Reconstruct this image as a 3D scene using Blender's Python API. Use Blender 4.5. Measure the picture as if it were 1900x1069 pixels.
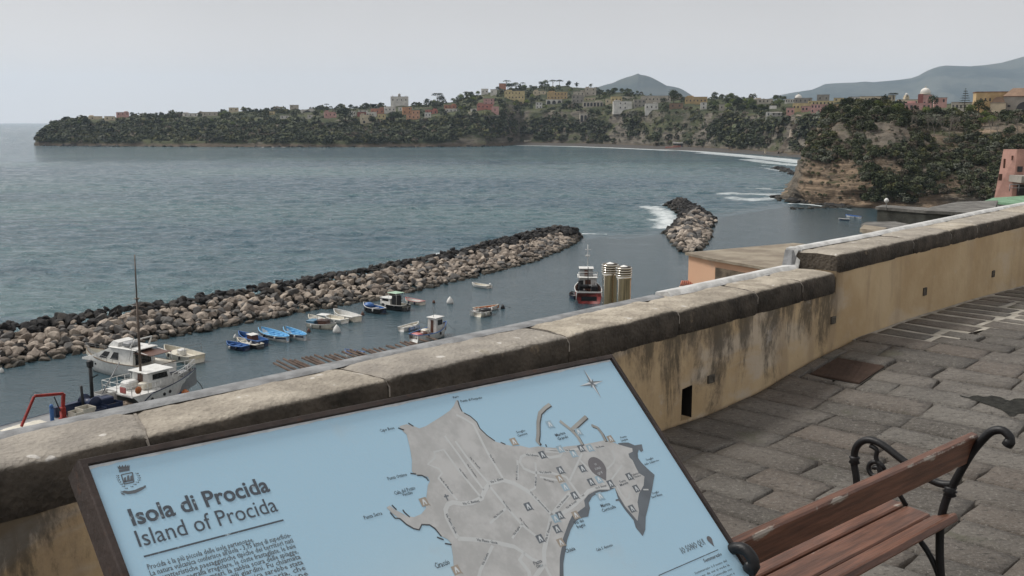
import bpy, math, random
import numpy as np
from mathutils import Vector, Matrix
random.seed(7); RNG = np.random.default_rng(7)
S = bpy.context.scene; C = S.collection
for o in list(bpy.data.objects): bpy.data.objects.remove(o)

# ------------------------------------------------------------------ camera, world, sun, exposure
CZ = 28.0                                   # camera height above the sea
F = 1850.0; PITCH = math.atan(308.5 / F); CP, SP = math.cos(PITCH), math.sin(PITCH)
cam = bpy.data.objects.new('Camera', bpy.data.cameras.new('Camera')); C.objects.link(cam)
cam.location = (0, 0, CZ); cam.rotation_euler = (math.pi / 2 - PITCH, 0, 0)
cam.data.sensor_width = 36; cam.data.lens = F / 1900 * 36
cam.data.clip_start = 0.05; cam.data.clip_end = 120000
S.camera = cam
S.render.resolution_x, S.render.resolution_y = 1024, 576
SUN_EL, SUN_AZ = math.radians(52), math.radians(-70)     # azimuth measured from +Y towards +X
w = bpy.data.worlds.new('World'); S.world = w; w.use_nodes = True
nt = w.node_tree; nt.nodes.clear()
sky = nt.nodes.new('ShaderNodeTexSky'); sky.sky_type = 'NISHITA'; sky.sun_disc = False
sky.sun_elevation = SUN_EL; sky.sun_rotation = SUN_AZ; sky.dust_density = 4; sky.air_density = 1.0
hs = nt.nodes.new('ShaderNodeHueSaturation'); hs.inputs['Saturation'].default_value = 0.08
gn = nt.nodes.new('ShaderNodeTexCoord'); sx = nt.nodes.new('ShaderNodeSeparateXYZ'); mr = nt.nodes.new('ShaderNodeMapRange'); mr.inputs[1].default_value = 0; mr.inputs[2].default_value = .15; mr.interpolation_type = 'SMOOTHSTEP'
gc = nt.nodes.new('ShaderNodeMix'); gc.data_type = 'RGBA'; gc.inputs[6].default_value = (5.85, 5.5, 5.2, 1); gc.inputs[7].default_value = (3.75, 3.62, 3.55, 1)     # cloud deck: bright mist low, greyer above
cn = nt.nodes.new('ShaderNodeTexNoise'); cn.inputs['Scale'].default_value = 2.2; cn.inputs['Detail'].default_value = 4; cm_ = nt.nodes.new('ShaderNodeMix'); cm_.data_type = 'RGBA'; cm_.blend_type = 'MULTIPLY'; cm_.inputs[0].default_value = .30
mx = nt.nodes.new('ShaderNodeMix'); mx.data_type = 'RGBA'; mx.inputs[0].default_value = 0.88
bg = nt.nodes.new('ShaderNodeBackground'); bg.inputs['Strength'].default_value = 0.088
wo = nt.nodes.new('ShaderNodeOutputWorld')
nt.links.new(gn.outputs['Generated'], sx.inputs[0]); nt.links.new(gn.outputs['Generated'], cn.inputs['Vector']); nt.links.new(sx.outputs[2], mr.inputs[0]); nt.links.new(mr.outputs[0], gc.inputs[0])
nt.links.new(gc.outputs[2], cm_.inputs[6]); nt.links.new(cn.outputs['Fac'], cm_.inputs[7])
nt.links.new(sky.outputs[0], hs.inputs['Color']); nt.links.new(hs.outputs[0], mx.inputs[6]); nt.links.new(cm_.outputs[2], mx.inputs[7])
nt.links.new(mx.outputs[2], bg.inputs['Color']); nt.links.new(bg.outputs[0], wo.inputs['Surface'])
sl = bpy.data.lights.new('Sun', 'SUN'); sl.energy = 1.5; sl.angle = math.radians(14); sl.color = (1, .96, .90)
so = bpy.data.objects.new('Sun', sl); C.objects.link(so)
sd = Vector((math.sin(SUN_AZ) * math.cos(SUN_EL), math.cos(SUN_AZ) * math.cos(SUN_EL), math.sin(SUN_EL)))
so.rotation_euler = sd.to_track_quat('Z', 'Y').to_euler()
S.view_settings.view_transform = 'Standard'; S.view_settings.look = 'None'
S.view_settings.exposure = 1.15; S.view_settings.gamma = 1
try: S.cycles.volume_bounces = 1
except Exception: pass

# ------------------------------------------------------------------ geometry of the view
def ray(x, y):
    D = y - 534.5
    return Vector((x - 950.0, F * CP - D * SP, -(F * SP + D * CP)))
def atz(x, y, z):                           # point of the horizontal plane z seen at photo pixel x, y
    r = ray(x, y); return r * ((z - CZ) / r.z) + Vector((0, 0, CZ))
def atr(x, y, Y):                           # point Y metres ahead
    r = ray(x, y); return r * (Y / r.y) + Vector((0, 0, CZ))
AZ = math.atan(1850.0 / (F / CP)); WD = Vector((math.sin(AZ), math.cos(AZ), 0)); WN = Vector((-WD.y, WD.x, 0))
def W(s, p, z): return WD * s + WN * p + Vector((0, 0, CZ + z))      # wall frame, z relative to the camera

# ------------------------------------------------------------------ noise
def _h(ix, iy, iz, seed):
    n = (ix * 374761393 + iy * 668265263 + iz * 2147483647 + seed * 1274126177) & 0xffffffff
    n = ((n ^ (n >> 13)) * 1274126177) & 0xffffffff
    n = (n ^ (n >> 16)) & 0xffffffff
    return n / 4294967295.0
def vnoise(P, seed=0):
    P = np.asarray(P, float); I = np.floor(P).astype(np.int64); f = P - I; f = f * f * (3 - 2 * f)
    r = 0
    for a in (0, 1):
        for b in (0, 1):
            for c in (0, 1):
                wgt = (f[..., 0] if a else 1 - f[..., 0]) * (f[..., 1] if b else 1 - f[..., 1]) * (f[..., 2] if c else 1 - f[..., 2])
                r = r + wgt * _h(I[..., 0] + a, I[..., 1] + b, I[..., 2] + c, seed)
    return r * 2 - 1
def fbm(P, octv=4, seed=0):
    P = np.asarray(P, float); r = 0; a = 1; t = 0
    for i in range(octv):
        r = r + a * vnoise(P * 2 ** i + i * 17.3, seed + i); t += a; a *= .5
    return r / t

# ------------------------------------------------------------------ tags
def tag(o, label=None, cat=None, group=None, kind=None):
    if label: o['label'] = label
    if cat: o['category'] = cat
    if group: o['group'] = group
    if kind: o['kind'] = kind
    return o
def thing(name, label, cat, loc=(0, 0, 0), rz=0, group=None):
    o = bpy.data.objects.new(name, None); C.objects.link(o); o.empty_display_size = .3
    o.location = loc; o.rotation_euler = (0, 0, rz)
    return tag(o, label, cat, group)
def link(name, me, m, parent=None):
    if m and not me.materials: me.materials.append(m)
    o = bpy.data.objects.new(name, me); C.objects.link(o)
    if parent: o.parent = parent
    return o

# ------------------------------------------------------------------ mesh builder
def rotz(a): return Matrix.Rotation(a, 4, 'Z')
class MB:
    def __init__(s): s.v = []; s.f = []; s.sm = []
    def add(s, vs, fs, smooth=False, M=None):
        b = len(s.v)
        for p in vs:
            p = Vector(p)
            if M: p = M @ p
            s.v.append((p.x, p.y, p.z))
        for f in fs: s.f.append(tuple(b + i for i in f)); s.sm.append(smooth)
        return s
    def box(s, c, d, M=None, rz=0, bev=0):
        x, y, z = d[0] / 2, d[1] / 2, d[2] / 2; R = Matrix.Translation(c) @ rotz(rz)
        if M: R = M @ R
        if bev <= 0:
            vs = [(a * x, b * y, e * z) for e in (-1, 1) for b in (-1, 1) for a in (-1, 1)]
            return s.add(vs, [(0, 2, 3, 1), (4, 5, 7, 6), (0, 1, 5, 4), (2, 6, 7, 3), (0, 4, 6, 2), (1, 3, 7, 5)], False, R)
        bv = min(bev, x * .9, y * .9, z * .9); vs = []; fs = []
        rings = [(-z, bv), (-z + bv, 0), (z - bv, 0), (z, bv)]
        for (zz, i) in rings:
            X, Y = x - i, y - i
            vs += [(-X, -Y + bv, zz), (-X + bv, -Y, zz), (X - bv, -Y, zz), (X, -Y + bv, zz), (X, Y - bv, zz), (X - bv, Y, zz), (-X + bv, Y, zz), (-X, Y - bv, zz)]
        for k in range(3):
            for i in range(8): j = (i + 1) % 8; fs.append((k * 8 + i, k * 8 + j, k * 8 + 8 + j, k * 8 + 8 + i))
        fs.append(tuple(range(7, -1, -1))); fs.append(tuple(range(24, 32)))
        return s.add(vs, fs, False, R)
    def tube(s, pts, r, n=8, M=None, caps=True, smooth=True):
        pts = [Vector(p) for p in pts]; rs = r if isinstance(r, (list, tuple)) else [r] * len(pts)
        vs = []; fs = []; up = None
        for i, p in enumerate(pts):
            t = (pts[min(i + 1, len(pts) - 1)] - pts[max(i - 1, 0)]).normalized()
            if up is None: up = Vector((0, 0, 1)) if abs(t.z) < .9 else Vector((1, 0, 0))
            a = t.cross(up).normalized(); b = a.cross(t).normalized(); up = b
            for k in range(n):
                an = 2 * math.pi * k / n; vs.append(p + (a * math.cos(an) + b * math.sin(an)) * rs[i])
        for i in range(len(pts) - 1):
            for k in range(n): j = (k + 1) % n; fs.append((i * n + k, i * n + j, i * n + n + j, i * n + n + k))
        if caps: fs.append(tuple(range(n - 1, -1, -1))); fs.append(tuple(range(len(vs) - n, len(vs))))
        return s.add(vs, fs, smooth, M)
    def lathe(s, prof, c=(0, 0, 0), n=16, M=None, smooth=True):
        vs = []; fs = []
        for (r, z) in prof:
            for k in range(n): a = 2 * math.pi * k / n; vs.append((c[0] + r * math.cos(a), c[1] + r * math.sin(a), c[2] + z))
        for i in range(len(prof) - 1):
            for k in range(n): j = (k + 1) % n; fs.append((i * n + k, i * n + j, i * n + n + j, i * n + n + k))
        fs.append(tuple(range(n - 1, -1, -1))); fs.append(tuple(range(len(vs) - n, len(vs))))
        return s.add(vs, fs, smooth, M)
    def prism(s, poly, z0, z1, M=None):       # poly of (x, y), counter-clockwise
        n = len(poly); vs = [(x, y, z0) for x, y in poly] + [(x, y, z1) for x, y in poly]
        fs = [tuple(range(n - 1, -1, -1)), tuple(range(n, 2 * n))] + [(i, (i + 1) % n, n + (i + 1) % n, n + i) for i in range(n)]
        return s.add(vs, fs, False, M)
    def build(s, name, m, parent=None, loc=None):
        me = bpy.data.meshes.new(name); me.from_pydata(s.v, [], s.f)
        me.polygons.foreach_set('use_smooth', s.sm); me.update()
        o = link(name, me, m, parent)
        if loc is not None: o.location = loc
        return o
def npmesh(name, V, Fc, m, smooth=False, col=None, parent=None):
    V = np.asarray(V, np.float32); Fc = np.asarray(Fc, np.int32); k = Fc.shape[1]
    me = bpy.data.meshes.new(name); me.vertices.add(len(V)); me.vertices.foreach_set('co', V.ravel())
    me.loops.add(Fc.size); me.loops.foreach_set('vertex_index', Fc.ravel())
    me.polygons.add(len(Fc)); me.polygons.foreach_set('loop_start', np.arange(0, Fc.size, k, dtype=np.int32))
    me.polygons.foreach_set('loop_total', np.full(len(Fc), k, np.int32))
    me.polygons.foreach_set('use_smooth', np.full(len(Fc), smooth))
    if col is not None:
        for nm, arr in col.items():
            arr = np.asarray(arr, np.float32)
            if arr.ndim == 2:
                a = me.attributes.new(nm, 'FLOAT_COLOR', 'POINT'); a.data.foreach_set('color', np.concatenate([arr, np.ones((len(arr), 1), np.float32)], 1).ravel())
            else:
                a = me.attributes.new(nm, 'FLOAT', 'POINT'); a.data.foreach_set('value', arr)
    me.update(calc_edges=True); me.validate()
    return link(name, me, m, parent)
def grid_faces(nr, nc):
    i = np.arange(nr - 1)[:, None] * nc + np.arange(nc - 1)[None, :]
    return np.stack([i, i + 1, i + nc + 1, i + nc], -1).reshape(-1, 4)

# ------------------------------------------------------------------ materials
class N:                                      # tiny node-graph helper
    def __init__(s, name):
        s.m = bpy.data.materials.new(name); s.m.use_nodes = True; s.t = s.m.node_tree
        s.b = s.t.nodes['Principled BSDF']; s.out = s.t.nodes['Material Output']
        s.co = s.t.nodes.new('ShaderNodeTexCoord')
    def put(s, inp, v):
        if isinstance(v, bpy.types.NodeSocket): s.t.links.new(v, inp)
        elif isinstance(v, tuple) and len(v) == 3 and inp.type == 'RGBA': inp.default_value = (*v, 1)
        else: inp.default_value = v
    def pos(s, scale=(1, 1, 1), world=False, rot=(0, 0, 0)):
        mp = s.t.nodes.new('ShaderNodeMapping'); mp.inputs['Scale'].default_value = scale; mp.inputs['Rotation'].default_value = rot
        if world: g = s.t.nodes.new('ShaderNodeNewGeometry'); s.t.links.new(g.outputs['Position'], mp.inputs[0])
        else: s.t.links.new(s.co.outputs['Object'], mp.inputs[0])
        return mp.outputs[0]
    def noise(s, vec, scale=1, det=4, rough=.55, dist=0):
        n = s.t.nodes.new('ShaderNodeTexNoise'); n.inputs['Scale'].default_value = scale; n.inputs['Detail'].default_value = det
        n.inputs['Roughness'].default_value = rough; n.inputs['Distortion'].default_value = dist; s.t.links.new(vec, n.inputs['Vector'])
        return n.outputs['Fac']
    def voro(s, vec, scale=1, feat='F1', out='Distance'):
        n = s.t.nodes.new('ShaderNodeTexVoronoi'); n.inputs['Scale'].default_value = scale; n.feature = feat; s.t.links.new(vec, n.inputs['Vector'])
        return n.outputs[out]
    def ramp(s, v, a, b, lo=0., hi=1.):
        n = s.t.nodes.new('ShaderNodeMapRange'); s.put(n.inputs[0], v); n.inputs[1].default_value = a; n.inputs[2].default_value = b
        n.inputs[3].default_value = lo; n.inputs[4].default_value = hi; n.interpolation_type = 'SMOOTHSTEP'
        return n.outputs[0]
    def mix(s, f, a, b, mode='MIX'):
        n = s.t.nodes.new('ShaderNodeMix'); n.data_type = 'RGBA'; n.blend_type = mode; s.put(n.inputs[0], f); s.put(n.inputs[6], a); s.put(n.inputs[7], b)
        return n.outputs[2]
    def math(s, op, a, b=0.):
        n = s.t.nodes.new('ShaderNodeMath'); n.operation = op; s.put(n.inputs[0], a); s.put(n.inputs[1], b); return n.outputs[0]
    def attr(s, name, out='Fac'):
        n = s.t.nodes.new('ShaderNodeAttribute'); n.attribute_name = name; return n.outputs[out]
    def rand(s):
        n = s.t.nodes.new('ShaderNodeObjectInfo'); return n.outputs['Random']
    def normal(s):
        g = s.t.nodes.new('ShaderNodeNewGeometry'); x = s.t.nodes.new('ShaderNodeSeparateXYZ'); s.t.links.new(g.outputs['Normal'], x.inputs[0]); return x.outputs
    def sep(s, v):
        x = s.t.nodes.new('ShaderNodeSeparateXYZ'); s.t.links.new(v, x.inputs[0]); return x.outputs
    def bump(s, h, dist=.01, strength=1, prev=None):
        n = s.t.nodes.new('ShaderNodeBump'); n.inputs['Distance'].default_value = dist; n.inputs['Strength'].default_value = strength
        s.put(n.inputs['Height'], h)
        if prev: s.t.links.new(prev, n.inputs['Normal'])
        s.t.links.new(n.outputs[0], s.b.inputs['Normal']); return n.outputs[0]
    def fin(s, col, rough=.8, metal=0., spec=.5):
        s.put(s.b.inputs['Base Color'], col); s.put(s.b.inputs['Roughness'], rough); s.put(s.b.inputs['Metallic'], metal)
        s.b.inputs['Specular IOR Level'].default_value = spec; return s.m
def simple(name, c, rough=.7, metal=0., var=.25, scale=3., bump=0., bs=40., spec=.4, dirt=None):
    n = N(name); p = n.pos(); k = n.noise(p, scale, 5)
    dark = tuple(x * (1 - var) for x in c); lite = tuple(min(1, x * (1 + var * .6)) for x in c)
    col = n.mix(n.ramp(k, .35, .65), dark, lite)
    if dirt: col = n.mix(n.ramp(n.noise(p, scale * 2.3, 6, .7), .55, .72), col, dirt)
    if bump: n.bump(n.noise(p, bs, 4), bump)
    return n.fin(col, rough, metal, spec)

# ------------------------------------------------------------------ sea
def inpoly(X, Y, poly):
    r = np.zeros(X.shape, bool); n = len(poly); j = n - 1
    for i in range(n):
        (xi, yi), (xj, yj) = poly[i], poly[j]
        r ^= ((yi > Y) != (yj > Y)) & (X < (xj - xi) * (Y - yi) / (yj - yi + 1e-12) + xi); j = i
    return r
def segdist(X, Y, pts):
    d = np.full(X.shape, 1e9)
    for (a, b) in zip(pts[:-1], pts[1:]):
        ux, uy = b[0] - a[0], b[1] - a[1]; L = ux * ux + uy * uy + 1e-9
        t = np.clip(((X - a[0]) * ux + (Y - a[1]) * uy) / L, 0, 1)
        d = np.minimum(d, np.hypot(X - a[0] - t * ux, Y - a[1] - t * uy))
    return d
def seapx(pts): return [tuple(atz(x, y, 0)[:2]) for x, y in pts]
calm_poly = seapx([(-500, 800), (0, 645), (330, 598), (700, 522), (1000, 452), (1070, 427), (1120, 436), (1235, 425), (1290, 400), (1325, 396), (1440, 378), (1500, 372), (2300, 372), (2300, 1069), (-500, 1069)])
r_ = np.concatenate([40 * np.exp(np.arange(0, 60) * math.log(2.2) / 60), 88 * np.exp(np.arange(0, 1050) * math.log(9) / 1050), 792 * np.exp(np.arange(0, 330) * math.log(20000 / 792) / 329)])
a_ = np.radians(np.concatenate([np.linspace(-58, -30.5, 40), np.linspace(-30, 30, 560), np.linspace(30.5, 66, 50)]))
Rg, Ag = np.meshgrid(r_, a_, indexing='ij'); X = Rg * np.sin(Ag); Y = Rg * np.cos(Ag)
calm = np.zeros(X.shape)
for k in range(9):
    jr = 0.0 if k == 0 else 9.0
    calm += inpoly(X + jr * math.cos(k), Y + jr * math.sin(k), calm_poly)
calm /= 9
Z = np.zeros(X.shape)
for i in range(20):                             # wind sea coming in from the left
    wl = 2.6 * 1.10 ** i; th = math.radians(18 + 24 * RNG.normal()); k = 2 * math.pi / wl
    amp = .040 * wl ** .62
    fade = np.clip(wl / (np.gradient(Rg, axis=0) * 3.2) - .3, 0, 1) * np.clip((860 - Rg) / 420, 0, 1)
    ph = k * (X * math.sin(th) + Y * math.cos(th)) + RNG.uniform(0, 6.28) + 3.4 * vnoise(np.stack([X / wl / 1.8, Y / wl / 1.8, X * 0 + i], -1), i)
    Z += amp * fade * (1 - np.abs(np.sin(ph / 2)) * 2) * .5
Z *= (1 - .93 * calm)
foam = np.zeros(X.shape)
def surf(pts, wpx, strength):
    global foam
    q = seapx(pts); d = segdist(X, Y, q); foam = np.maximum(foam, strength * np.clip(1.25 - d / wpx, 0, 1))
surf([(1235, 277), (1300, 281.5), (1360, 286.5), (1430, 293), (1490, 299)], 15, .80)
surf([(1310, 284), (1380, 290), (1450, 297), (1492, 302)], 22, .74)
surf([(1390, 296), (1440, 303), (1490, 307)], 17, .72)
surf([(963, 270), (1060, 271.8), (1150, 275), (1240, 279)], 14, .85)
surf([(1425, 312), (1450, 317), (1490, 322)], 7, .62); surf([(1415, 306), (1440, 309)], 5, .6)
surf([(1355, 358), (1400, 358), (1440, 361), (1475, 366)], 12, .68); surf([(1365, 367), (1410, 369), (1440, 366)], 10, .70)
surf([(1395, 348), (1450, 350), (1475, 352)], 8, .6)
surf([(1460, 376), (1500, 379), (1530, 383)], 2.2, .8); surf([(1545, 383), (1580, 390)], 1.6, .6)
surf([(1205, 382), (1222, 388), (1236, 398), (1243, 410), (1232, 420)], 7, .75); surf([(1210, 405), (1235, 408), (1240, 418)], 5, .7)
surf([(1190, 409), (1215, 412)], 6, .45); surf([(1222, 378), (1240, 376)], 4, .6)
surf([(1080, 432), (1100, 432), (1120, 433)], 2.4, .75)
surf([(795, 477), (822, 471), (840, 469)], 4, .85); surf([(268, 566), (300, 560)], 1.3, .62); surf([(60, 596), (90, 590), (200, 577)], .9, .5)
surf([(1200, 347), (1260, 348), (1310, 349)], 9, .42)
surf([(62, 271.3), (110, 271.5), (190, 271.6)], 15, .6); surf([(240, 271.8), (420, 272.5)], 14, .48); surf([(495, 273), (530, 273.2)], 22, .74); surf([(610, 273.5), (730, 273.5)], 15, .6); surf([(770, 272.5), (900, 272)], 12, .42)
V = np.stack([X, Y, Z], -1).reshape(-1, 3)
n = N('sea_water'); p = n.pos((1, 1, 1), True)
cl = n.attr('calm'); fo = n.attr('foam')
far = n.noise(n.pos((.004, .012, 1), True), 1, 3); streak = n.noise(n.pos((.05, .12, 1), True, (0, 0, .35)), 1, 4, .6)
base = n.mix(n.ramp(far, .35, .65), (.038, .088, .122), (.072, .138, .152))
base = n.mix(n.ramp(streak, .4, .7, 0, .35), base, (.020, .050, .070))
base = n.mix(cl, base, (.034, .064, .080))
f1 = n.noise(n.pos((.09, .22, 1), True, (0, 0, .1)), 1, 8, .75, .9)
cap = n.ramp(n.noise(n.pos((.10, .30, 1), True, (0, 0, .25)), 1, 6, .62, .4), .735, .775, 0, .55)
cap = n.math('MULTIPLY', cap, n.ramp(cl, .0, .4, 1, 0))
f2 = n.noise(n.pos((.35, .8, 1), True), 1, 6, .7)
fm = n.ramp(n.math('ADD', n.math('MULTIPLY', fo, .60), n.math('ADD', n.math('MULTIPLY', f1, .45), n.math('MULTIPLY', f2, .30))), .64, .92)
fm = n.math('MAXIMUM', n.math('MULTIPLY', fm, n.ramp(fo, .02, .15)), cap)
col = n.mix(fm, base, (.66, .70, .71))
chop = n.noise(n.pos((.35, .6, 1), True, (0, 0, .3)), 1, 5, .6, .5); rip = n.noise(n.pos((1.1, 2.2, 1), True, (0, 0, .3)), 1, 4, .6)
b1 = n.t.nodes.new('ShaderNodeBump'); b1.inputs['Distance'].default_value = 1.1; n.put(b1.inputs['Strength'], n.ramp(cl, 0, 1, 1.0, .16)); dy_ = n.ramp(n.sep(n.pos((1, 1, 1), True))[1], 420, 900)
swell = n.noise(n.pos((.045, .085, 1), True, (0, 0, .2)), 1, 5, .6, .4)
n.put(b1.inputs['Height'], n.math('ADD', chop, n.math('MULTIPLY', n.math('MULTIPLY', swell, dy_), 14.)))
b2 = n.t.nodes.new('ShaderNodeBump'); b2.inputs['Distance'].default_value = .30; n.put(b2.inputs['Strength'], n.ramp(cl, 0, 1, 1.0, .45)); n.put(b2.inputs['Height'], rip)
n.t.links.new(b1.outputs[0], b2.inputs['Normal']); n.t.links.new(b2.outputs[0], n.b.inputs['Normal'])
sea_m = n.fin(col, n.ramp(fm, 0, 1, .12, .9)); n.b.inputs['IOR'].default_value = 1.33
sea = npmesh('sea', V, grid_faces(*X.shape)[:, ::-1], sea_m, True, {'calm': calm.ravel(), 'foam': foam.ravel()}); tag(sea, kind='structure')

# ------------------------------------------------------------------ terrain lofted from profiles
def terrain(name, st, step, sub, m, amp, nscale, back=(300, 12), strata=0., seed=0, x0=None, x1=None):
    xs = np.array([s[0] for s in st], float); sh = np.array([s[1] for s in st], float)
    dr = np.array([[q[0] for q in s[2]] for s in st], float); yy = np.array([[q[1] for q in s[2]] for s in st], float)
    xx = np.arange(xs[0], xs[-1] + step, step); K = dr.shape[1]
    SH = np.interp(xx, xs, sh); DR = np.stack([np.interp(xx, xs, dr[:, k]) for k in range(K)]); YY = np.stack([np.interp(xx, xs, yy[:, k]) for k in range(K)])
    Dn = SH - 534.5; Yr = -(F * CP - Dn * SP) * (0 - CZ) / (F * SP + Dn * CP)
    rows = []
    def P(x, y, Y):
        D = y - 534.5; k = Y / (F * CP - D * SP); return np.stack([(x - 950) * k, Y + 0 * x, CZ - k * (F * SP + D * CP)], -1)
    base = P(xx, SH, Yr); b2 = base.copy(); b2[:, 2] = -2.5; b2[:, 1] -= 1.5; rows.append(b2); rows.append(base)
    prev = base
    for k in range(K):
        cur = P(xx, YY[k], Yr + DR[k])
        for j in range(1, sub[k] + 1): rows.append(prev + (cur - prev) * j / sub[k])
        prev = cur
    nvis = len(rows)
    for j in range(1, 5):
        q = prev.copy(); q[:, 1] += back[0] * j / 4; q[:, 0] *= (q[:, 1] / prev[:, 1]); q[:, 2] -= back[1] * (j / 4) ** 2; rows.append(q)
    G = np.stack(rows)                                     # rows, cols, 3
    du = np.gradient(G, axis=1); dv = np.gradient(G, axis=0); Nn = np.cross(du, dv); Nn /= np.linalg.norm(Nn, axis=-1, keepdims=True) + 1e-9
    d = amp * (fbm(G / nscale, 5, seed) + .35 * fbm(G / (nscale * .22), 3, seed + 9))
    if strata: d = d + strata * vnoise(np.stack([G[..., 0] / 40, G[..., 1] / 40, (G[..., 2] + 2 * fbm(G / 25, 2, 3)) / 1.7], -1), seed + 5) * np.clip(1.2 - Nn[..., 2] * 1.2, 0, 1)
    ramp_ = np.ones(G.shape[0]); ramp_[0] = 0; ramp_[1] = .3
    G = G + Nn * d[..., None] * ramp_[:, None, None]
    o = npmesh(name, G.reshape(-1, 3), grid_faces(G.shape[0], G.shape[1]), m, True); tag(o, kind='structure')
    return dict(G=G, xx=xx, n=nvis, P=P, N=Nn, Yr=Yr)
def pxof(P):
    P = np.asarray(P, float); Yc = P[..., 1]; Zc = P[..., 2] - CZ; dep = Yc * CP - Zc * SP
    return 950 + F * P[..., 0] / dep, 534.5 - F * (Yc * SP + Zc * CP) / dep

n = N('hill_soil'); p = n.pos(); nz = n.normal()[2]
rock = n.mix(n.ramp(n.noise(n.pos((.06, .06, .45)), 1, 6, .65), .35, .65), (.070, .063, .054), (.175, .155, .128))
grn = n.mix(n.ramp(n.noise(n.pos((.02, .02, .06)), 1, 5), .4, .6), (.035, .042, .024), (.075, .082, .044))
grn = n.mix(n.ramp(n.noise(n.pos((.12, .12, .2)), 1, 4), .55, .75), grn, (.11, .095, .065))
veg = n.math('ADD', n.noise(n.pos((.03, .03, .05)), 1, 5, .6), n.math('MULTIPLY', nz, .38))
col = n.mix(n.ramp(veg, .66, .82), rock, grn); zc = n.sep(n.pos((1, 1, 1), True))[2]
lowr = n.ramp(n.math('ADD', zc, n.math('MULTIPLY', n.noise(n.pos((.05, .05, .1)), 1, 4), 5.)), 4.2, 7.5, 1, 0)
col = n.mix(lowr, col, n.mix(n.noise(n.pos((.15, .15, .6)), 1, 5), (.045, .04, .035), (.16, .125, .09)))
n.bump(n.noise(n.pos((.25, .25, .9)), 1, 6, .6), 2.0, .8); soil = n.fin(col, .95, spec=.1)

A_ = [
 (64, 270.3, [(4, 268), (10, 267), (20, 267), (40, 268), (60, 269)]),
 (72, 270.6, [(5, 262), (20, 259), (50, 258), (90, 259), (140, 262)]),
 (85, 270.8, [(6, 258), (30, 247), (70, 243), (110, 242), (170, 247)]),
 (105, 271, [(7, 259), (40, 244), (90, 234), (140, 231), (200, 236)]),
 (135, 271.2, [(8, 260), (50, 244), (100, 230), (160, 224), (240, 228)]),
 (200, 271.5, [(8, 262), (60, 246), (120, 230), (200, 219), (300, 219)]),
 (330, 272.3, [(9, 262), (60, 248), (130, 232), (220, 219), (330, 214)]),
 (480, 273, [(9, 262), (70, 246), (150, 229), (250, 214), (360, 206)]),
 (620, 273.5, [(9, 262), (60, 246), (110, 228), (200, 212), (340, 201)]),
 (740, 273, [(9, 260), (50, 244), (95, 228), (190, 208), (330, 197)]),
 (840, 272.5, [(10, 256), (45, 235), (80, 214), (160, 202), (280, 190)]),
 (900, 272, [(12, 254), (40, 228), (70, 207), (140, 194), (260, 174)]),
 (935, 271, [(14, 256), (40, 230), (62, 207), (130, 186), (270, 165)]),
 (965, 268.6, [(14, 263), (34, 238), (58, 206), (120, 186), (280, 162)]),
 (1050, 270.5, [(18, 268), (38, 240), (62, 206), (130, 188), (290, 160)]),
 (1120, 272.3, [(20, 270), (38, 240), (62, 206), (130, 190), (290, 170)]),
 (1200, 275.3, [(18, 272), (38, 240), (60, 205), (130, 192), (290, 177)]),
 (1300, 279.5, [(18, 275), (40, 242), (62, 206), (130, 195), (300, 183)]),
 (1380, 284, [(16, 279), (42, 246), (66, 212), (140, 197), (320, 184)]),
 (1440, 288.5, [(14, 283), (36, 252), (60, 218), (130, 203), (320, 186)]),
 (1500, 293, [(10, 287), (32, 252), (56, 216), (130, 203), (330, 188)]),
 (1560, 300, [(8, 292), (30, 254), (52, 214), (120, 203), (330, 190)]),
 (1700, 330, [(8, 318), (30, 270), (52, 218), (120, 203), (330, 192)]),
 (2200, 350, [(8, 330), (30, 270), (52, 214), (120, 203), (330, 194)])]
TA = terrain('hillside', A_, 2.0, (5, 8, 10, 6, 8), soil, 3.2, 26, (700, 10), .5)
beach_pts = []
n = N('beach_sand'); n.bump(n.noise(n.pos(), 1.5, 4), .3); sand = n.fin(n.mix(n.noise(n.pos(), .25, 6), (.035, .032, .030), (.075, .068, .060)), .9)
xb = np.array([955, 1050, 1150, 1250, 1330, 1400, 1450, 1500, 1560]); yb = np.interp(xb, [s[0] for s in A_], [s[1] for s in A_])
bv = []
for i, (x, y) in enumerate(zip(xb, yb)):
    q = atz(x, y + (1.0 if x < 1250 else 1.7), -.3); b = atz(x, y, 0); e = Vector((b.x * (b.y + 22) / b.y, b.y + 22, 2.6)); bv += [q, q.lerp(e, .5) + Vector((0, 0, .25)), e]
fs = []
for i in range(len(xb) - 1):
    for j in range(2): fs.append((i * 3 + j, i * 3 + 3 + j, i * 3 + 4 + j, i * 3 + 1 + j))
mb = MB(); mb.add(bv, fs, True); tag(mb.build('beach', sand), kind='structure')

n = N('cliff_rock'); nz = n.normal()[2]
wz = n.math('ADD', n.sep(n.pos((1, 1, 1), True))[2], n.math('MULTIPLY', n.noise(n.pos((.04, .04, .04)), 1, 4), 9.))
cv = n.t.nodes.new('ShaderNodeCombineXYZ'); n.put(cv.inputs[2], wz); px_ = n.sep(n.pos((.06, .06, 1), True)); n.put(cv.inputs[0], px_[0]); n.put(cv.inputs[1], px_[1])
lay = n.noise(cv.outputs[0], .9, 8, .78)
rock = n.mix(n.ramp(lay, .33, .62), (.055, .044, .034), (.29, .215, .15))
big = n.noise(n.pos((.035, .035, .06)), 1, 3); rock = n.mix(n.ramp(big, .40, .60, 0, .9), rock, n.mix(lay, (.050, .045, .038), (.20, .178, .148)))
grn = n.mix(n.noise(n.pos((.3, .3, .3)), 1, 5), (.025, .032, .016), (.085, .085, .045))
veg = n.math('ADD', n.noise(n.pos((.07, .07, .10)), 1, 6, .65), n.math('MULTIPLY', nz, .25))
col = n.mix(n.ramp(veg, .72, .88), rock, grn)
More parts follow.
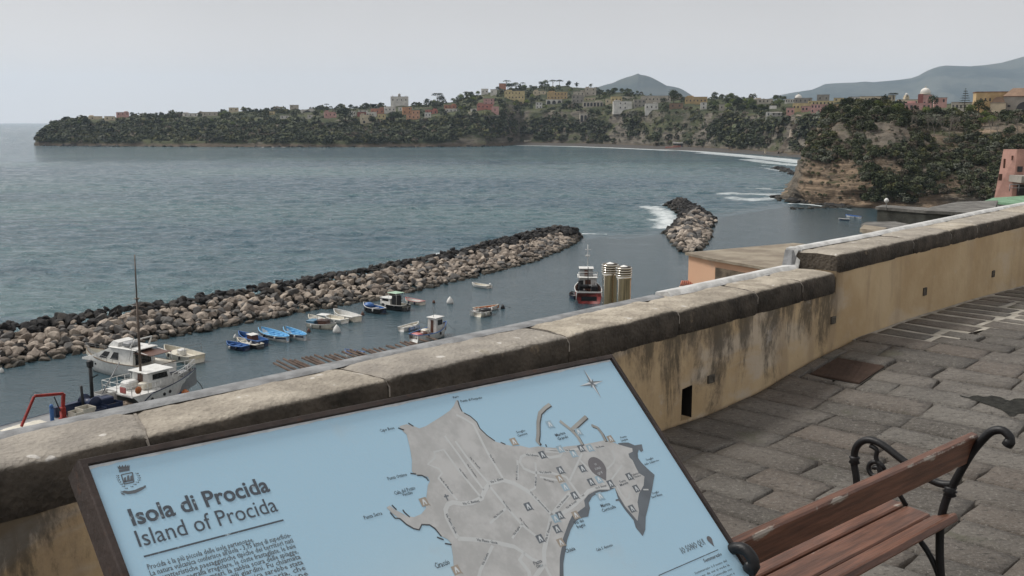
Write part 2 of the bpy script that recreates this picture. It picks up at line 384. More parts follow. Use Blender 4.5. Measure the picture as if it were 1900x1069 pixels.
n.bump(n.noise(cv.outputs[0], 1.3, 7, .7), 1.6, .9, n.bump(n.noise(n.pos((.9, .9, 2.2)), 1, 5), .5, .6)); cliff_m = n.fin(col, .95, spec=.1)
C_ = [
 (1449, 369, [(.5, 368), (1.5, 367.5), (3, 367), (5, 367), (8, 367.5)]),
 (1462, 370.5, [(1, 366), (2, 363), (4, 361), (7, 361), (12, 363)]),
 (1472, 372, [(1.5, 360), (3, 352), (5, 347), (8, 345), (14, 348)]),
 (1482, 374, [(1.5, 352), (3, 338), (6, 327), (9, 320), (18, 322)]),
 (1490, 376, [(2, 350), (4, 325), (8, 303), (14, 290), (30, 284)]),
 (1506, 378, [(2, 352), (5, 322), (10, 292), (22, 264), (50, 252)]),
 (1530, 380, [(2, 352), (6, 318), (14, 284), (32, 246), (70, 226)]),
 (1565, 383, [(2, 354), (6, 316), (16, 275), (36, 232), (80, 206)]),
 (1610, 386, [(2, 355), (6, 315), (14, 272), (30, 226), (80, 197)]),
 (1660, 388, [(2, 356), (7, 318), (13, 278), (24, 242), (74, 204)]),
 (1720, 391, [(2, 362), (8, 330), (18, 290), (36, 247), (78, 211)]),
 (1790, 394, [(3, 368), (12, 338), (24, 300), (42, 252), (80, 213)]),
 (1860, 396, [(3, 370), (12, 340), (24, 300), (42, 252), (80, 213)]),
 (2150, 400, [(3, 372), (12, 340), (24, 300), (42, 252), (80, 213)])]
TC = terrain('cliff_headland', C_, 1.3, (12, 16, 18, 18, 14), cliff_m, 2.6, 14, (170, 4), 1.9, 3)

# ------------------------------------------------------------------ mountains across the channel
n = N('mountain_ground'); mt = n.fin(n.mix(n.ramp(n.noise(n.pos((.0012, .0012, .003)), 1, 8, .65), .4, .62), (.035, .050, .050), (.085, .095, .085)), 1., spec=0)
def mountain(name, sky_, rng, deep, seed):
    xx = np.arange(sky_[0][0], sky_[-1][0], 2.0); sx = np.interp(xx, [a for a, b in sky_], [b for a, b in sky_]); rows = []
    for t in list(np.linspace(0, 1, 34)) + [1.06, 1.15, 1.3]:
        Yv = rng - deep * (1 - t); D = sx - 534.5; kz = rng / (F * CP - D * SP); top = CZ - kz * (F * SP + D * CP)
        zz = top * (t ** 1.25 if t <= 1 else 1 - (t - 1) * 1.4) - 6 * (1 - min(t, 1))
        k = np.where(True, Yv / (F * CP - D * SP), 0); xw = (xx - 950) * k
        rid = fbm(np.stack([xw / 420, np.full_like(xw, Yv / 900), xw * 0], -1), 5, seed); zz = zz + rid * np.clip(top * .22, 5, 130) * (4 * min(t, 1) * (1 - min(t, 1))) 
        rows.append(np.stack([xw, np.full_like(xw, Yv), zz], -1))
    G = np.stack(rows); tag(npmesh(name, G.reshape(-1, 3), grid_faces(*G.shape[:2]), mt, True), kind='structure')
mountain('mountain', [(1040, 205), (1070, 190), (1100, 165), (1113, 160.5), (1125, 157), (1137, 154), (1150, 148), (1163, 143.4), (1172, 141), (1180, 138), (1184, 136.5), (1189, 139), (1197, 140), (1207, 143), (1216, 147.4), (1226, 153), (1237, 159), (1250, 161), (1260, 163.5), (1268, 167), (1276, 172), (1287, 179), (1310, 196), (1340, 212)], 8200, 1500, 1)
mountain('mountain', [(1360, 215), (1400, 192), (1443, 177.5), (1470, 172), (1507, 166.4), (1520, 161), (1531, 156), (1550, 154.5), (1588, 153), (1605, 151.5), (1620, 152.5), (1650, 150), (1670, 148), (1691, 145), (1705, 140), (1717, 133), (1730, 127.3), (1742, 123.5), (1755, 121.6), (1780, 122.5), (1800, 123), (1826, 121), (1858, 116.6), (1878, 111), (1900, 105), (1960, 92), (2100, 80), (2300, 95), (2500, 130), (2700, 180)], 10500, 2600, 5)


# ------------------------------------------------------------------ the houses of the far shore: pixel box, colour, windows (columns, rows), label
HC = dict(white=(.62,.60,.56), cream=(.58,.50,.37), yellow=(.56,.46,.26), ochre=(.46,.34,.19), orange=(.50,.28,.17), peach=(.56,.33,.22), terra=(.42,.21,.15), pink=(.54,.32,.29), rose=(.50,.30,.28), maroon=(.26,.10,.09), grey=(.30,.28,.25), pale=(.46,.42,.36), brown=(.26,.18,.13), redd=(.44,.20,.17))
H_ = [
 (166,216,189.5,223,'cream',2,1,'A','low cream house on the ridge, leftmost building of the headland'), (195,216,213,224,'cream',2,1,'A','small cream house second from the left end of the headland'), (217,208.5,239,215,'pink',3,1,'A','low pink house on the left ridge of the headland'),
 (341,210.5,367,217,'white',3,1,'A','long low white house on the left part of the headland'), (376,208,403,216,'pale',3,1,'A','pale stepped house just right of the long low white house'), (425,200,442,207,'cream',2,1,'A','small cream house on the skyline of the headland'),
 (500,207,510,213.5,'yellow',1,1,'A','tiny yellow house among trees on the headland slope'), (520,215,535.5,220,'white',2,1,'A','tiny low white house below the tiny yellow one'), (538,195,554,201,'pale',2,1,'A','pale villa on the skyline left of the town'), (558,204,583,207.5,'white',0,1,'A','long flat white roofed shed above a small white hut'), (570,213,580,219,'white',1,1,'A','small white hut left of the low pink house'),
 (602,207.5,624,219,'pink',3,1,'A','low pink house at the left end of the shore village'), (649,206,661,216,'white',2,1,'A','white house half hidden by trees in the village'), (663,208,690,216,'maroon',3,1,'A','dark crimson building above the cream arched house'), (665,204.5,682,208,'white',2,1,'A','narrow white terrace house above the crimson building'),
 (668,213,690,229,'cream',2,1,'A','cream house with a dark arched door low on the slope'), (680,208,699,217,'white',4,1,'A','white house with four dark windows beside the crimson building'), (688,201.5,713,213,'terra',3,1,'A','terracotta house behind the white house with four windows'), (701,211.5,715,221,'yellow',2,1,'A','small yellow house under the terracotta house'), (713,198,734,209,'white',3,1,'A','white house on the slope under the white mansion'),
 (725,179.5,757,192,'white',4,1,'A','large white mansion with a little belfry on the skyline'), (739,199,748,206,'white',1,1,'A','small white house wedged left of the orange house'), (747,199,764,211,'orange',2,2,'A','orange house in the middle of the shore village'), (764,205,779,222,'peach',2,2,'A','tall peach house right of the orange house'), (754,212,767,222,'peach',1,1,'A','low peach annex under the orange house'),
 (789,204,812,213,'redd',3,1,'A','red house alone right of the peach houses'), (788,209,800,218,'white',2,1,'A','small white house in front of the red house'), (824,195,846,203,'terra',3,1,'A','terracotta house on the slope left of the pink villa'), (826,202,848,209,'white',3,1,'A','low white house in front of the slope terracotta house'),
 (885,193,915,203.5,'redd',4,1,'A','long pink red villa at the cliff edge'), (897,183,917,195,'rose',2,2,'A','pale rose tower house above the pink red villa'), (912,198,925,211,'pink',1,1,'A','pink annex stepping down right of the pink red villa'), (874,202,886,206,'white',0,1,'A','low white garden wall left of the pink red villa'), (893,165,906,175,'white',2,1,'A','white skyline house with dark windows, the left of a pair'), (910,166,922,176,'white',2,1,'A','white skyline house with dark windows, the right of a pair'), (926,155,939,162,'terra',1,1,'A','red brown house on top of the hill among pines'),
 (936,169,973,185,'yellow',6,2,'A','large pale yellow palace with two rows of windows'), (989,169,1012,176,'cream',3,1,'A','low cream building right of the yellow palace'), (1015,171,1052,185,'ochre',6,2,'A','long ochre building on the hill in the centre'), (1013,185,1043,194,'white',0,3,'A','white building with three arches under the long ochre building'), (994,190,1006,202,'white',2,2,'A','narrow white gabled house on the terrace edge'), (1064,170,1084,179,'pale',3,1,'A','pale house left of the grey white hilltop house'), (1061,177,1083,191,'grey',3,2,'A','grey stone house on the hill in the centre'), (1085,163,1106,177,'pale',2,2,'A','tall pale grey house near the palm tree'),
 (1085,182,1104,188,'cream',3,1,'A','low cream house with a green strip above the arcade'), (1082,189,1119,198,'pale',0,6,'A','long pale arcaded building on the cliff edge'), (1124,184,1138,193,'cream',2,1,'A','cream house left of the bright yellow block'), (1134,179,1154,191,'yellow',3,1,'A','bright yellow block on the cliff top'), (1138,188,1173,204,'white',4,2,'A','large white and grey house at the cliff edge'), (1176,185,1198,200,'grey',3,2,'A','plain grey house between two white houses'), (1189,178,1243,191,'pale',8,1,'A','very long pale building with a long row of windows'), (1197,192,1221,206,'white',3,1,'A','white house right of the plain grey house'), (1242,192,1267,201,'brown',2,1,'A','low brown house at the cliff edge'),
 (1271,180,1311,194,'ochre',6,1,'A','long yellow and pink building at the right of the bay'), (1300,190,1311,203,'white',1,2,'A','narrow white tower house in front of the long yellow and pink building'), (1334,194,1344,205,'pale',1,1,'A','small pale ruin among trees right of the bay'), (1400,184,1434,192,'pale',5,1,'A','grey beige terrace of houses behind trees'), (1421,202,1450,217,'white',3,1,'A','modern white house standing out on the cliff'), (1076,211,1090,227,'pale',0,2,'A','white ruined building cut into the bay cliff'), (972,260,997,271,'pale',0,0,'A','plain beige retaining wall at the foot of the cliff'),
 (1457,184,1475,191,'white',4,1,'A','long white house under the white dome'), (1459,200,1473,214,'pink',2,1,'A','pink house at the left end of the hilltop town'), (1471,192,1503,206,'yellow',5,1,'A','orange yellow house with a row of dark windows'), (1474,182,1505,192,'grey',4,1,'A','long brown grey block carrying a white dome'), (1500,187.5,1546,196,'yellow',7,1,'A','long yellow terrace with a shaded balcony row'), (1487,197,1506,208,'rose',3,1,'A','dusky pink house under the orange yellow house'), (1505,194,1545,210,'pink',7,2,'A','wide dusty pink house in the hilltop town'), (1545,193,1560,205,'ochre',2,1,'A','pale ochre house right of the wide pink house'), (1516,176,1538,189,'grey',2,1,'A','dark grey tower block with bushes on its roof'), (1547,182,1565,189,'yellow',2,1,'A','small yellow house on the town skyline'), (1574,180,1598,187,'white',4,1,'A','low white house on the town skyline'), (1597,179,1642,190,'cream',7,1,'A','long cream building behind the dark trees'),
 (1648,177,1660,188,'cream',2,1,'A','narrow beige house under the umbrella pine'), (1680,192,1725,205,'rose',6,1,'A','pale pink row of houses below the church'), (1667,185,1702,195,'cream',5,1,'A','yellowish row of houses below the bell tower'), (1703,176,1727,197,'rose',3,2,'A','pink church body with red brown corner under the big dome'), (1733,181.5,1755,204,'pink',2,2,'A','tall pink house right of the domed church'), (1766,190,1806,206,'pale',6,1,'A','pale low houses behind the tiered araucaria tree')]
# ------------------------------------------------------------------ foliage
def leafcloud(K, size, shape=(1, 1, 1), fill=.35, up=.15):
    u = RNG.normal(size=(K, 3)); u /= np.linalg.norm(u, axis=1, keepdims=True); u[:, 2] = np.where(u[:, 2] < -.55, -u[:, 2], u[:, 2])
    rad = (1 - fill * RNG.random(K) ** 1.5) * (1 + .28 * vnoise(u * 2.3 + RNG.random() * 50, 4)); c = u * rad[:, None] * np.array(shape)
    nn = u + .75 * RNG.normal(size=(K, 3)); nn[:, 2] += up; nn /= np.linalg.norm(nn, axis=1, keepdims=True)
    a = np.cross(nn, RNG.normal(size=(K, 3))); a /= np.linalg.norm(a, axis=1, keepdims=True); b = np.cross(nn, a)
    s = (size * (.6 + .8 * RNG.random(K)))[:, None]
    q = np.stack([c - a * s, c - b * s * .7 + nn * s * .15, c + a * s, c + b * s * .8 - nn * s * .1], 1)
    return q                                               # K,4,3
VARS = [leafcloud(150, .20) for _ in range(5)]; VARF = [leafcloud(46, .34, fill=.2) for _ in range(5)]
def leaf_mat(name, gain=1.):
    n = N(name); c = n.attr('tint', 'Color'); n.b.inputs['Subsurface Weight'].default_value = 0
    return n.fin(c, .75, spec=.15)
leafm = leaf_mat('scrub_leaves')
PAL = np.array([(.030, .036, .024), (.040, .050, .027), (.060, .070, .036), (.084, .094, .056), (.105, .112, .085), (.095, .098, .045), (.105, .088, .066)])
def scatter(name, T, M, rfun, wts, mask, var, flat=.75, seed=1, drop=.25):
    rg = np.random.default_rng(seed); G = T['G']; nr, nc = T['n'], G.shape[1]; Vv, Cc = [], []; cnt = 0; pos = []
    while cnt < M:
        i = rg.integers(2, nr); j = rg.integers(0, nc); P = G[i, j] + rg.normal(size=3) * .6; px, py = pxof(P); r = mask(px, py, P, rg)
        if not r: continue
        s = rfun(P, rg) * (r if isinstance(r, float) else 1.)
        v = var[rg.integers(len(var))]; an = rg.random() * 6.28; ca, sa = math.cos(an), math.sin(an)
        q = v * np.array([s, s, s * flat]); q = np.stack([q[..., 0] * ca - q[..., 1] * sa, q[..., 0] * sa + q[..., 1] * ca, q[..., 2]], -1) + P + T['N'][i, j] * s * drop
        cl = fbm(P / 22, 3, 8) + .4 * rg.normal(); t = PAL[rg.choice(len(PAL), p=wts)] * (1 + .5 * cl * .6)
        tt = t * (1 + .28 * (rg.random((len(q), 1)) - .5)); Cc.append(np.repeat(tt, 4, 0)); Vv.append(q.reshape(-1, 3)); cnt += 1
    V = np.concatenate(Vv); o = npmesh(name, V, np.arange(len(V)).reshape(-1, 4), leafm, False, {'tint': np.clip(np.concatenate(Cc), .005, 1)})
    tag(o, kind='stuff'); return o
def el(px, py, cx, cy, rx, ry): return ((px - cx) / rx) ** 2 + ((py - cy) / ry) ** 2 < 1
HR = np.array([(h[0] - 2, h[1] - 1, h[2] + 2, h[3] + 6) for h in H_])
def hidden(px, py): return bool(np.any((px > HR[:, 0]) & (px < HR[:, 2]) & (py > HR[:, 1]) & (py < HR[:, 3])))
def maskA(px, py, P, rg):
    if hidden(px, py): return False
    if px < 70 or px > 1700 or P[2] < 4 + 3 * rg.random() : return False
    if el(px, py, 900, 262, 60, 12) or el(px, py, 960, 262, 40, 8): return rg.random() < .06
    if px > 955 and px < 1500:                               # bare cliff patches, stairs and band under the terrace
        if py > 206 and py < 216 and px < 1110: return rg.random() < .12
        k = fbm(np.array([px / 38, py / 30, 0]), 3, 31)
        if py > 205 and k > -.02: return .55 if rg.random() < .35 else False
        if abs(px - (1476 - (py - 215) * .35)) < 9 and py > 205: return False
    if P[2] > 30 and rg.random() < .55: return False
    return float(.7 + .6 * rg.random())
sA = scatter('scrub', TA, 5200, lambda P, rg: 2.2 + 2.6 * rg.random() ** 2, [.17, .2, .2, .17, .07, .13, .06], maskA, VARF, .8, 2)
tag(sA, 'dense low scrub covering the far hillside across the bay', 'scrub')
def maskC(px, py, P, rg):
    if px < 1484 or px > 1960 or P[2] < 2.5: return False
    w_ = fbm(np.array([px / 14, py / 9, 7.]), 3, 12) * 26
    if el(px + w_, py + w_ * .5, 1648, 256, 44, 24): return .45 if rg.random() < .14 else False
    if el(px + w_, py, 1640, 300, 24, 14): return .45 if rg.random() < .14 else False
    if px < 1600 and py > 290 + (px - 1490) * .25: return .5 if rg.random() < .14 else False
    if el(px, py, 1760, 372, 60, 12): return False
    if px > 1806 and py < 214: return False
    k = fbm(np.array([px / 26, py / 13, 0]), 3, 41)
    if k > .14 and py > 225: return .45 if rg.random() < .22 else False
    return True
sC = scatter('scrub', TC, 4600, lambda P, rg: .55 + 1.05 * rg.random() ** 2 + (1.1 if P[2] > 26 else 0) * rg.random() ** 2, [.08, .15, .19, .19, .19, .08, .12], maskC, VARS, .8, 3, .35)
tag(sC, 'thick scrub on the near cliff headland', 'scrub')

# ------------------------------------------------------------------ terrace, parapet wall
def ramp_z(s):
    return float(np.interp(s, [-5, 5.8, 6.3, 6.7, 7.35, 8.0, 9, 10.4, 12.2, 30], [-2.01, -2.01, -1.99, -1.945, -1.865, -1.815, -1.80, -1.81, -1.85, -2.2]))
def mortar_lim(s): return 3.32 - .42 * min(1, max(0, (s - 8.0) / 1.2)) + .10 * math.sin(s * 5.1) if s > 8.0 else 9
n = N('joint_dirt'); n.bump(n.noise(n.pos(), 60, 4), .01); dirt = n.fin(n.mix(n.noise(n.pos(), 9, 5), (.014, .013, .011), (.045, .040, .030)), 1)
n = N('joint_mortar'); n.bump(n.noise(n.pos(), 45, 5), .006); mortar = n.fin(n.mix(n.ramp(n.noise(n.pos(), 7, 5), .3, .7), (.20, .185, .155), (.36, .335, .29)), .95)
n = N('basalt_paving'); p = n.pos(); a = n.noise(p, 1.7, 5); b = n.noise(p, 22, 6, .7); v = n.voro(p, 55); isl = n.t.nodes.new('ShaderNodeNewGeometry').outputs['Random Per Island']
col = n.mix(n.ramp(a, .35, .65), (.098, .090, .079), (.172, .160, .142)); col = n.mix(n.ramp(isl, 0, 1, 0, .6), col, (.128, .100, .080)); col = n.mix(n.ramp(n.math('FRACT', n.math('MULTIPLY', isl, 5.7)), .55, 1, 0, .6), col, (.065, .062, .056)); col = n.mix(n.ramp(b, .52, .72, 0, .7), col, (.17, .155, .135)); col = n.mix(n.ramp(n.noise(n.pos((1, 1, 1), True, (0, 0, .8)), 30, 6, .75), .46, .34, 0, .85), col, (.038, .034, .030))
fl = n.noise(n.pos((1, 1, 1), True, (0, 0, .5)), 46, 5, .8); col = n.mix(n.ramp(fl, .53, .66, 0, .75), col, (.27, .255, .23)); ch_ = n.noise(n.pos((14, 60, 30), True, (0, 0, .82)), 1, 5, .75); col = n.mix(n.ramp(ch_, .46, .33, 0, .9), col, (.030, .027, .024)); sp = n.noise(p, 95, 2); col = n.mix(n.ramp(sp, .70, .74, 0, .8), col, (.38, .36, .32)); col = n.mix(n.ramp(n.noise(n.pos((1, 1, 1), True), 2.1, 4, .6), .60, .72, 0, .6), col, (.07, .072, .045))
wet = n.noise(p, .55, 3, .5)
n.bump(n.math('ADD', n.math('MULTIPLY', n.noise(p, 6, 4), .9), n.math('ADD', n.math('MULTIPLY', b, .75), n.math('MULTIPLY', ch_, .6))), .028, 1, n.bump(v, .004, .8)); pave = n.fin(col, n.ramp(wet, .4, .6, .72, .48), spec=.4)
S0, S1, P0, P1 = -3.2, 26.0, -7.0, 3.75
ss = np.arange(S0, S1 + .2, .2)
vs = []; fs = []
for i, s in enumerate(ss):
    for p_ in (P0, P1): vs.append(W(s, p_, ramp_z(s) - .028))
for i in range(len(ss) - 1): fs.append((2 * i, 2 * i + 2, 2 * i + 3, 2 * i + 1))
mb = MB(); mb.add(vs, fs); g = mb.build('ground', dirt); tag(g, kind='structure')
vs = []; fs = []; sm_ = np.arange(7.9, 24, .12)
for s in sm_:
    for k in range(5): vs.append(W(s, mortar_lim(s) * (1 - k / 4) + (P1 - .0) * k / 4 if mortar_lim(s) < 5 else P1, ramp_z(s) - .001))
for i in range(len(sm_) - 1):
    for k in range(4): fs.append((5 * i + k, 5 * i + 5 + k, 5 * i + 6 + k, 5 * i + 1 + k))
mb = MB(); mb.add(vs, fs); tag(mb.build('mortar', mortar), kind='structure')
# slabs laid in courses across the lane
VV = []; FF = []; cnt = 0; s = S0; GRATE = (6.90, 7.38, 3.19, 3.63); rg = np.random.default_rng(11)
def slab(poly, s_, p_, gap):
    global cnt
    nu, nv = 7, 4; A, B, D, E_ = [np.array(q) for q in poly]; tz = rg.normal() * .0012; tl = rg.normal(size=2) * .0022; rag = .35 + .5 * rg.random()
    base = cnt; rows = []
    for j in range(-1, nv + 2):
        for i in range(-1, nu + 2):
            u = min(max(i, 0), nu) / nu; v = min(max(j, 0), nv) / nv; q = A * (1 - u) * (1 - v) + B * u * (1 - v) + D * u * v + E_ * (1 - u) * v
            rim = i in (-1, nu + 1) or j in (-1, nv + 1); edge = (i in (0, nu) or j in (0, nv))
            cen = (A + B + D + E_) / 4; dv = cen - q; dv /= np.linalg.norm(dv) + 1e-6
            wob = .012 * vnoise(np.array([q[0] * 6, q[1] * 6, 0]), 3) * rag
            q = q + dv * (wob + (.004 if edge and not rim else 0)); z = ramp_z(q[0]) + .006 + tz + tl[0] * (u - .5) + tl[1] * (v - .5)
            z += .003 * vnoise(np.array([q[0] * 3, q[1] * 3, 1.]), 5) - (.0015 if edge and not rim else 0)
            if rim: z -= .04
            w_ = W(q[0], q[1], z); rows.append((w_.x, w_.y, w_.z))
    VV.extend(rows); nc = nu + 3
    for j in range(nv + 2):
        for i in range(nc - 1): a0 = base + j * nc + i; FF.append((a0, a0 + nc, a0 + nc + 1, a0 + 1))
    cnt += len(rows)
while s < S1:
    wd = .23 + .12 * rg.random(); p_ = P1 - .02 - .25 * rg.random(); first = True; j0 = rg.normal() * .01
    pe = P1 - .015
    while pe > P0:
        ln = (.34 + .36 * rg.random()); mm = s > 8.0 and pe > mortar_lim(s) + .05; gp = .034 if mm else .0055
        a_, b_ = pe - ln, pe
        def slope(v): return .02 * math.sin(v * 1.3) + .012 * math.sin(v * 3.1 + s)
        def put(s0, s1, a0, b0):
            if s1 - s0 < .05 or b0 - a0 < .05: return
            jt = rg.normal(size=8) * .010; k0, k1 = (slope(a0), slope(b0)) if s0 == s and s1 == s + wd else (0, 0)
            slab([(s0 + gp + k0 + jt[0], a0 + gp + jt[1]), (s0 + gp + k1 + jt[2], b0 - gp), (s1 - gp + k1 + jt[4], b0 - gp), (s1 - gp + k0 + jt[6], a0 + gp + jt[7])], s, pe, gp)
        g0, g1, g2, g3 = GRATE
        if s + wd > g0 and s < g1 and b_ > g2 and a_ < g3:
            put(s, s + wd, a_, min(b_, g2)); put(s, s + wd, max(a_, g3), b_); put(s, min(s + wd, g0), max(a_, g2), min(b_, g3)); put(max(s, g1), s + wd, max(a_, g2), min(b_, g3))
        else: put(s, s + wd, a_, b_)
        pe -= ln
    s += wd
V = np.array(VV); tag(npmesh('pavement', V, np.array(FF), pave, True), kind='structure')
# drain grate in the paving
n = N('rusty_iron'); n.bump(n.noise(n.pos(), 80, 3), .002); rust = n.fin(n.mix(n.noise(n.pos(), 14, 5), (.05, .035, .028), (.13, .085, .065)), .8, .4)
gr = thing('drain_cover', 'rusty ribbed metal drain cover set in paving beside the wall', 'drain cover', W(7.14, 3.41, ramp_z(7.14) - .004))
gr.rotation_euler = (0, 0, math.pi / 2 - AZ)
tl = math.atan((ramp_z(7.35) - ramp_z(6.95)) / .4)
mb = MB(); mb.box((0, 0, -.012), (.46, .42, .02)); fr_ = mb.build('frame', dirt, gr); 
mb = MB(); mb.box((0, 0, .002), (.43, .39, .012)); 
for i in range(19): mb.box((-.205 + i * .0228, 0, .0105), (.010, .38, .006))
mb.build('ribbed_plate', rust, gr)
for c_ in gr.children: c_.rotation_euler = (0, -tl, 0)

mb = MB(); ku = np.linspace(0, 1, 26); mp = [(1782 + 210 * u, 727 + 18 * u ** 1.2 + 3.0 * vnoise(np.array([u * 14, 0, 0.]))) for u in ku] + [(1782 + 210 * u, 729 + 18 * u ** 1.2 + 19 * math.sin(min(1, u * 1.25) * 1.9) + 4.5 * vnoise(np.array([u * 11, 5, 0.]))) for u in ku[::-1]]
zz_ = [atz(x, y, CZ - 1.86) for x, y in mp]; mb = MB(); mb.add([Vector((q.x, q.y, CZ + ramp_z(q.dot(WD)) + .0075)) for q in zz_], [tuple(range(len(mp)))[::-1]]); tag(mb.build('moss', simple('dark_patch_tone', (.018, .018, .015), 1, var=.6, scale=18, bump=.02), None), 'flat dark patch standing for a hollow in the paving', 'moss', kind='stuff')  # flat dark sheet over the slabs where the paving has a hollow
# parapet: plastered body with a slot, weep holes and cap stones
n = N('ochre_plaster'); p = n.pos(); wp = n.sep(n.pos((1, 1, 1), True))
rotp = n.pos((1, 1, 1), True, (0, 0, -(math.pi / 2 - AZ))); sc = n.sep(rotp)[0]   # runs along the wall
def vs_(sx, sz):
    c = n.t.nodes.new('ShaderNodeCombineXYZ'); n.put(c.inputs[0], n.math('MULTIPLY', sc, sx)); n.put(c.inputs[2], n.math('MULTIPLY', wp[2], sz)); return c.outputs[0]
a = n.noise(vs_(1.1, 1.1), 1, 6, .6); col = n.mix(n.ramp(a, .35, .65), (.42, .305, .175), (.52, .40, .25))
fade = n.noise(vs_(.9, 1.6), 1, 5, .6, .5); pale = n.math('MULTIPLY', n.ramp(fade, .50, .62), n.ramp(sc, 2.5, 9, 1.0, .30)); col = n.mix(pale, col, (.50, .45, .385))
runs = n.noise(vs_(4.5, .7), 1, 6, .65, .3)
col = n.mix(n.math('MULTIPLY', n.ramp(runs, .48, .64), n.ramp(sc, 7, 10, .5, .22)), col, (.30, .225, .15))
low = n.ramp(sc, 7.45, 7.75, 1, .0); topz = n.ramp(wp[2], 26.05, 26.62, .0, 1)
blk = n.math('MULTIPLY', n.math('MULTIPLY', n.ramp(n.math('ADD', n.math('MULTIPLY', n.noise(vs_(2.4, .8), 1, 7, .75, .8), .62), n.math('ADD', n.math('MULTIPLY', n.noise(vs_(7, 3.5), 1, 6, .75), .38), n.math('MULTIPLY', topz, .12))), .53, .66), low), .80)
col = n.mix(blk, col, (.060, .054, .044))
col = n.mix(n.math('MULTIPLY', n.ramp(n.noise(vs_(3.0, 3.0), 1, 6, .75), .60, .72), .5), col, (.45, .42, .38))
n.bump(n.noise(vs_(14, 14), 1, 6, .6), .012, .6); plaster = n.fin(col, .92, spec=.2)
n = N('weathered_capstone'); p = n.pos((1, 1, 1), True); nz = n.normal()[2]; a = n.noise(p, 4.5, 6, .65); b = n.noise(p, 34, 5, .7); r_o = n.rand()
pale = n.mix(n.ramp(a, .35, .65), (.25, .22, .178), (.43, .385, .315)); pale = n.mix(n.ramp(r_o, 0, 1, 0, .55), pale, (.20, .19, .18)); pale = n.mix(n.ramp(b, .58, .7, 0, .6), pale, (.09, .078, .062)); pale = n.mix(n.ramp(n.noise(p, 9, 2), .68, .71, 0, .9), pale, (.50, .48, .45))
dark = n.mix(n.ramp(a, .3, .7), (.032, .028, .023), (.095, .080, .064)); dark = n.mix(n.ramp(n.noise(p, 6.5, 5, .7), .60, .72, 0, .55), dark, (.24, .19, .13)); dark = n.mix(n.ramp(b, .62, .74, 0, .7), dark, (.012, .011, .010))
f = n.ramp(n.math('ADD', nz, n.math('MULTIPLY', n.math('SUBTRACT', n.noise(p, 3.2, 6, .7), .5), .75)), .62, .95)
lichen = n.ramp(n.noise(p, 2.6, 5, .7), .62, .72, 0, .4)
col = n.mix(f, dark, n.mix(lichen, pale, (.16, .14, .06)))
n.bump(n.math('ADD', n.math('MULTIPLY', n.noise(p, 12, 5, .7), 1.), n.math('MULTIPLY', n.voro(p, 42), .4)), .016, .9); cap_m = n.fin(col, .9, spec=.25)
n = N('white_mortar'); n.bump(n.noise(n.pos(), 20, 5), .01); whitem = n.fin(n.mix(n.ramp(n.noise(n.pos(), 8, 6), .35, .7), (.36, .36, .35), (.56, .56, .55)), .9)
greym = simple('grey_mortar', (.20, .205, .21), .9, var=.3, scale=9, bump=.008)
wall = thing('parapet_wall', 'long ochre plastered parapet wall with dark stone coping along the terrace', 'wall', W(0, 3.75, -2.2)); winv = Vector(wall.location)
def toW(mb): mb.v = [(x - winv.x, y - winv.y, z - winv.z) for x, y, z in mb.v]; return mb
# body as a loft with an opening for the slot (s 5.42..5.52)
def capb(s): return float(np.interp(s, [-4, 1.2, 4.7, 7.55], [-1.455, -1.45, -1.41, -1.38])) if s < 7.56 else float(np.interp(s, [7.56, 10.2, 12, 26], [-1.22, -1.19, -1.17, -1.10]))
def capt(s): return float(np.interp(s, [-4, 1.2, 4.3, 7.55], [-1.245, -1.24, -1.225, -1.205])) if s < 7.56 else float(np.interp(s, [7.56, 9, 12, 26], [-1.055, -1.05, -1.01, -.93]))
SL = (5.43, 5.55); mb = MB(); cols = [x for x in np.arange(-3.2, 26.01, .25) if not (SL[0] - .12 < x < SL[1] + .12) and abs(x - 7.56) > .1] + [SL[0], SL[1], 7.555, 7.565]; cols.sort(); rowsz = 7
vs = []
for x in cols:
    zt = capb(x) + .01
    for k in range(rowsz):
        z = -2.35 + (zt + 2.35) * k / (rowsz - 1)
        if SL[0] - .01 < x < SL[1] + .01: z = [-2.35, -1.995, -1.9, -1.80, -1.775 if x < 5.5 else -1.765, -1.62, zt][k]
        q = .008 * fbm(np.array([x * 1.5, z * 1.5, 0]), 3, 2); vs.append(W(x, 3.75 + q, z))
fs = []
for i in range(len(cols) - 1):
    for k in range(rowsz - 1):
        if abs(cols[i] - SL[0]) < .001 and 1 <= k <= 3: continue
        b = i * rowsz + k; fs.append((b, b + rowsz, b + rowsz + 1, b + 1))
mb.add(vs, fs, True)
for (s0_, s1_) in ((-3.2, 7.56), (7.56, 26)):              # sea-side face, top
    mb.add([W(s0_, 4.16, -8), W(s1_, 4.16, -8), W(s1_, 4.16, capb(s1_ - .01) + .02), W(s0_, 4.16, capb(s0_ + .01) + .02)], [(0, 1, 2, 3)])
mb.add([W(7.56, 3.75, -1.39), W(7.56, 4.16, -1.39), W(7.56, 4.16, -1.2), W(7.56, 3.75, -1.2)], [(0, 1, 2, 3)])
toW(mb).build('plaster_wall', plaster, wall)
slot_shade = simple('slot_shade', (.010, .009, .008), 1, var=.5)  # black painted on the slot's inner faces to stand for its shade
mb = MB(); sv = []
for x in (SL[0] + .002, SL[1] - .002):
    for z in (-1.99, -1.775): sv.append(W(x, 4.04, z))
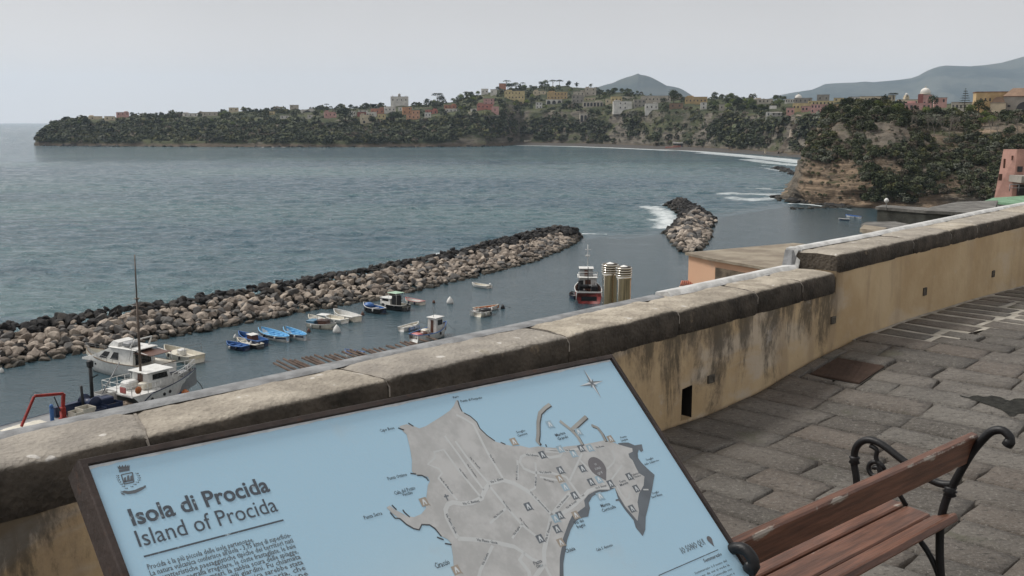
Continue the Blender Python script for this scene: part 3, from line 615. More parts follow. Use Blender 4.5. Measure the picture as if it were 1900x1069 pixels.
mb.add(sv, [(0, 2, 3, 1)]); mb.add([W(SL[0], 3.75, -1.995), W(SL[1], 3.75, -1.995), W(SL[1], 4.05, -1.995), W(SL[0], 4.05, -1.995), W(SL[0], 3.75, -1.77), W(SL[1], 3.75, -1.77), W(SL[1], 4.05, -1.77), W(SL[0], 4.05, -1.77)], [(3, 2, 6, 7), (0, 3, 7, 4), (1, 5, 6, 2), (4, 7, 6, 5)]); toW(mb).build('drain_slot', slot_shade, wall)
wdark = simple('weep_stone', (.085, .075, .06), .95, var=.4, scale=14, bump=.01)
for (x, y, w_, h_) in ((1318, 703, .075, .055), (1545, 594, .07, .06), (1715, 541, .07, .075), (1842, 508, .065, .07)):
    r = ray(x, y); k = 3.75 / (WN.x * r.x + WN.y * r.y); q = r * k; s_c = q.dot(WD); z_c = q.z
    mb = MB(); o_ = .004
    ring = lambda a, b, pp: [W(s_c - a, pp, z_c - b), W(s_c + a, pp, z_c - b), W(s_c + a, pp, z_c + b), W(s_c - a, pp, z_c + b)]
    mb.add(ring(w_ / 2, h_ / 2, 3.738) + ring(w_ / 2 - .008, h_ / 2 - .008, 3.735) + ring(w_ / 2 - .014, h_ / 2 - .014, 3.742) + ring(w_ / 2, h_ / 2, 3.755), [(0, 1, 5, 4), (1, 2, 6, 5), (2, 3, 7, 6), (3, 0, 4, 7), (4, 5, 9, 8), (5, 6, 10, 9), (6, 7, 11, 10), (7, 4, 8, 11), (8, 9, 10, 11), (0, 12, 13, 1), (1, 13, 14, 2), (2, 14, 15, 3), (3, 15, 12, 0)])
    toW(mb).build('weep_hole', wdark, wall)
# cap stones
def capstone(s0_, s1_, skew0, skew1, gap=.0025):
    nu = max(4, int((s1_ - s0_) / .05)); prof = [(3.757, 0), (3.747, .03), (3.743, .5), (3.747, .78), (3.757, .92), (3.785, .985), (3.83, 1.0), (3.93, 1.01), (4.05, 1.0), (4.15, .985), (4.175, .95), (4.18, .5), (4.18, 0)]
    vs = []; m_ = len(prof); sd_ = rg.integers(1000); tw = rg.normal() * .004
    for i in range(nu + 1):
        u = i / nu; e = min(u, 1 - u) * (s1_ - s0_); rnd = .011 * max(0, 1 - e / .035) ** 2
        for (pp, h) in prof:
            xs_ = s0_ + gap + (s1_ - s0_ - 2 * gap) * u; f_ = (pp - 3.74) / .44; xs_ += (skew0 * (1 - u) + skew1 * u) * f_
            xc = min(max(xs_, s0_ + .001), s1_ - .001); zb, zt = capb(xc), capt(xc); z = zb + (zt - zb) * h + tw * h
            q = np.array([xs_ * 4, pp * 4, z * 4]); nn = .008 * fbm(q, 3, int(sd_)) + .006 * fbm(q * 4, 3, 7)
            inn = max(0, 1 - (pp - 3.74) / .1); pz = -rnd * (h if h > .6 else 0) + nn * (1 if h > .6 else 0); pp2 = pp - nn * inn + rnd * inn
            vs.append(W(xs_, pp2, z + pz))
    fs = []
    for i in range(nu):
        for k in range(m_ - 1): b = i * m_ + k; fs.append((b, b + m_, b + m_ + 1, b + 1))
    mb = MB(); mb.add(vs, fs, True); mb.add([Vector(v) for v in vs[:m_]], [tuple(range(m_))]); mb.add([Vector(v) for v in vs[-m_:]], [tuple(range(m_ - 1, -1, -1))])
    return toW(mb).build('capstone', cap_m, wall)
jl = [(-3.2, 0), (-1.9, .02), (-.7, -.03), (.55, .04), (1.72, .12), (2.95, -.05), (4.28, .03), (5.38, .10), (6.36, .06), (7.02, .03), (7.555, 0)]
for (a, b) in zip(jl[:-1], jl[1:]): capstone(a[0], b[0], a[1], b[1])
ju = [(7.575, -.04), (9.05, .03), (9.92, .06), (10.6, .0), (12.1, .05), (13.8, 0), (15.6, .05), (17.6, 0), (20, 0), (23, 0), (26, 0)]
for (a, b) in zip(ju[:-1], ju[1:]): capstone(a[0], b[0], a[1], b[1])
jm = simple('joint_filler', (.24, .215, .185), .95, var=.3, scale=12, bump=.006)
for (s_, k_) in jl[1:-1] + ju[1:-3]:
    zt = capt(s_); mb = MB(); vs = []
    for f_, pp in ((0, 3.775), (.25, 3.86), (.6, 4.0), (1, 4.15)):
        for dx in (-.007, .007): vs.append(W(s_ + dx + k_ * f_, pp, zt - .012 + (.004 if f_ else -.008)))
    for zz in (zt - .05, zt - .1): vs += [W(s_ - .005, 3.752, zz), W(s_ + .005, 3.752, zz)]
    mb.add(vs, [(0, 1, 3, 2), (2, 3, 5, 4), (4, 5, 7, 6), (8, 9, 1, 0), (10, 11, 9, 8)], True); toW(mb).build('joint', jm, wall)
def strip(s0_, s1_, wd_, m, nm, hgt=.005, off=0.):
    vs = []; xs_ = np.arange(s0_, s1_ + .001, .06); 
    for x in xs_:
        k = 1 + .25 * vnoise(np.array([x * 5, 0, 0.])); xc = max(x, 7.565) if s0_ > 7.4 and wd_ > .05 and s0_ > 7.5 else x
        z = capt(xc); vs += [W(x, 4.14 - wd_ * k + off, z - .002), W(x, 4.15 - wd_ * k * .7 + off, z + hgt), W(x, 4.20 + off, z + hgt * .6), W(x, 4.215 + off, z - .05), W(x, 4.19, z - .22)]
    fs = []
    for i in range(len(xs_) - 1):
        for j in range(4): b = i * 5 + j; fs.append((b, b + 5, b + 6, b + 1))
    mb = MB(); mb.add(vs, fs, True); mb.add([Vector(v) for v in vs[:5]], [(0, 1, 2, 3, 4)]); return toW(mb).build(nm, m, wall)
strip(-3.2, 5.70, .045, greym, 'mortar_edge'); strip(5.72, 7.60, .07, whitem, 'mortar_edge', .03); strip(7.54, 26, .055, whitem, 'mortar_edge', .02)
mb = MB(); mb.add([W(7.49, 4.12, -1.2), W(7.49, 4.21, -1.22), W(7.53, 4.205, -1.06), W(7.53, 4.14, -1.06), W(7.575, 4.06, -1.2), W(7.575, 4.21, -1.22), W(7.575, 4.205, -1.05), W(7.575, 4.10, -1.05)], [(0, 1, 2, 3), (0, 3, 7, 4), (3, 2, 6, 7), (1, 5, 6, 2)])
toW(mb).build('mortar_edge', greym, wall)

# slope and quay below the wall
def slope_z(p_): return float(np.interp(p_, [4.1, 5, 12, 26, 45, 60, 62], [25.0, 22.5, 16.5, 9, 3.2, 1.2, -2]))
vs = []; fs = []; sx_ = np.arange(-60, 150, 3.0); pz_ = [4.17, 5, 7, 9, 12, 16, 20, 26, 32, 38, 45, 52, 59.9, 60, 61]
for s in sx_:
    for p_ in pz_:
        q = WD * float(s) + WN * p_; vs.append(Vector((q.x, q.y, slope_z(p_) + (.6 * float(vnoise(np.array([s / 5, p_ / 5, 0.]))) if 6 < p_ < 50 else 0))))
k_ = len(pz_)
for i in range(len(sx_) - 1):
    for j in range(k_ - 1): b = i * k_ + j; fs.append((b, b + k_, b + k_ + 1, b + 1))
mb = MB(); mb.add(vs, fs, True); tag(mb.build('terrain', simple('slope_ground', (.10, .09, .06), .95, var=.5, scale=.4)), kind='structure')
vs = [W(-3.3, 3.9, -2.3), W(26.2, 3.9, -2.3), W(26.2, -7.1, -2.3), W(-3.3, -7.1, -2.3)]
mb = MB(); mb.add(vs + [v - Vector((0, 0, 8)) for v in vs], [(0, 1, 2, 3), (0, 3, 7, 4), (1, 5, 6, 2), (2, 6, 7, 3)]); tag(mb.build('terrace_base', greym), kind='structure')

# ------------------------------------------------------------------ breakwaters
def rockmesh(seed, jag=.32):
    import bmesh
    bm = bmesh.new(); r = np.random.default_rng(seed)
    for _ in range(17):
        q = Vector(r.normal(size=3)).normalized() * (.82 + .3 * r.random()); q.z *= .9; bm.verts.new(q)
    g_ = bmesh.ops.convex_hull(bm, input=list(bm.verts)); bmesh.ops.delete(bm, geom=[v for v in bm.verts if not v.link_faces], context='VERTS')
    bmesh.ops.dissolve_limit(bm, angle_limit=.32, verts=bm.verts, edges=bm.edges)
    bmesh.ops.bevel(bm, geom=list(bm.edges), offset=.07, segments=1, affect='EDGES', profile=.5, clamp_overlap=True); bmesh.ops.triangulate(bm, faces=bm.faces)
    bmesh.ops.transform(bm, matrix=Matrix.Diagonal((1.0 + .3 * r.random(), .8 + .3 * r.random(), .62 + .25 * r.random(), 1)), verts=bm.verts)
    me = bpy.data.meshes.new('boulder'); bm.to_mesh(me); bm.free(); return me
def rock_mat(name, c0, c1, c2, k=.5):
    n = N(name); p = n.pos(); r = n.rand(); col = n.mix(r, c0, c1); col = n.mix(n.ramp(n.math('FRACT', n.math('MULTIPLY', r, 7.31)), .66, .72), col, c2)
    col = n.mix(n.ramp(n.noise(p, 2.4, 5, .65), .42, .7, 0, k), col, tuple(x * .45 for x in c0)); n.bump(n.noise(p, 3.5, 6, .65), .14, .9)
    wz = n.sep(n.pos((1, 1, 1), True))[2]; col = n.mix(n.ramp(n.math('ADD', wz, n.noise(p, 2, 3)), .75, 1.25, .85, 0), col, (.03, .028, .022)); return n.fin(col, .9, spec=.2)
tanm = rock_mat('tan_limestone', (.17, .142, .12), (.43, .37, .31), (.125, .12, .115)); blackm = rock_mat('black_basalt', (.020, .020, .021), (.045, .043, .042), (.06, .055, .05), .4)
rmT = [rockmesh(i) for i in range(10)]; rmB = [rockmesh(20 + i) for i in range(8)]
for m_ in rmT: m_.materials.append(tanm)
for m_ in rmB: m_.materials.append(blackm)
rocks = []     # (pos, radius, black?)
def between(A, B, t): return [(a[0] * (1 - t) + b[0] * t, a[1] * (1 - t) + b[1] * t) for a, b in zip(A, B)]
def bw(inner, crest_h, crest, step, nacr, blk_from, outw, rg, rmin=.42, rmax=1.02):
    # inner waterline pixels, crest pixels; crest height in metres; boulders on the harbour slope, black ones on the crest and seaward
    I = [atz(x, y, 0) for x, y in inner]; K = [atz(x, y, crest_h) for x, y in crest]
    L = [0]
    for a, b in zip(I[:-1], I[1:]): L.append(L[-1] + (b - a).length)
    tot = L[-1]; d = 0
    def at(P, t):
        x = t * tot; j = max(0, min(len(L) - 2, next((i for i in range(len(L) - 1) if L[i + 1] >= x), len(L) - 2))); u = (x - L[j]) / (L[j + 1] - L[j]); return P[j].lerp(P[j + 1], u)
    while d < tot:
        t = d / tot; a, c = at(I, t), at(K, t); ac = c - a
        for k in range(nacr + outw):
            u = (k + rg.random() * .8 - .2) / nacr; pos = a + ac * min(u, 1.03); 
            if u > 1.0: pos = c + Vector((ac.x, ac.y, 0)).normalized() * (u - 1) * nacr * 1.5 - Vector((0, 0, (u - 1) * 2.0))
            tan = (at(I, min(1, t + .02)) - at(I, max(0, t - .02))).normalized(); pos = pos + tan * rg.normal() * .55 + Vector((0, 0, rg.normal() * .22 - .15))
            rocks.append((pos, rmin + (rmax - rmin) * rg.random() ** 1.4, u > blk_from(t) + rg.normal() * .04 or rg.random() < (.05)))
        d += step
rg2 = np.random.default_rng(5)
inner = [(-90, 702), (0, 684), (150, 656), (330, 624), (520, 588), (700, 556), (860, 520), (1000, 483), (1060, 455), (1078, 438)]
crest = [(-90, 622), (0, 607), (150, 587), (330, 560), (520, 528), (700, 496), (860, 464), (980, 433), (1040, 421), (1066, 426)]
bw(inner, 2.6, crest, .84, 12, lambda t: .84 - .30 * max(0, t - .55) / .45 if t < .97 else .2, 3, rg2)
# second, bent reef
in2 = [(1322, 404), (1320, 418), (1316, 432), (1311, 446), (1304, 462), (1285, 468), (1268, 466), (1252, 455), (1240, 440)]
def fillreef(poly, M, hgt, blk, rg, r0=.65, r1=1.3):
    P = [atz(x, y, 0) for x, y in poly]; pl = [(q.x, q.y) for q in P]; xs_ = [q[0] for q in pl]; ys_ = [q[1] for q in pl]; k = 0
    while k < M:
        x = rg.uniform(min(xs_), max(xs_)); y = rg.uniform(min(ys_), max(ys_))
        if not inpoly(np.array([x]), np.array([y]), pl)[0]: continue
        e = float(segdist(np.array([x]), np.array([y]), pl + [pl[0]])[0]); z = min(hgt, e * .55) - .2 + rg.normal() * .25
        px, py = pxof(np.array([x, y, 0.])); rocks.append((Vector((x, y, z)), r0 + (r1 - r0) * rg.random(), blk(px, py, rg))); k += 1
fillreef([(1233, 380), (1250, 377), (1275, 378), (1300, 388), (1322, 402), (1329, 408), (1322, 420), (1318, 436), (1312, 450), (1304, 463), (1285, 470), (1266, 468), (1250, 456), (1240, 442), (1233, 432), (1244, 422), (1256, 408), (1262, 398), (1250, 390)], 760, 3.0, lambda x, y, r: y < 413 + r.normal() * 5 or (x < 1262 and y < 434) or r.random() < .08, rg2)
print('rocks', len(rocks))
corem = simple('rubble_core', (.045, .040, .034), 1, var=.5, scale=.8, bump=.1)
I = [atz(x, y, -.8) for x, y in inner]; K = [atz(x, y, 2.6) for x, y in crest]; mb = MB(); vs = []
for i in range(len(I)):
    k = K[min(i, len(K) - 1)]; ac = (k - I[i]); ac.z = 0; u_ = ac.normalized(); vs += [I[i] + u_ * .6, k - u_ * 1.2 - Vector((0, 0, 1.0)), k + u_ * .6 - Vector((0, 0, 1.0)), k + u_ * 4 - Vector((0, 0, 3.8))]
mb.add(vs, [(4 * i + j, 4 * i + j + 1, 4 * i + j + 5, 4 * i + j + 4) for i in range(len(I) - 1) for j in range(3)]); tag(mb.build('rubble', corem), 'dark rubble filling between the breakwater boulders', 'rubble', kind='stuff')
near = sorted(range(len(rocks)), key=lambda i: -(rocks[i][1] / rocks[i][0].length))
nearset = set(near[:300]); 
bulk = {0: ([], [], []), 1: ([], [], [])}
import mathutils
for i, (pos, r, bk) in enumerate(rocks):
    me = (rmB if bk else rmT)[rg2.integers(8)]; E = mathutils.Euler(tuple(rg2.uniform(-.6, .6, 2)) + (rg2.uniform(0, 6.28),))
    if i in nearset:
        o = bpy.data.objects.new('boulder', me); C.objects.link(o); o.location = pos; o.rotation_euler = E; o.scale = (r, r, r)
        if bk: tag(o, 'black basalt boulder on the crest of the long breakwater', 'boulder', 'black boulders of the breakwater')
        else: tag(o, 'pale tan boulder piled on the harbour side of the long breakwater', 'boulder', 'tan boulders of the breakwater')
    else:
        Mx = Matrix.LocRotScale(pos, E, Vector((r, r, r))); vv = np.array([v.co[:] for v in me.vertices]); A = np.array(Mx); vv = vv @ A[:3, :3].T + A[:3, 3]
        ff = np.array([p_.vertices[:] for p_ in me.polygons]); b = bulk[int(bk)]; off = sum(len(x) for x in b[0]); b[0].append(vv); b[1].append(ff + off); b[2].append(np.repeat(rg2.random((1, 3)), len(vv), 0))
def bulk_mat(name, c0, c1, c2):
    n = N(name); p = n.pos(); r = n.sep(n.attr('tint', 'Color')); col = n.mix(r[0], c0, c1); col = n.mix(n.ramp(r[1], .68, .74), col, c2)
    col = n.mix(n.ramp(n.noise(p, 1.5, 5, .65), .45, .7, 0, .5), col, tuple(x * .45 for x in c0)); n.bump(n.noise(p, 2.5, 6, .65), .16, .9)
    wz = n.sep(n.pos((1, 1, 1), True))[2]; col = n.mix(n.ramp(n.math('ADD', wz, n.noise(p, 1, 3)), .75, 1.25, .85, 0), col, (.03, .028, .022)); return n.fin(col, .9, spec=.2)
for bk, (nm, m_, lb) in {0: ('boulders', bulk_mat('tan_limestone_far', (.17, .142, .12), (.42, .36, .30), (.125, .12, .115)), 'pale tan boulders of the far breakwater stretches'), 1: ('boulders', bulk_mat('black_basalt_far', (.020, .020, .021), (.045, .043, .042), (.06, .055, .05)), 'black basalt boulders along the seaward breakwater edge')}.items():
    b = bulk[bk]; o = npmesh(nm, np.concatenate(b[0]), np.concatenate(b[1]), m_, False, {'tint': np.concatenate(b[2])}); tag(o, lb, 'boulders', kind='stuff')
# sea rocks off the beach and round the cliff foot
def searock(name, label, pts, M, seed, r0, r1, hgt=.5):
    r = np.random.default_rng(seed); VVv = []; Fv = []; T_ = []; off = 0
    for k in range(M):
        j = r.integers(len(pts) - 1); t = r.random(); x = pts[j][0] * (1 - t) + pts[j + 1][0] * t; y = pts[j][1] * (1 - t) + pts[j + 1][1] * t; q = atz(x, y, 0)
        q += Vector((r.normal() * 1.2, r.normal() * 1.6, (r.random() - .6) * hgt)); me = rmB[r.integers(8)]; s_ = r0 + (r1 - r0) * r.random() ** 2
        Mx = np.array(Matrix.LocRotScale(q, mathutils.Euler((r.uniform(-.3, .3), r.uniform(-.3, .3), r.uniform(0, 6))), Vector((s_ * 1.4, s_, s_ * .8)))); vv = np.array([v.co[:] for v in me.vertices]) @ Mx[:3, :3].T + Mx[:3, 3]
        VVv.append(vv); Fv.append(np.array([p_.vertices[:] for p_ in me.polygons]) + off); off += len(vv); T_.append(np.repeat(r.random((1, 3)), len(vv), 0))
    o = npmesh(name, np.concatenate(VVv), np.concatenate(Fv), bulkB, False, {'tint': np.concatenate(T_)}); tag(o, label, 'rocks', kind='stuff')
bulkB = bpy.data.materials['black_basalt_far']
searock('sea_rocks', 'dark flat rocks awash in the surf left of the cliff', [(1438, 312), (1450, 314), (1468, 321), (1482, 324)], 46, 1, 1.2, 3.4, .9)
searock('shore_rocks', 'dark boulders at the foot of the cliff point', [(1444, 367), (1462, 370), (1485, 374), (1512, 378), (1545, 383), (1570, 385)], 120, 2, .8, 2.2, .8)
searock('sea_rocks', 'low dark reef breaking the water under the cliff', [(1478, 389), (1500, 386), (1530, 386), (1545, 384)], 34, 3, .5, 1.3, .4)
searock('shore_rocks', 'dark rocks along the far headland waterline', [(72, 271), (200, 272), (480, 273.5), (740, 273.5), (940, 271.5)], 260, 4, 1.2, 3.6, 1.2)

# ------------------------------------------------------------------ information board
_a, _t, _r = math.radians(44.196), math.radians(45.232), math.radians(-2.393)
BU = Vector((math.sin(_a) * math.cos(_r), math.cos(_a) * math.cos(_r), math.sin(_r))); _hz = Vector((-math.cos(_a), math.sin(_a), 0))
BV = -(_hz * math.cos(_t) + Vector((0, 0, 1)) * math.sin(_t)); BV = (BV - BU * BU.dot(BV)).normalized(); BN = BV.cross(BU)
r = ray(160.9, 863.8); BO = r * (-.64 / r.z) + Vector((0, 0, CZ)); BW, BH = 1.579, .95
board = thing('information_board', 'tilted light blue island map board in a rusty brown frame in front of the wall', 'information board', BO + BU * .8 + BV * .5 - Vector((0, 0, 1.0)))
bo = Vector(board.location); board.location.z = CZ - 2.0; bo = Vector(board.location)
def pan(x, y):
    r = ray(x, y); k = (BO - Vector((0, 0, CZ))).dot(BN) / r.dot(BN); q = r * k + Vector((0, 0, CZ)) - BO; return (q.dot(BU), q.dot(BV))
def B3(a, b, h=0.): return BO + BU * a + BV * b + BN * (h * .3 if 0 < h < .0019 else h) - bo
M_iron = simple('corten_frame', (.050, .038, .034), .6, .3, var=.35, scale=9, bump=.003, dirt=(.085, .045, .03))
m_ = .014; dp = .062
mb = MB(); O = [(-m_, -m_), (BW + m_, -m_), (BW + m_, BH + m_), (-m_, BH + m_)]; I_ = [(0, 0), (BW, 0), (BW, BH), (0, BH)]; e_ = .0045
vs = [B3(a, b, .002) for a, b in O] + [B3(a + (e_ if a < 1 else -e_) * .6, b + (e_ if b < .5 else -e_) * .6, .0065) for a, b in O] + [B3(a, b, .0065) for a, b in I_] + [B3(a, b, -.004) for a, b in I_] + [B3(a * 1.0, b * 1.0, -dp) for a, b in O]
q4 = lambda A, B_: [(A + i, A + (i + 1) % 4, B_ + (i + 1) % 4, B_ + i) for i in range(4)]
mb.add(vs, q4(0, 4) + q4(4, 8) + q4(8, 12) + q4(16, 0) + [(12, 13, 14, 15), (19, 18, 17, 16)]); mb.build('frame', M_iron, board)
# chipped upper rim of the print, blue sheet
n = N('blue_print'); p = n.pos(); gx = n.attr('painted_sheen'); ch = n.noise(p, 7, 5, .6)
col = n.mix(n.ramp(gx, .1, .95), (.36, .56, .70), (.62, .69, .66)); col = n.mix(n.ramp(n.noise(p, 190, 2), .35, .7, 0, .25), col, (.42, .56, .66)); col = n.mix(n.ramp(ch, .62, .8, 0, .35), col, (.42, .52, .58))  # pale lower middle is sky sheen painted into the sheet's colour
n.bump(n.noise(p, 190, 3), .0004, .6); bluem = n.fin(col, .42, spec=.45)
na, nb = 90, 54; A_g, B_g = np.meshgrid(np.linspace(0.0035, BW - .0035, na), np.linspace(0, BH - .003, nb)); 
top = .006 + .006 * np.abs(fbm(np.stack([A_g * 30, A_g * 0, A_g * 0], -1), 4, 3)) ; B_g = np.maximum(B_g, 0) ; B_g = np.where(np.arange(nb)[:, None] == 0, top, np.maximum(B_g, top + .001))
Pp = np.array(B3(0, 0, 0))[None, None] + A_g[..., None] * np.array(BU) + B_g[..., None] * np.array(BV) + (-.0005) * np.array(BN)
painted_sheen = np.exp(-((A_g - .62) / .60) ** 2 - ((B_g - .92) / .50) ** 2)
npmesh('map_panel', Pp.reshape(-1, 3), grid_faces(nb, na)[:, ::-1], bluem, False, {'painted_sheen': painted_sheen.ravel()}, board)
whitep = simple('white_edge', (.62, .66, .68), .7, var=.15, scale=30)
mb = MB(); mb.add([B3(.001, .001, -.002), B3(BW - .001, .001, -.002), B3(BW - .001, BH - .001, -.002), B3(.001, BH - .001, -.002)], [(3, 2, 1, 0)]); mb.build('backing_sheet', whitep, board)
def worn(name, c, lo=.62, amt=.8):
    n = N(name); p = n.pos(); return n.fin(n.mix(n.ramp(n.noise(p, 60, 5, .7), lo, lo + .08, 0, amt), c, (.42, .52, .58)), .5, spec=.3)
inkm = worn('dark_ink', (.075, .088, .105), .60, .75); inkg = worn('grey_ink', (.12, .135, .15), .66, .5)
n = N('map_land_print'); p = n.pos(); landm = n.fin(n.mix(n.ramp(n.noise(p, 16, 6, .65), .35, .66), (.40, .405, .40), (.50, .505, .50)), .5, spec=.4)
roadm = simple('road_print', (.52, .54, .54), .5, var=.08); cliffm = simple('cliff_print', (.125, .145, .165), .5, var=.12, scale=20); beigem = simple('beige_print', (.34, .30, .25), .5, var=.1); lblue = simple('pale_blue_print', (.30, .42, .50), .5, var=.1); whm = simple('white_print', (.60, .64, .66), .5, var=.1)
ZA = lambda x, y: pan(680 + x / 2.5516, 650 + y / 2.5516)
def poly(pts, h, z=ZA):
    mb = MB(); mb.add([B3(*z(x, y), h) for x, y in pts], [tuple(range(len(pts)))]); return mb
def ribbon(mb, pts, wd, h, z=ZA):
    P = [Vector(z(x, y)).to_2d() if len(z(x, y)) == 2 else 0 for x, y in pts]; L, R = [], []
    for i, q in enumerate(P):
        t = (P[min(i + 1, len(P) - 1)] - P[max(i - 1, 0)]).normalized(); nn = Vector((-t.y, t.x)) * wd / 2; L.append(q + nn); R.append(q - nn)
    vs = [B3(q.x, q.y, h) for q in L + R]; k = len(P); mb.add(vs, [(i, i + 1, k + i + 1, k + i) for i in range(k - 1)]); return mb
dark1 = [(1190, 440), (1215, 437), (1240, 437), (1270, 450), (1303, 445), (1310, 475), (1300, 482), (1290, 470), (1284, 487), (1286, 510), (1300, 530), (1330, 560), (1364, 590), (1352, 660), (1337, 730), (1322, 790), (1320, 850), (1308, 880), (1290, 858), (1275, 840), (1265, 805), (1225, 757), (1195, 712), (1180, 714), (1180, 706), (1192, 704), (1178, 660), (1200, 640), (1250, 620), (1250, 540), (1230, 490)]
dark2 = [(1172, 654), (1140, 667), (1112, 672), (1090, 680), (1068, 694), (1052, 722), (1058, 748), (1050, 787), (1012, 795), (988, 812), (967, 850), (950, 900), (942, 950), (932, 1010), (935, 1210), (900, 1210), (900, 1000), (915, 900), (940, 820), (1000, 740), (1040, 690), (1100, 650), (1160, 640)]
mb = poly(dark1, .0002); mb.add([B3(*ZA(x, y), .0002) for x, y in dark2], [tuple(range(len(dark2)))]); mb.build('cliff_print', cliffm, board)
land = [(432, 237), (440, 265), (455, 290), (490, 315), (520, 340), (535, 370), (570, 405), (610, 432), (650, 445), (700, 455), (730, 452), (770, 462), (815, 455), (850, 460), (900, 462), (950, 455), (1000, 450), (1060, 440), (1110, 430), (1130, 425), (1160, 433), (1190, 445), (1240, 460), (1258, 464), (1260, 480), (1240, 490), (1245, 507), (1260, 522), (1275, 555), (1290, 582), (1316, 598), (1312, 640), (1290, 680), (1283, 720), (1290, 760), (1283, 808), (1255, 775), (1225, 740), (1195, 690), (1176, 652), (1150, 650), (1120, 655), (1080, 668), (1050, 684), (1030, 710), (1035, 740), (1000, 766), (975, 780), (960, 810), (945, 850), (930, 890), (925, 930), (915, 980), (914, 1069), (912, 1210), (440, 1210), (425, 1100), (414, 1050), (410, 980), (400, 915), (385, 895), (355, 880), (325, 840), (300, 825), (262, 825), (250, 850), (225, 845), (190, 825), (155, 797), (120, 770), (95, 745), (110, 735), (135, 755), (165, 770), (190, 785), (225, 790), (260, 775), (280, 750), (283, 700), (290, 640), (300, 620), (290, 600), (262, 590), (240, 592), (215, 575), (215, 520), (205, 460), (190, 400), (165, 375), (155, 360), (190, 350), (225, 360), (250, 370), (280, 360), (320, 335), (360, 310), (395, 285), (412, 265), (425, 237)]
poly(land, .0005).build('map_land', landm, board)
mb = MB()
for pts, wd in (([(425, 305), (465, 325), (505, 350), (540, 420), (570, 480), (645, 605)], .007), ([(370, 405), (440, 500), (500, 590), (556, 662)], .006), ([(420, 430), (470, 500), (530, 575), (580, 632)], .006), ([(430, 710), (340, 605), (358, 582), (345, 562), (290, 540), (326, 507), (320, 482), (365, 470), (430, 560), (545, 700)], .006),
    ([(432, 890), (405, 840), (380, 790), (374, 755), (385, 730), (410, 720), (450, 727), (500, 722), (545, 700), (560, 662), (585, 628), (645, 615), (700, 630), (760, 665), (800, 700), (880, 782)], .012), ([(580, 640), (660, 740), (740, 830), (828, 900)], .007), ([(775, 665), (798, 652), (803, 590), (800, 530)], .006),
    ([(845, 478), (900, 480), (928, 487), (915, 500), (870, 508), (820, 497), (760, 493), (732, 505), (726, 530), (745, 560), (790, 580), (880, 582), (945, 600), (1010, 690), (1030, 685)], .008), ([(845, 468), (930, 480), (1000, 468), (1125, 460)], .007), ([(1020, 490), (960, 620)], .006), ([(1010, 520), (1060, 570), (1130, 640)], .006), ([(820, 600), (905, 615)], .006),
    ([(1150, 652), (1090, 652), (1050, 667), (1030, 690), (985, 732), (905, 790)], .010), ([(965, 675), (905, 745), (875, 790), (858, 870), (840, 950), (843, 1010), (800, 1072), (785, 1120)], .012), ([(843, 1015), (860, 1050), (875, 1075)], .008), ([(432, 892), (520, 897), (620, 912), (700, 930), (745, 960), (725, 992), (770, 1050), (775, 1110)], .011), ([(745, 960), (785, 990), (820, 1002)], .009),
    ([(598, 925), (540, 1040), (525, 1100)], .008), ([(690, 890), (740, 820)], .006), ([(585, 820), (665, 745)], .006), ([(715, 520), (716, 610)], .006), ([(1165, 475), (1176, 510), (1170, 532), (1140, 562)], .005), ([(1160, 612), (1210, 545)], .005), ([(1185, 642), (1205, 680), (1230, 710), (1243, 700), (1246, 668)], .006), ([(1310, 660), (1335, 660)], .004)):
    mb = MB(); ribbon(mb, pts, wd, .0008); mb.build('map_road', roadm, board)
ms = MB(); pierm = simple('pier_print', (.36, .36, .34), .5)
for pts, wd in (([(868, 256), (845, 272), (820, 297), (812, 340), (812, 400), (808, 432), (822, 445)], .010), ([(915, 335), (970, 378)], .010), ([(970, 378), (1000, 350), (1040, 314)], .011), ([(968, 376), (1000, 410), (1022, 448)], .010), ([(1065, 355), (1092, 366), (1115, 395), (1132, 430)], .009)): mb = MB(); ribbon(mb, pts, wd, .0009); mb.build('map_pier', pierm, board); ribbon(ms, [(x + 5, y + 4) for x, y in pts], wd, .0006)
ms.build('pier_shadow', simple('shadow_print', (.06, .065, .07), .5), board); shm = bpy.data.materials['shadow_print']
for pts in ([(432, 238), (440, 265), (452, 290)], [(462, 297), (492, 313), (522, 340), (536, 370), (570, 403), (608, 430)], [(635, 436), (658, 446)], [(150, 368), (178, 378)], [(198, 345), (222, 360)], [(208, 583), (235, 586)], [(240, 592), (262, 592), (285, 605), (293, 618)], [(120, 733), (142, 755)], [(172, 755), (180, 768), (205, 790)], [(112, 768), (135, 795), (158, 797), (190, 825), (225, 845), (250, 850), (262, 825), (300, 827), (325, 845), (355, 882)], [(334, 885), (365, 897)], [(371, 915), (403, 920)], [(820, 436), (826, 450)], [(848, 445), (853, 458)]): ms = MB(); ribbon(ms, pts, .0035, .0009); ms.build('coast_shadow', shm, board)
def icon(mb, mw, x, y, s=.0125):
    a, b = ZA(x, y); f = lambda da, db, h: B3(a + da * s, b + db * s, h); mb.add([f(-1, 1, .0011), f(.75, 1, .0011), f(1.25, 1.35, .0011), f(1, .6, .0011), f(1, -1, .0011), f(-1, -1, .0011)], [(0, 1, 2, 3, 4, 5)])
    mw.add([f(-.55, .65, .0013), f(-.2, -.5, .0013), f(.1, -.75, .0013), f(.35, -.4, .0013), f(.6, .65, .0013), f(.25, .65, .0013), f(.1, .05, .0013), f(-.1, .05, .0013), f(-.25, .65, .0013)], [tuple(range(9))])
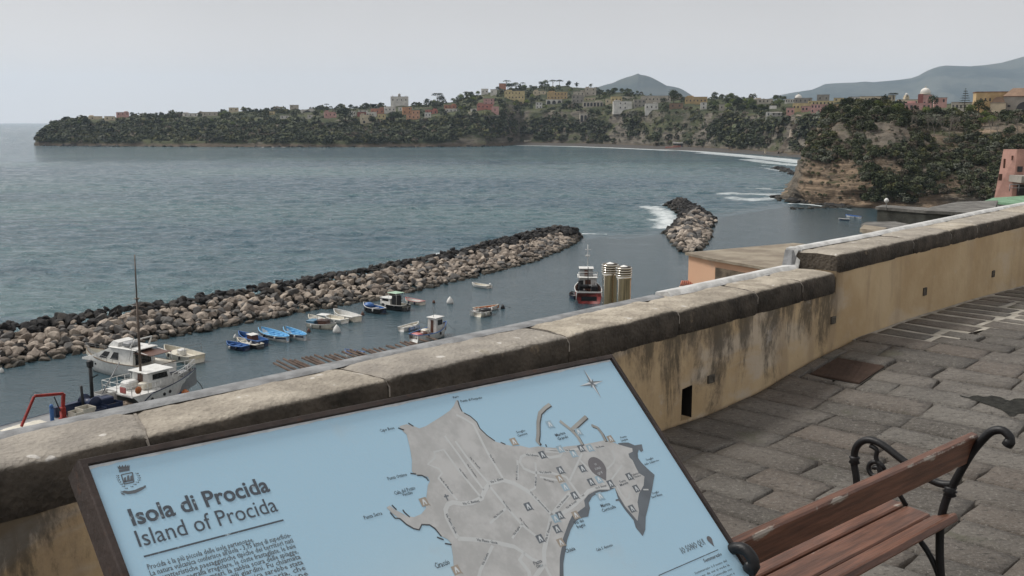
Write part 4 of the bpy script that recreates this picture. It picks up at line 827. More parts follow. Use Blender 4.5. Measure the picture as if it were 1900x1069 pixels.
for m2, s_, lst in ((cliffm, .0105, [(833, 495), (918, 568), (1016, 465), (1022, 560), (1063, 624), (1155, 632), (985, 688), (915, 782), (902, 846), (822, 892), (765, 740), (1277, 655), (1257, 750), (1244, 598)]), (lblue, .0105, [(917, 468), (1057, 463), (980, 490), (940, 648), (1100, 612), (895, 797), (867, 350), (1003, 386), (1105, 690)]), (beigem, .0105, [(697, 433), (1155, 420), (915, 608), (990, 780), (920, 910), (272, 718), (425, 1040)])):
    for x, y in lst: mb = MB(); mw = MB(); icon(mb, mw, x, y, s_); o = mb.build('map_icon', m2, board); mw.build('icon_symbol', whm, o)
pin = []
pa, pb = ZA(1092, 552); ta, tb = ZA(1134, 618)
ax = Vector((ta - pa, tb - pb)); al = ax.normalized(); ap = Vector((-al.y, al.x)); R_ = .030
for k in range(15): an = math.radians(55 + 250 * k / 14); q = Vector((pa, pb)) + al * math.cos(an) * R_ + ap * math.sin(an) * R_; pin.append(B3(q.x, q.y, .0015))
pin.append(B3(ta, tb, .0015)); mb = MB(); mb.add(pin, [tuple(range(16))])
pinm = simple('pin_print', (.16, .155, .165), .5); mb.build('location_pin', pinm, board); mb = MB(); a, b = pan(1316.5, 1001); 
for k in range(1): mb.add([B3(a + .010 * math.sin(t), b - .010 * math.cos(t) , .0012) for t in np.linspace(-2.4, 2.4, 14)] + [B3(a, b + .022, .0012)], [tuple(range(15))])
mb.build('location_pin', pinm, board)
mb = MB(); c_ = Vector(ZA(1068, 157)); tips = [Vector(ZA(*q)) for q in ((1027, 90), (1122, 145), (1110, 225), (1008, 170))]
dk = MB()
for i, t in enumerate(tips):
    d_ = (t - c_); nn = Vector((-d_.y, d_.x)).normalized() * .006; mb.add([B3(c_.x, c_.y, .001), B3(c_.x + nn.x + d_.x * .15, c_.y + nn.y + d_.y * .15, .001), B3(t.x, t.y, .001)], [(0, 1, 2)]); dk.add([B3(c_.x, c_.y, .001), B3(t.x, t.y, .001), B3(c_.x - nn.x + d_.x * .15, c_.y - nn.y + d_.y * .15, .001)], [(0, 1, 2)])
    t2 = (t + tips[(i + 1) % 4] - c_ * 2) * .28 + c_; d_ = t2 - c_; nn = Vector((-d_.y, d_.x)).normalized() * .004; dk.add([B3(c_.x - nn.x, c_.y - nn.y, .0012), B3(c_.x + nn.x, c_.y + nn.y, .0012), B3(t2.x, t2.y, .0012)], [(0, 1, 2)])
a, b = ZA(378, 697); dk.box((0, 0, 0), (0, 0, 0)); ribbon(dk, [(372, 682), (385, 712)], .004, .001); ribbon(dk, [(367, 694), (389, 688)], .004, .001)
mb.build('compass_star', whm, board); dk.build('compass_star', simple('compass_grey', (.17, .19, .21), .5), board)
# municipal crest
ZB = lambda x, y: pan(780 / 1 * 0 + x / 3.698, 780 + y / 3.698)
mb = MB()
def pol(pts, z=ZB, h=.001): mb.add([B3(*z(x, y), h) for x, y in pts], [tuple(range(len(pts)))])
pol([(820, 358), (890, 345), (889, 330), (816, 341)]); pol([(816, 338), (803, 312), (812, 322), (820, 308), (830, 322), (840, 306), (850, 320), (862, 304), (868, 318), (880, 304), (882, 318), (892, 306), (888, 330)])
for a_, b_ in (((832, 374), (908, 358)), ((908, 358), (918, 424)), ((918, 424), (852, 438)), ((852, 438), (832, 374))): ribbon(mb, [a_, b_], .0022, .001, ZB)
for x, y in ((858, 398), (880, 385), (902, 386)): pol([(x - 8, y + 28), (x + 10, y + 24), (x + 6, y - 2), (x + 7, y - 8), (x - 4, y - 6), (x - 8, y)])
pol([(852, 428), (916, 415), (914, 405), (850, 416)])
for k in range(7):
    t = k / 6
    for sx, (x0, y0) in ((-1, (806 + 60 * t ** 2, 385 + 85 * t)), (1, (940 + 22 * math.sin(t * 3.1) - 45 * t ** 2 * .8, 370 + 88 * t))):
        for sg in (-1, 1): dx, dy = sg * 11, -8 + 3 * t; pol([(x0, y0), (x0 + dx * .6 - 3, y0 + dy * .8 - 4), (x0 + dx, y0 + dy), (x0 + dx * .6 + 3, y0 + dy * .4 + 3)])
pol([(824, 484), (850, 500), (880, 507), (930, 500), (975, 478), (1002, 458), (984, 455), (960, 462), (925, 478), (880, 486), (850, 482), (842, 488)]); pol([(985, 458), (1002, 460), (1000, 446), (985, 450)]); pol([(826, 492), (850, 505), (860, 515), (835, 508)])
mb.build('coat_of_arms', inkg, board)
# lines and lettering
mb = MB(); ribbon(mb, [(267, 1033), (526, 965)], .0035, .001, pan); mb.build('rule_line', inkm, board); mb = MB(); ribbon(mb, [(1222, 1068), (1332.6, 1020)], .0022, .001, pan); mb.build('rule_line', inkm, board)
TXT = []
def txt(s, p0, p1, hgt, ink, nm, bold=0., z=pan, par=None):
    TXT.append((s, Vector(z(*p0)), Vector(z(*p1)), hgt, ink, nm, bold))
txt('Isola di Procida', (247, 975.5), (502, 911), .050, inkm, 'title_lettering', .022)
txt('Island of Procida', (259, 1015.5), (517, 948), .050, inkm, 'title_lettering')
Zt = lambda x, y: (200 + x / 4.75, 850 + y / 4.75)
body = ['Procida è la più piccola delle isole partenopee.', "La natura vulcanica conferisce all'isola - 3,75 kmq di superficie-", 'le caratteristiche paesaggistiche tipiche dei territori nati', 'da crateri: orografia irregolare, le coste frastagliate, le baie', 'racchiuse dai vivi crateri, la sabbia scura delle spiagge,', 'i boschi ombrosi e fertili giardini. Fu chiamata', "così perché di origine vulcanica sarebbe stata", 'abitata fin da epoca millenaria, che', 'oggi ne conserva i segni e viene']
p_a = Vector(pan(*Zt(357, 985))); p_b = Vector(pan(*Zt(1290, 735))); q_b = Vector(pan(*Zt(1617, 695))); q_v = Vector(pan(*Zt(1772, 1030)))
stp = (q_v - q_b) / 7.0
for i, t in enumerate(body):
    e_ = p_b if i == 0 else q_b + Vector((0, stp.y)) * (i - 1); s_ = Vector((p_a.x, (p_a.y if i == 0 else e_.y + (p_a.y - p_b.y))))
    TXT.append((t, s_, Vector((e_.x, e_.y)), .0155, inkg, 'body_lettering', .012))
Zm = lambda x, y: pan(680 + x / 2.5516, 650 + y / 2.5516)
for s, p0, p1, h in (('Capo Bove', (66, 388), (134, 373), .0115), ('Faro', (413, 229), (438, 222), .009), ('Punta di Pioppeto', (448, 247), (549, 228), .010), ('Punta Ottimo', (103, 616), (194, 594), .012), ('Cala del Pozzo', (135, 686), (233, 658), .0135), ('Vecchio', (172, 692), (221, 680), .013), ('Punta Serra', (-8, 802), (76, 778), .013), ('Ciraccio', (330, 1035), (397, 1012), .020), ('Scoglio', (712, 394), (753, 384), .010), ('Cannone', (718, 411), (763, 398), .010), ('Marina', (898, 410), (943, 396), .013), ('Grande', (909, 428), (956, 414), .013), ('Punta', (1205, 419), (1232, 411), .009), ('Lingua', (1208, 433), (1238, 424), .009),
    ('Scoglio', (1326, 524), (1360, 514), .010), ('dello Schiavone', (1318, 546), (1385, 524), .009), ('Scoglio', (1355, 683), (1386, 674), .010), ("Sant'Anna", (1352, 702), (1402, 686), .010), ('Marina', (1113, 745), (1155, 732), .0135), ('Corricella', (1118, 768), (1182, 746), .0135), ('Via dei', (986, 826), (1030, 812), .013), ('bagni', (1000, 844), (1037, 832), .013), ('Chiaia', (945, 962), (990, 945), .015), ('Cala S. Antonio', (1090, 953), (1168, 927), .011), ('Piazza', (795, 1018), (832, 1003), .013), ('Olmo', (808, 1034), (838, 1022), .013), ('Terra', (1200, 630), (1228, 620), .010), ('Murata', (1203, 645), (1240, 630), .010), ('Palazzo', (1256, 597), (1292, 584), .009), ("D'Avalos", (1262, 608), (1300, 596), .009),
    ('Via C. Battisti', (457, 733), (535, 718), .009), ('Via S. Elena', (588, 630), (648, 612), .009), ('Via Flavio Gioia', (372, 775), (420, 868), .010), ('Via Flavio Gioia', (522, 903), (620, 918), .010), ('Via Libertà', (755, 498), (815, 504), .009), ('Via Libertà', (820, 583), (876, 582), .009), ('Via Roma', (1087, 466), (1126, 457), .009), ('Via Roma', (942, 478), (985, 478), .008), ('Via Cavour', (838, 614), (888, 628), .008), ('Via B. Buozzi', (1085, 658), (1136, 644), .008), ('Via M. Scotti', (948, 752), (995, 718), .008), ('Via V. Emanuele', (905, 752), (958, 690), .008), ('Via V. Emanuele', (852, 905), (878, 812), .009), ('Via G. Amendola', (772, 672), (862, 768), .008), ('Via V. Rinaldi', (487, 508), (535, 562), .007), ('Via S. Tommaso', (474, 540), (520, 604), .007), ('Via Ottimo', (436, 562), (475, 610), .007), ('Via R. di Bartolo', (345, 605), (405, 682), .008), ('Via Lavinaio', (643, 715), (682, 765), .007), ('Via Faro', (580, 495), (606, 535), .008), ('Via Cesare', (722, 795), (765, 845), .007), ('Via Vecchia', (606, 798), (648, 762), .008), ('Via Regina', (700, 878), (727, 838), .008), ('Via Salette', (552, 1020), (578, 962), .008), ('Via S. Rocco', (713, 618), (716, 545), .007), ('Via Marcello', (803, 645), (805, 600), .007)):
    TXT.append((s, Vector(Zm(*p0)), Vector(Zm(*p1)), h, inkm, 'map_lettering', .01))
txt('IO', (1078 + 6, 546 + 0), (1092, 543), .010, whm, 'pin_lettering', 0, lambda x, y: Zm(x, y)); txt('SONO', (1084, 568), (1112, 561), .010, whm, 'pin_lettering', 0, Zm); txt('QUI', (1097, 590), (1118, 583), .010, whm, 'pin_lettering', 0, Zm)
txt('IO SONO QUI', (1267, 1028), (1309, 1010), .026, inkg, 'legend_lettering', .01); txt('Semmarezio', (1307, 1044), (1340, 1030), .014, inkg, 'legend_lettering', .02)
for k in range(7):
    a0 = Vector(pan(1290, 1066)); a1 = Vector(pan(1349, 1042)); dv_ = Vector((0, .0125 * k)); TXT.append((['Semmarezio è il nome del', 'luogo da cui si vede la', 'baia della Corricella con', 'il porto dei pescatori e', 'le case colorate sul mare', 'costruite una accanto', "all'altra nel tempo"][k], a0 + dv_, a1 + dv_, .009, inkg, 'body_lettering', .01))
tobs = []
for (s, p0, p1, hgt, ink, nm, bold) in TXT:
    cu = bpy.data.curves.new('t', 'FONT'); cu.body = s; cu.size = 1; cu.offset = bold; cu.fill_mode = 'FRONT'; cu.resolution_u = 3 if hgt > .03 else 1; o = bpy.data.objects.new('t', cu); C.objects.link(o); tobs.append(o)
bpy.context.view_layer.update(); dg = bpy.context.evaluated_depsgraph_get(); groups = {}
for o, (s, p0, p1, hgt, ink, nm, bold) in zip(tobs, TXT):
    me = bpy.data.meshes.new_from_object(o.evaluated_get(dg)); co = [v.co.copy() for v in me.vertices]
    if not co: continue
    x0 = min(c.x for c in co); x1 = max(c.x for c in co); L = (p1 - p0).length; d_ = (p1 - p0) / L; pv_ = Vector((d_.y, -d_.x)); pv_ = pv_ if True else pv_
    vs = []
    for c in co: q = p0 + d_ * ((c.x - x0) / (x1 - x0) * L) + pv_ * (c.y * hgt / 1.02); vs.append(B3(q.x, q.y, .0018))
    g_ = MB(); g_.add(vs, [tuple(p_.vertices) for p_ in me.polygons]); g_.build(nm, ink, board); bpy.data.meshes.remove(me)
for o in tobs: cu = o.data; bpy.data.objects.remove(o); bpy.data.curves.remove(cu)
# stand
foot = Vector((0, 0, 0)); mb = MB()
for a in (.30, BW - .30):
    t_ = B3(a, .45, -dp - .003); b_ = Vector((t_.x, t_.y, 0.0)); mb = MB(); c_ = (t_ + b_) / 2; mb.box(c_, (.06, .06, t_.z + .02), None, -_a); mb.box((b_.x, b_.y, .008), (.18, .18, .012), None, -_a); mb.build('leg', M_iron, board)

# ------------------------------------------------------------------ bench
N0 = atz(1380, 1000, CZ - 1.19); F0 = atz(1815, 805, CZ - 1.19); e = (F0 - N0); BL = e.length; e.normalize()
bench = thing('park_bench', 'weathered brown wooden slat bench with black cast iron scroll arms', 'bench', (N0.x, N0.y, CZ - 2.0), math.atan2(e.y, e.x))
n = N('worn_varnish'); p = n.pos((1, 1, 1)); g1 = n.noise(n.pos((1.2, 14, 14)), 3, 6, .7); w1 = n.noise(n.pos((5, 11, 11)), 1, 6, .72)
col = n.mix(n.ramp(g1, .35, .65), (.070, .031, .019), (.160, .070, .042)); nz = n.normal()
sxx = n.sep(p); edge = n.attr('wear')
col = n.mix(n.ramp(n.math('ADD', n.math('MULTIPLY', w1, .9), n.math('MULTIPLY', edge, .34)), .80, .88), col, n.mix(n.noise(n.pos((2, 30, 30)), 4, 4), (.20, .165, .135), (.40, .36, .31)))
n.bump(n.noise(n.pos((3, 60, 60)), 2, 4), .003, .7); wood = n.fin(col, .42, spec=.45)
iron = simple('cast_iron', (.007, .007, .008), .5, .0, var=.3, scale=20, bump=.0012, bs=120, spec=.35)
def plank(nm, x0, x1, c, d, tilt, wear=1.):
    # c = centre (f, z); d = (width across, thickness); worn edges carried as an attribute
    nx = 50; vs = []; wr = []; hw, ht = d[0] / 2, d[1] / 2; b = .006
    prof = [(-hw, -ht + b), (-hw, ht - b), (-hw + b, ht), (0, ht), (hw - b, ht), (hw, ht - b), (hw, -ht + b), (hw - b, -ht), (-hw + b, -ht)]
    pw = [.3, .9, 1., -.1, 1., .9, .3, -.2, -.2]; ct, st_ = math.cos(tilt), math.sin(tilt)
    for i in range(nx + 1):
        x = x0 + (x1 - x0) * i / nx; en = max(0, 1 - min(i, nx - i) / 3)
        for (a, z), w_ in zip(prof, pw): vs.append((x, c[0] + a * ct - z * st_, c[1] + a * st_ + z * ct)); wr.append(min(1, w_ * wear + en * .8))
    k = len(prof); fs = [(i * k + j, (i + 1) * k + j, (i + 1) * k + (j + 1) % k, i * k + (j + 1) % k) for i in range(nx) for j in range(k)] 
    mb = MB(); mb.add(vs, [f[::-1] for f in fs] + [tuple(range(k))[::-1], tuple(range(nx * k, nx * k + k))]); o = mb.build(nm, wood, bench); at = o.data.attributes.new('wear', 'FLOAT', 'POINT'); at.data.foreach_set('value', wr)
    return o
plank('backrest', -.17, BL + .0, (.030, .747), (.032, .125), math.radians(14), 1.15) if False else None
def back():
    t = math.radians(103); return plank('backrest', -.17, BL, (.028, .748), (.125, .034), t, 1.2)
back()
for (f_, z_, tl_, nm) in ((.100, .437, math.radians(-24), 0), (.213, .422, math.radians(4), 0), (.325, .432, 0, 0), (.445, .432, math.radians(-3), 0)): plank('seat_slat', -.17, BL - .01 - (f_ - .2) * .0, (f_, z_), (.108, .034), tl_, .8)
def arc(c, r0, r1, a0, a1, n_=14): return [(c[0] + (r0 + (r1 - r0) * t) * math.cos(math.radians(a0 + (a1 - a0) * t)), c[1] + (r0 + (r1 - r0) * t) * math.sin(math.radians(a0 + (a1 - a0) * t))) for t in [i / (n_ - 1) for i in range(n_)]]
def smoothc(P, k=6):
    out = []
    for i in range(len(P) - 1):
        p0, p1, p2, p3 = [Vector(P[max(0, min(len(P) - 1, i + d))]) for d in (-1, 0, 1, 2)]
        for j in range(k): t = j / k; out.append(.5 * ((2 * p1) + (p2 - p0) * t + (2 * p0 - 5 * p1 + 4 * p2 - p3) * t * t + (3 * p1 - p0 - 3 * p2 + p3) * t ** 3))
    out.append(Vector(P[-1])); return out
def side(x):
    fr = bpy.data.objects.new('side_frame', None)
    mb = MB(); P3 = lambda pts: [(x, q[0], q[1]) for q in pts]
    post = smoothc([(-.115, .795), (-.125, .825), (-.095, .848), (-.055, .835), (-.02, .79), (.02, .72), (.062, .62), (.095, .53), (.112, .44), (.112, .33), (.098, .20), (.075, .10), (.05, .0)])
    k = len(post); rad = [.0165 if i > 4 else .021 for i in range(k)]; mb.tube(P3(post), rad, 10)
    for z_, f_ in ((.555, .086), (.135, .083)):
        mb.lathe([(.016, -.022), (.026, -.016), (.019, -.006), (.028, 0), (.019, .006), (.026, .016), (.016, .022)], (x, f_, z_), 12)
    arm = smoothc([(.080, .585), (.13, .575), (.20, .59), (.30, .635), (.39, .675), (.455, .675), (.497, .635), (.505, .57), (.490, .50), (.482, .42), (.485, .30), (.505, .15), (.53, 0)]); mb.tube(P3(arm), .0155, 10)
    mb.lathe([(.015, -.018), (.024, -.012), (.018, 0), (.024, .012), (.015, .018)], (x, .503, .575), 12)
    sc_ = smoothc([(.435, .655), (.405, .645), (.405, .61), (.385, .575), (.35, .555)] ); mb.tube(P3(sc_), .010, 8)
    sp_ = arc((.405, .555), .042, .010, 160, -330, 22); mb.tube(P3(sp_), .010, 8); mb.tube(P3([(.345, .56), (.30, .49), (.26, .44)]), .010, 8)
    mb.tube(P3(smoothc([(.11, .40), (.25, .395), (.40, .40), (.485, .41)])), .014, 8)
    mb.tube(P3(smoothc([(.085, .13), (.12, .22), (.18, .30), (.26, .35), (.34, .30), (.42, .22), (.50, .16)])), .012, 8)
    mb.box((x, .055, .004), (.05, .09, .012)); mb.box((x, .53, .004), (.05, .09, .012))
    mb.build('side_frame', iron, bench)
side(-.13); side(BL - .012)
mb = MB()
for x in (-.13, BL - .012):
    for z_ in (.715, .78): mb.lathe([(.007, -.002), (.007, .002), (.003, .004)], (0, 0, 0), 8, Matrix.Translation((x - .0, .0 + .005 - (z_ - .748) * .23 + .001, z_)) @ Matrix.Rotation(math.radians(90), 4, 'X'))
mb.build('bolt', simple('steel_bolt', (.35, .35, .34), .35, .8), bench)

# ------------------------------------------------------------------ boats
def pnt(nm, c, **k): return simple(nm, c, k.pop('rough', .45), var=k.pop('var', .12), scale=2.5, dirt=k.pop('dirt', tuple(x * .72 for x in c)), **k)
bwhite = pnt('boat_white', (.60, .60, .58)); bcream = pnt('boat_cream', (.56, .53, .45)); bblue = pnt('boat_blue', (.045, .13, .34)); bnavy = pnt('boat_navy', (.012, .022, .06)); bsky = pnt('boat_sky_blue', (.16, .42, .68)); bblack = pnt('boat_black', (.012, .013, .015)); bred = pnt('boat_red', (.19, .022, .020)); bgreen = pnt('boat_green', (.30, .45, .33)); bgrey = pnt('boat_grey', (.22, .225, .23)); bbrown = pnt('boat_brown', (.10, .045, .03)); borange = pnt('boat_orange', (.45, .15, .05)); bteal = pnt('boat_teal', (.05, .15, .24)); bglass = simple('boat_glass', (.012, .014, .016), .12, var=.2); bpink = pnt('boat_pink', (.45, .14, .13)); rope = simple('wet_rope', (.06, .055, .045), .9)
def hullgeo(L, B, H, sheer=.25, stern=.75, fine=1.0, rake=.12, nx=18):
    # half-breadth, sheer height and bow rake along the boat; x forward
    st = []
    for i in range(nx + 1):
        t = i / nx; x = -L / 2 + L * t
        w = B / 2 * (stern + (1 - stern) * math.sin(min(1, t / .45) * math.pi / 2)) * (1 - max(0, (t - .45) / .55) ** (2.0 * fine)); 
        if stern < .2: w = B / 2 * max(.02, math.sin(math.pi * (t * .94 + .03)) ** .62)
        z = H * (1 + sheer * (abs(t - .4) / .6) ** 2 * (1.6 if t > .4 else .5)); st.append((x, max(w, .015), z, t))
    return st
def hull(st, m, parent, floor, rail_m=None, deck_m=None, L=5, nm='hull', stripe=None, thick=.06):
    prof = [(0, -.35), (.55, -.22), (.82, 0), (.93, .38), (1, 1)]
    mb = MB(); vs = []; k = len(prof)
    for (x, w, z, t) in st:
        rk = max(0, t - .8) / .2
        for sg in (1, -1):
            for (a, h) in prof: zz = z * h if h > 0 else h; vs.append((x - rk * .10 * L * (1 - max(0, h)) * .6, sg * w * a * (1 if h > .9 else 1 - .25 * rk * (1 - max(h, 0))), zz))
    fs = []; n_ = len(st)
    for i in range(n_ - 1):
        for s_ in range(2):
            for j in range(k - 1): b = (i * 2 + s_) * k + j; f = (b, b + 2 * k, b + 2 * k + 1, b + 1); fs.append(f if s_ else f[::-1])
    fs.append(tuple(list(range(k)) + list(range(2 * k - 1, k, -1)))[::1])
    mb.add(vs, fs, True); h = mb.build(nm, m, parent)
    # interior shell and floor
    mb = MB(); vs = []
    for (x, w, z, t) in st:
        wi = max(.01, w - thick); fl = min(z - .03, floor); vs += [(x, wi, z), (x, wi * .9, fl), (x, -wi * .9, fl), (x, -wi, z)]
    fs = [(i * 4 + j, i * 4 + j + 1, i * 4 + j + 5, i * 4 + j + 4) for i in range(n_ - 1) for j in range(3)]
    fs.append((3, 2, 1, 0)); mb.add(vs, fs); mb.build('deck', deck_m or m, parent)
    # gunwale rail
    mb = MB(); vs = []; g = .045
    for sg in (1, -1):
        for (x, w, z, t) in st: vs += [(x, sg * (w + g * .7), z - g), (x, sg * (w + g * .7), z + .02), (x, sg * max(.0, w - thick - .01), z + .02), (x, sg * max(0, w - thick - .01), z - g)]
    for s_ in range(2):
        for i in range(n_ - 1):
            for j in range(4): b = (s_ * n_ + i) * 4; f = (b + j, b + (j + 1) % 4, b + 4 + (j + 1) % 4, b + 4 + j); fs2 = f if s_ else f[::-1]; mb_f = fs2; mb.f if False else None; (lst := locals().setdefault('_fl', [])).append(fs2) if False else None; fs_all = None; mb.__dict__.setdefault('_q', []).append(fs2)
    q = mb.__dict__.pop('_q'); mb.add(vs, q); x, w, z, t = st[0]; mb.box((x + .02, 0, z), (.07, 2 * w + .05, .06)); mb.build('gunwale', rail_m or m, parent)
    return h
def outboard(parent, x, z, m=bblack):
    mb = MB(); mb.box((x - .18, 0, z + .22), (.34, .26, .34), bev=.06); o = mb.build('outboard_motor', m, parent); mb = MB(); mb.box((x - .16, 0, z - .25), (.14, .08, .8)); mb.build('motor_leg', bgrey, o)
def boat(name, label, cat, bow, stern, B, H, mats, group=None, floor=.18, kind='open', sheer=.28, stern_w=.75, thw=3, L=None, fine=1.):
    a = atz(*bow, 0); b = atz(*stern, 0); d = a - b; Ln = L or d.length; mid = (a + b) / 2
    t = thing(name, label, cat, (mid.x, mid.y, 0), math.atan2(d.y, d.x), group); t.rotation_euler[0] = random.uniform(-.03, .03); H *= .84
    st = hullgeo(Ln, B, H, sheer, stern_w, fine); hull(st, mats[0], t, floor, mats[1], mats[2], Ln)
    mb = MB()
    for k in range(thw):
        x = -Ln * .3 + Ln * .55 * k / max(1, thw - 1); i = min(range(len(st)), key=lambda j: abs(st[j][0] - x)); mb = MB(); mb.box((st[i][0], 0, st[i][2] * .68), (.24, st[i][1] * 1.86, .05)); mb.build('thwart', mats[1], t)
    if Ln > 3.5 and not cat.startswith('dinghy'):
        for sg in (-1, 1):
            for fx in (.25, .55): i = int(fx * len(st)); mb = MB(); mb.lathe([(.03, -.28), (.11, -.2), (.11, .1), (.03, .16)], (st[i][0], sg * (st[i][1] + .10), st[i][2] - .22), 7); mb.build('fender', random.choice((bwhite, bnavy, bblack)), t)
        mb = MB(); x, w, z, q = st[-1]; mb.tube([(x - .1, 0, z), (x + 1.2, .15, z * .35), (x + 2.4, .2, -.1)], .018, 4); mb.build('mooring_line', rope, t)
    return t, st, Ln
def cabin(t, c, d, m, roof_m=None, win=True, open_back=False, taper=.9):
    x, y, z = d; mb = MB(); tx = taper
    vs = [(-x / 2, -y / 2, 0), (x / 2, -y / 2, 0), (x / 2, y / 2, 0), (-x / 2, y / 2, 0), (-x / 2 * tx, -y / 2 * tx, z), (x / 2 * tx - .1 * x, -y / 2 * tx, z), (x / 2 * tx - .1 * x, y / 2 * tx, z), (-x / 2 * tx, y / 2 * tx, z)]
    mb.add(vs, [(0, 1, 5, 4), (1, 2, 6, 5), (2, 3, 7, 6), (3, 0, 4, 7), (4, 5, 6, 7)], False, Matrix.Translation(c)); o = mb.build('cabin', m, t)
    mb = MB(); mb.box((c[0] - .04 * x, c[1], c[2] + z + .03), (x * 1.12, y * 1.08, .07), bev=.03); mb.build('roof', roof_m or m, o)
    if win:
        for sg in (-1, 1):
            wv = MB(); e_ = .97; wv.add([(-x * .32, sg * (y / 2 * e_ + .012), z * .52), (x * .30, sg * (y / 2 * e_ + .012), z * .52), (x * .27, sg * (y / 2 * .93 + .012), z * .86), (-x * .30, sg * (y / 2 * .93 + .012), z * .86)], [(0, 1, 2, 3)], False, Matrix.Translation(c)); wv.build('window', bglass, o)
        wv = MB(); wv.add([(x * .475, -y * .38, z * .5), (x * .475, y * .38, z * .5), (x * .385, y * .36, z * .88), (x * .385, -y * .36, z * .88)], [(0, 1, 2, 3)], False, Matrix.Translation(c)); wv.build('window', bglass, o)
        wv = MB(); wv.add([(-x * .505, -y * .16, .05), (-x * .505, y * .16, .05), (-x * .468, y * .15, z * .85), (-x * .468, -y * .15, z * .85)], [(0, 3, 2, 1)], False, Matrix.Translation(c)); wv.build('door', bbrown, o)
    return o
def rail(t, pts, h, m=bwhite, r=.02, nm='railing', posts=True, mid_=True):
    mb = MB(); P = [Vector(p) for p in pts]; up = Vector((0, 0, h)); mb.tube([p + up for p in P], r, 5)
    if mid_: mb.tube([p + up * .5 for p in P], r * .7, 5)
    if posts:
        for p in P: mb.tube([p, p + up], r, 5)
    return mb.build(nm, m, t)
def awning(t, c, d, m, legs=bgrey):
    mb = MB(); mb.box((c[0], c[1], c[2]), d, bev=.03); o = mb.build('canopy', m, t)
    for sx in (-1, 1):
        for sy in (-1, 1): mb = MB(); mb.tube([(c[0] + sx * d[0] * .42, sy * d[1] * .42, .5), (c[0] + sx * d[0] * .42, sy * d[1] * .42, c[2])], .025, 5); mb.build('canopy_post', legs, o)
# small craft: (bow px), (stern px) at the waterline
boat('rowing_boat', 'bright blue open rowing boat with black bottom, leftmost of the moored group of three', 'rowing boat', (421, 643), (457, 650), 1.7, .62, (bnavy, bblue, bblue), 'small boats moored in the harbour')
boat('rowing_boat', 'white open boat squeezed between a blue rowing boat and a navy boat', 'rowing boat', (440, 636), (483, 647), 1.6, .62, (bblack, bcream, bwhite), 'small boats moored in the harbour')
t, st, L_ = boat('motor_boat', 'navy blue boat with a small white and red cabin box, behind the white open boat', 'motor boat', (443, 627), (490, 642), 1.9, .80, (bnavy, bblue, bblue), 'small boats moored in the harbour', thw=1); cabin(t, (-.4, 0, .3), (1.3, 1.0, .75), bbrown, bwhite, False); 
for (p0, p1, lb) in (((483, 621), (534, 635), 'larger sky blue and white open boat, left of a similar smaller one'), ((529, 620), (566, 632), 'smaller sky blue open boat with a raised rudder, right of the larger one')):
    t, st, L_ = boat('wooden_boat', lb, 'wooden boat', p0, p1, 2.3 if p0[0] < 500 else 1.9, .85, (bwhite, bsky, bsky), 'small boats moored in the harbour', stern_w=.1, thw=4)
    mb = MB(); s0 = [(x, (w + .012) , z * .60) for x, w, z, q in st]; vs = []
    for sg in (1, -1):
        for (x, w, z, q) in st: vs += [(x, sg * (w * .955 + .03), z * .52), (x, sg * (w * .985 + .03), z * .78)]
    nn_ = len(st); mb.add(vs, [(b + 2 * i, b + 2 * i + 2, b + 2 * i + 3, b + 2 * i + 1) for b in (0, 2 * nn_) for i in range(nn_ - 1)]); mb.build('hull_stripe', bnavy, t)
t, st, L_ = boat('motor_boat', 'small white boat with a blue box and red cabin under a frame', 'motor boat', (625, 611), (574, 606), 2.0, .75, (bcream, bwhite, bgrey), 'small boats moored in the harbour', thw=2)
cabin(t, (.2, 0, .3), (1.5, 1.1, .8), bbrown, bbrown, False); awning(t, (.2, 0, 1.9), (1.6, 1.3, .05), bwhite, bbrown); mb = MB(); mb.box((-1.6, 0, .75), (1.3, 1.5, .55), bev=.04); mb.build('storage_box', bteal, t)
boat('motor_boat', 'long white open motor boat at the right end of its cluster', 'motor boat', (620, 585), (663, 597), 2.2, .85, (bcream, bwhite, bwhite), 'small boats moored in the harbour', thw=1)
boat('motor_boat', 'low white open motor boat left of the long white one', 'motor boat', (603, 591), (640, 600), 2.0, .6, (bwhite, bwhite, bcream), 'small boats moored in the harbour', thw=1)
boat('rowing_boat', 'white boat bow showing behind the boat with the blue box', 'rowing boat', (573, 592), (603, 603), 1.8, .6, (bwhite, bcream, bwhite), 'small boats moored in the harbour', thw=2)
t, st, L_ = boat('wooden_boat', 'dark hulled boat with blue covers, left of the white cabin boat', 'wooden boat', (675, 574), (711, 583), 2.3, .95, (bblack, bwhite, bblue), 'small boats moored in the harbour', stern_w=.5)
mb = MB(); mb.lathe([(.85, 0), (.75, .3), (.3, .5), (.02, .55)], (L_ * .22, 0, .75), 10); mb.build('boat_cover', bblue, t)
t, st, L_ = boat('cabin_boat', 'white cabin boat with black hull and pale green canopy', 'cabin boat', (706, 569), (754, 577), 2.6, 1.0, (bblack, bwhite, bcream), 'small boats moored in the harbour', thw=0, floor=.5)
cabin(t, (.9, 0, .75), (2.2, 1.7, .9), bwhite, bwhite); awning(t, (-.6, 0, 2.55), (2.0, 1.8, .07), bgreen, bwhite); mb = MB(); mb.box((-.75, 0, 1.35), (.9, 1.3, 1.6), bev=.1); mb.build('engine_box', bblack, t); outboard(t, -L_ / 2 - .1, .8)
boat('motor_boat', 'small red and white motor boat right of the white cabin boat', 'motor boat', (752, 560), (784, 566), 1.7, .62, (bcream, bpink, bwhite), 'small boats moored in the harbour', thw=1)
t, st, L_ = boat('inflatable_boat', 'white inflatable dinghy alone near the breakwater', 'dinghy', (876, 530), (908, 535), 1.7, .5, (bwhite, bwhite, bcream), 'small boats moored in the harbour', thw=1, stern_w=.9); outboard(t, -L_ / 2, .5, bwhite)
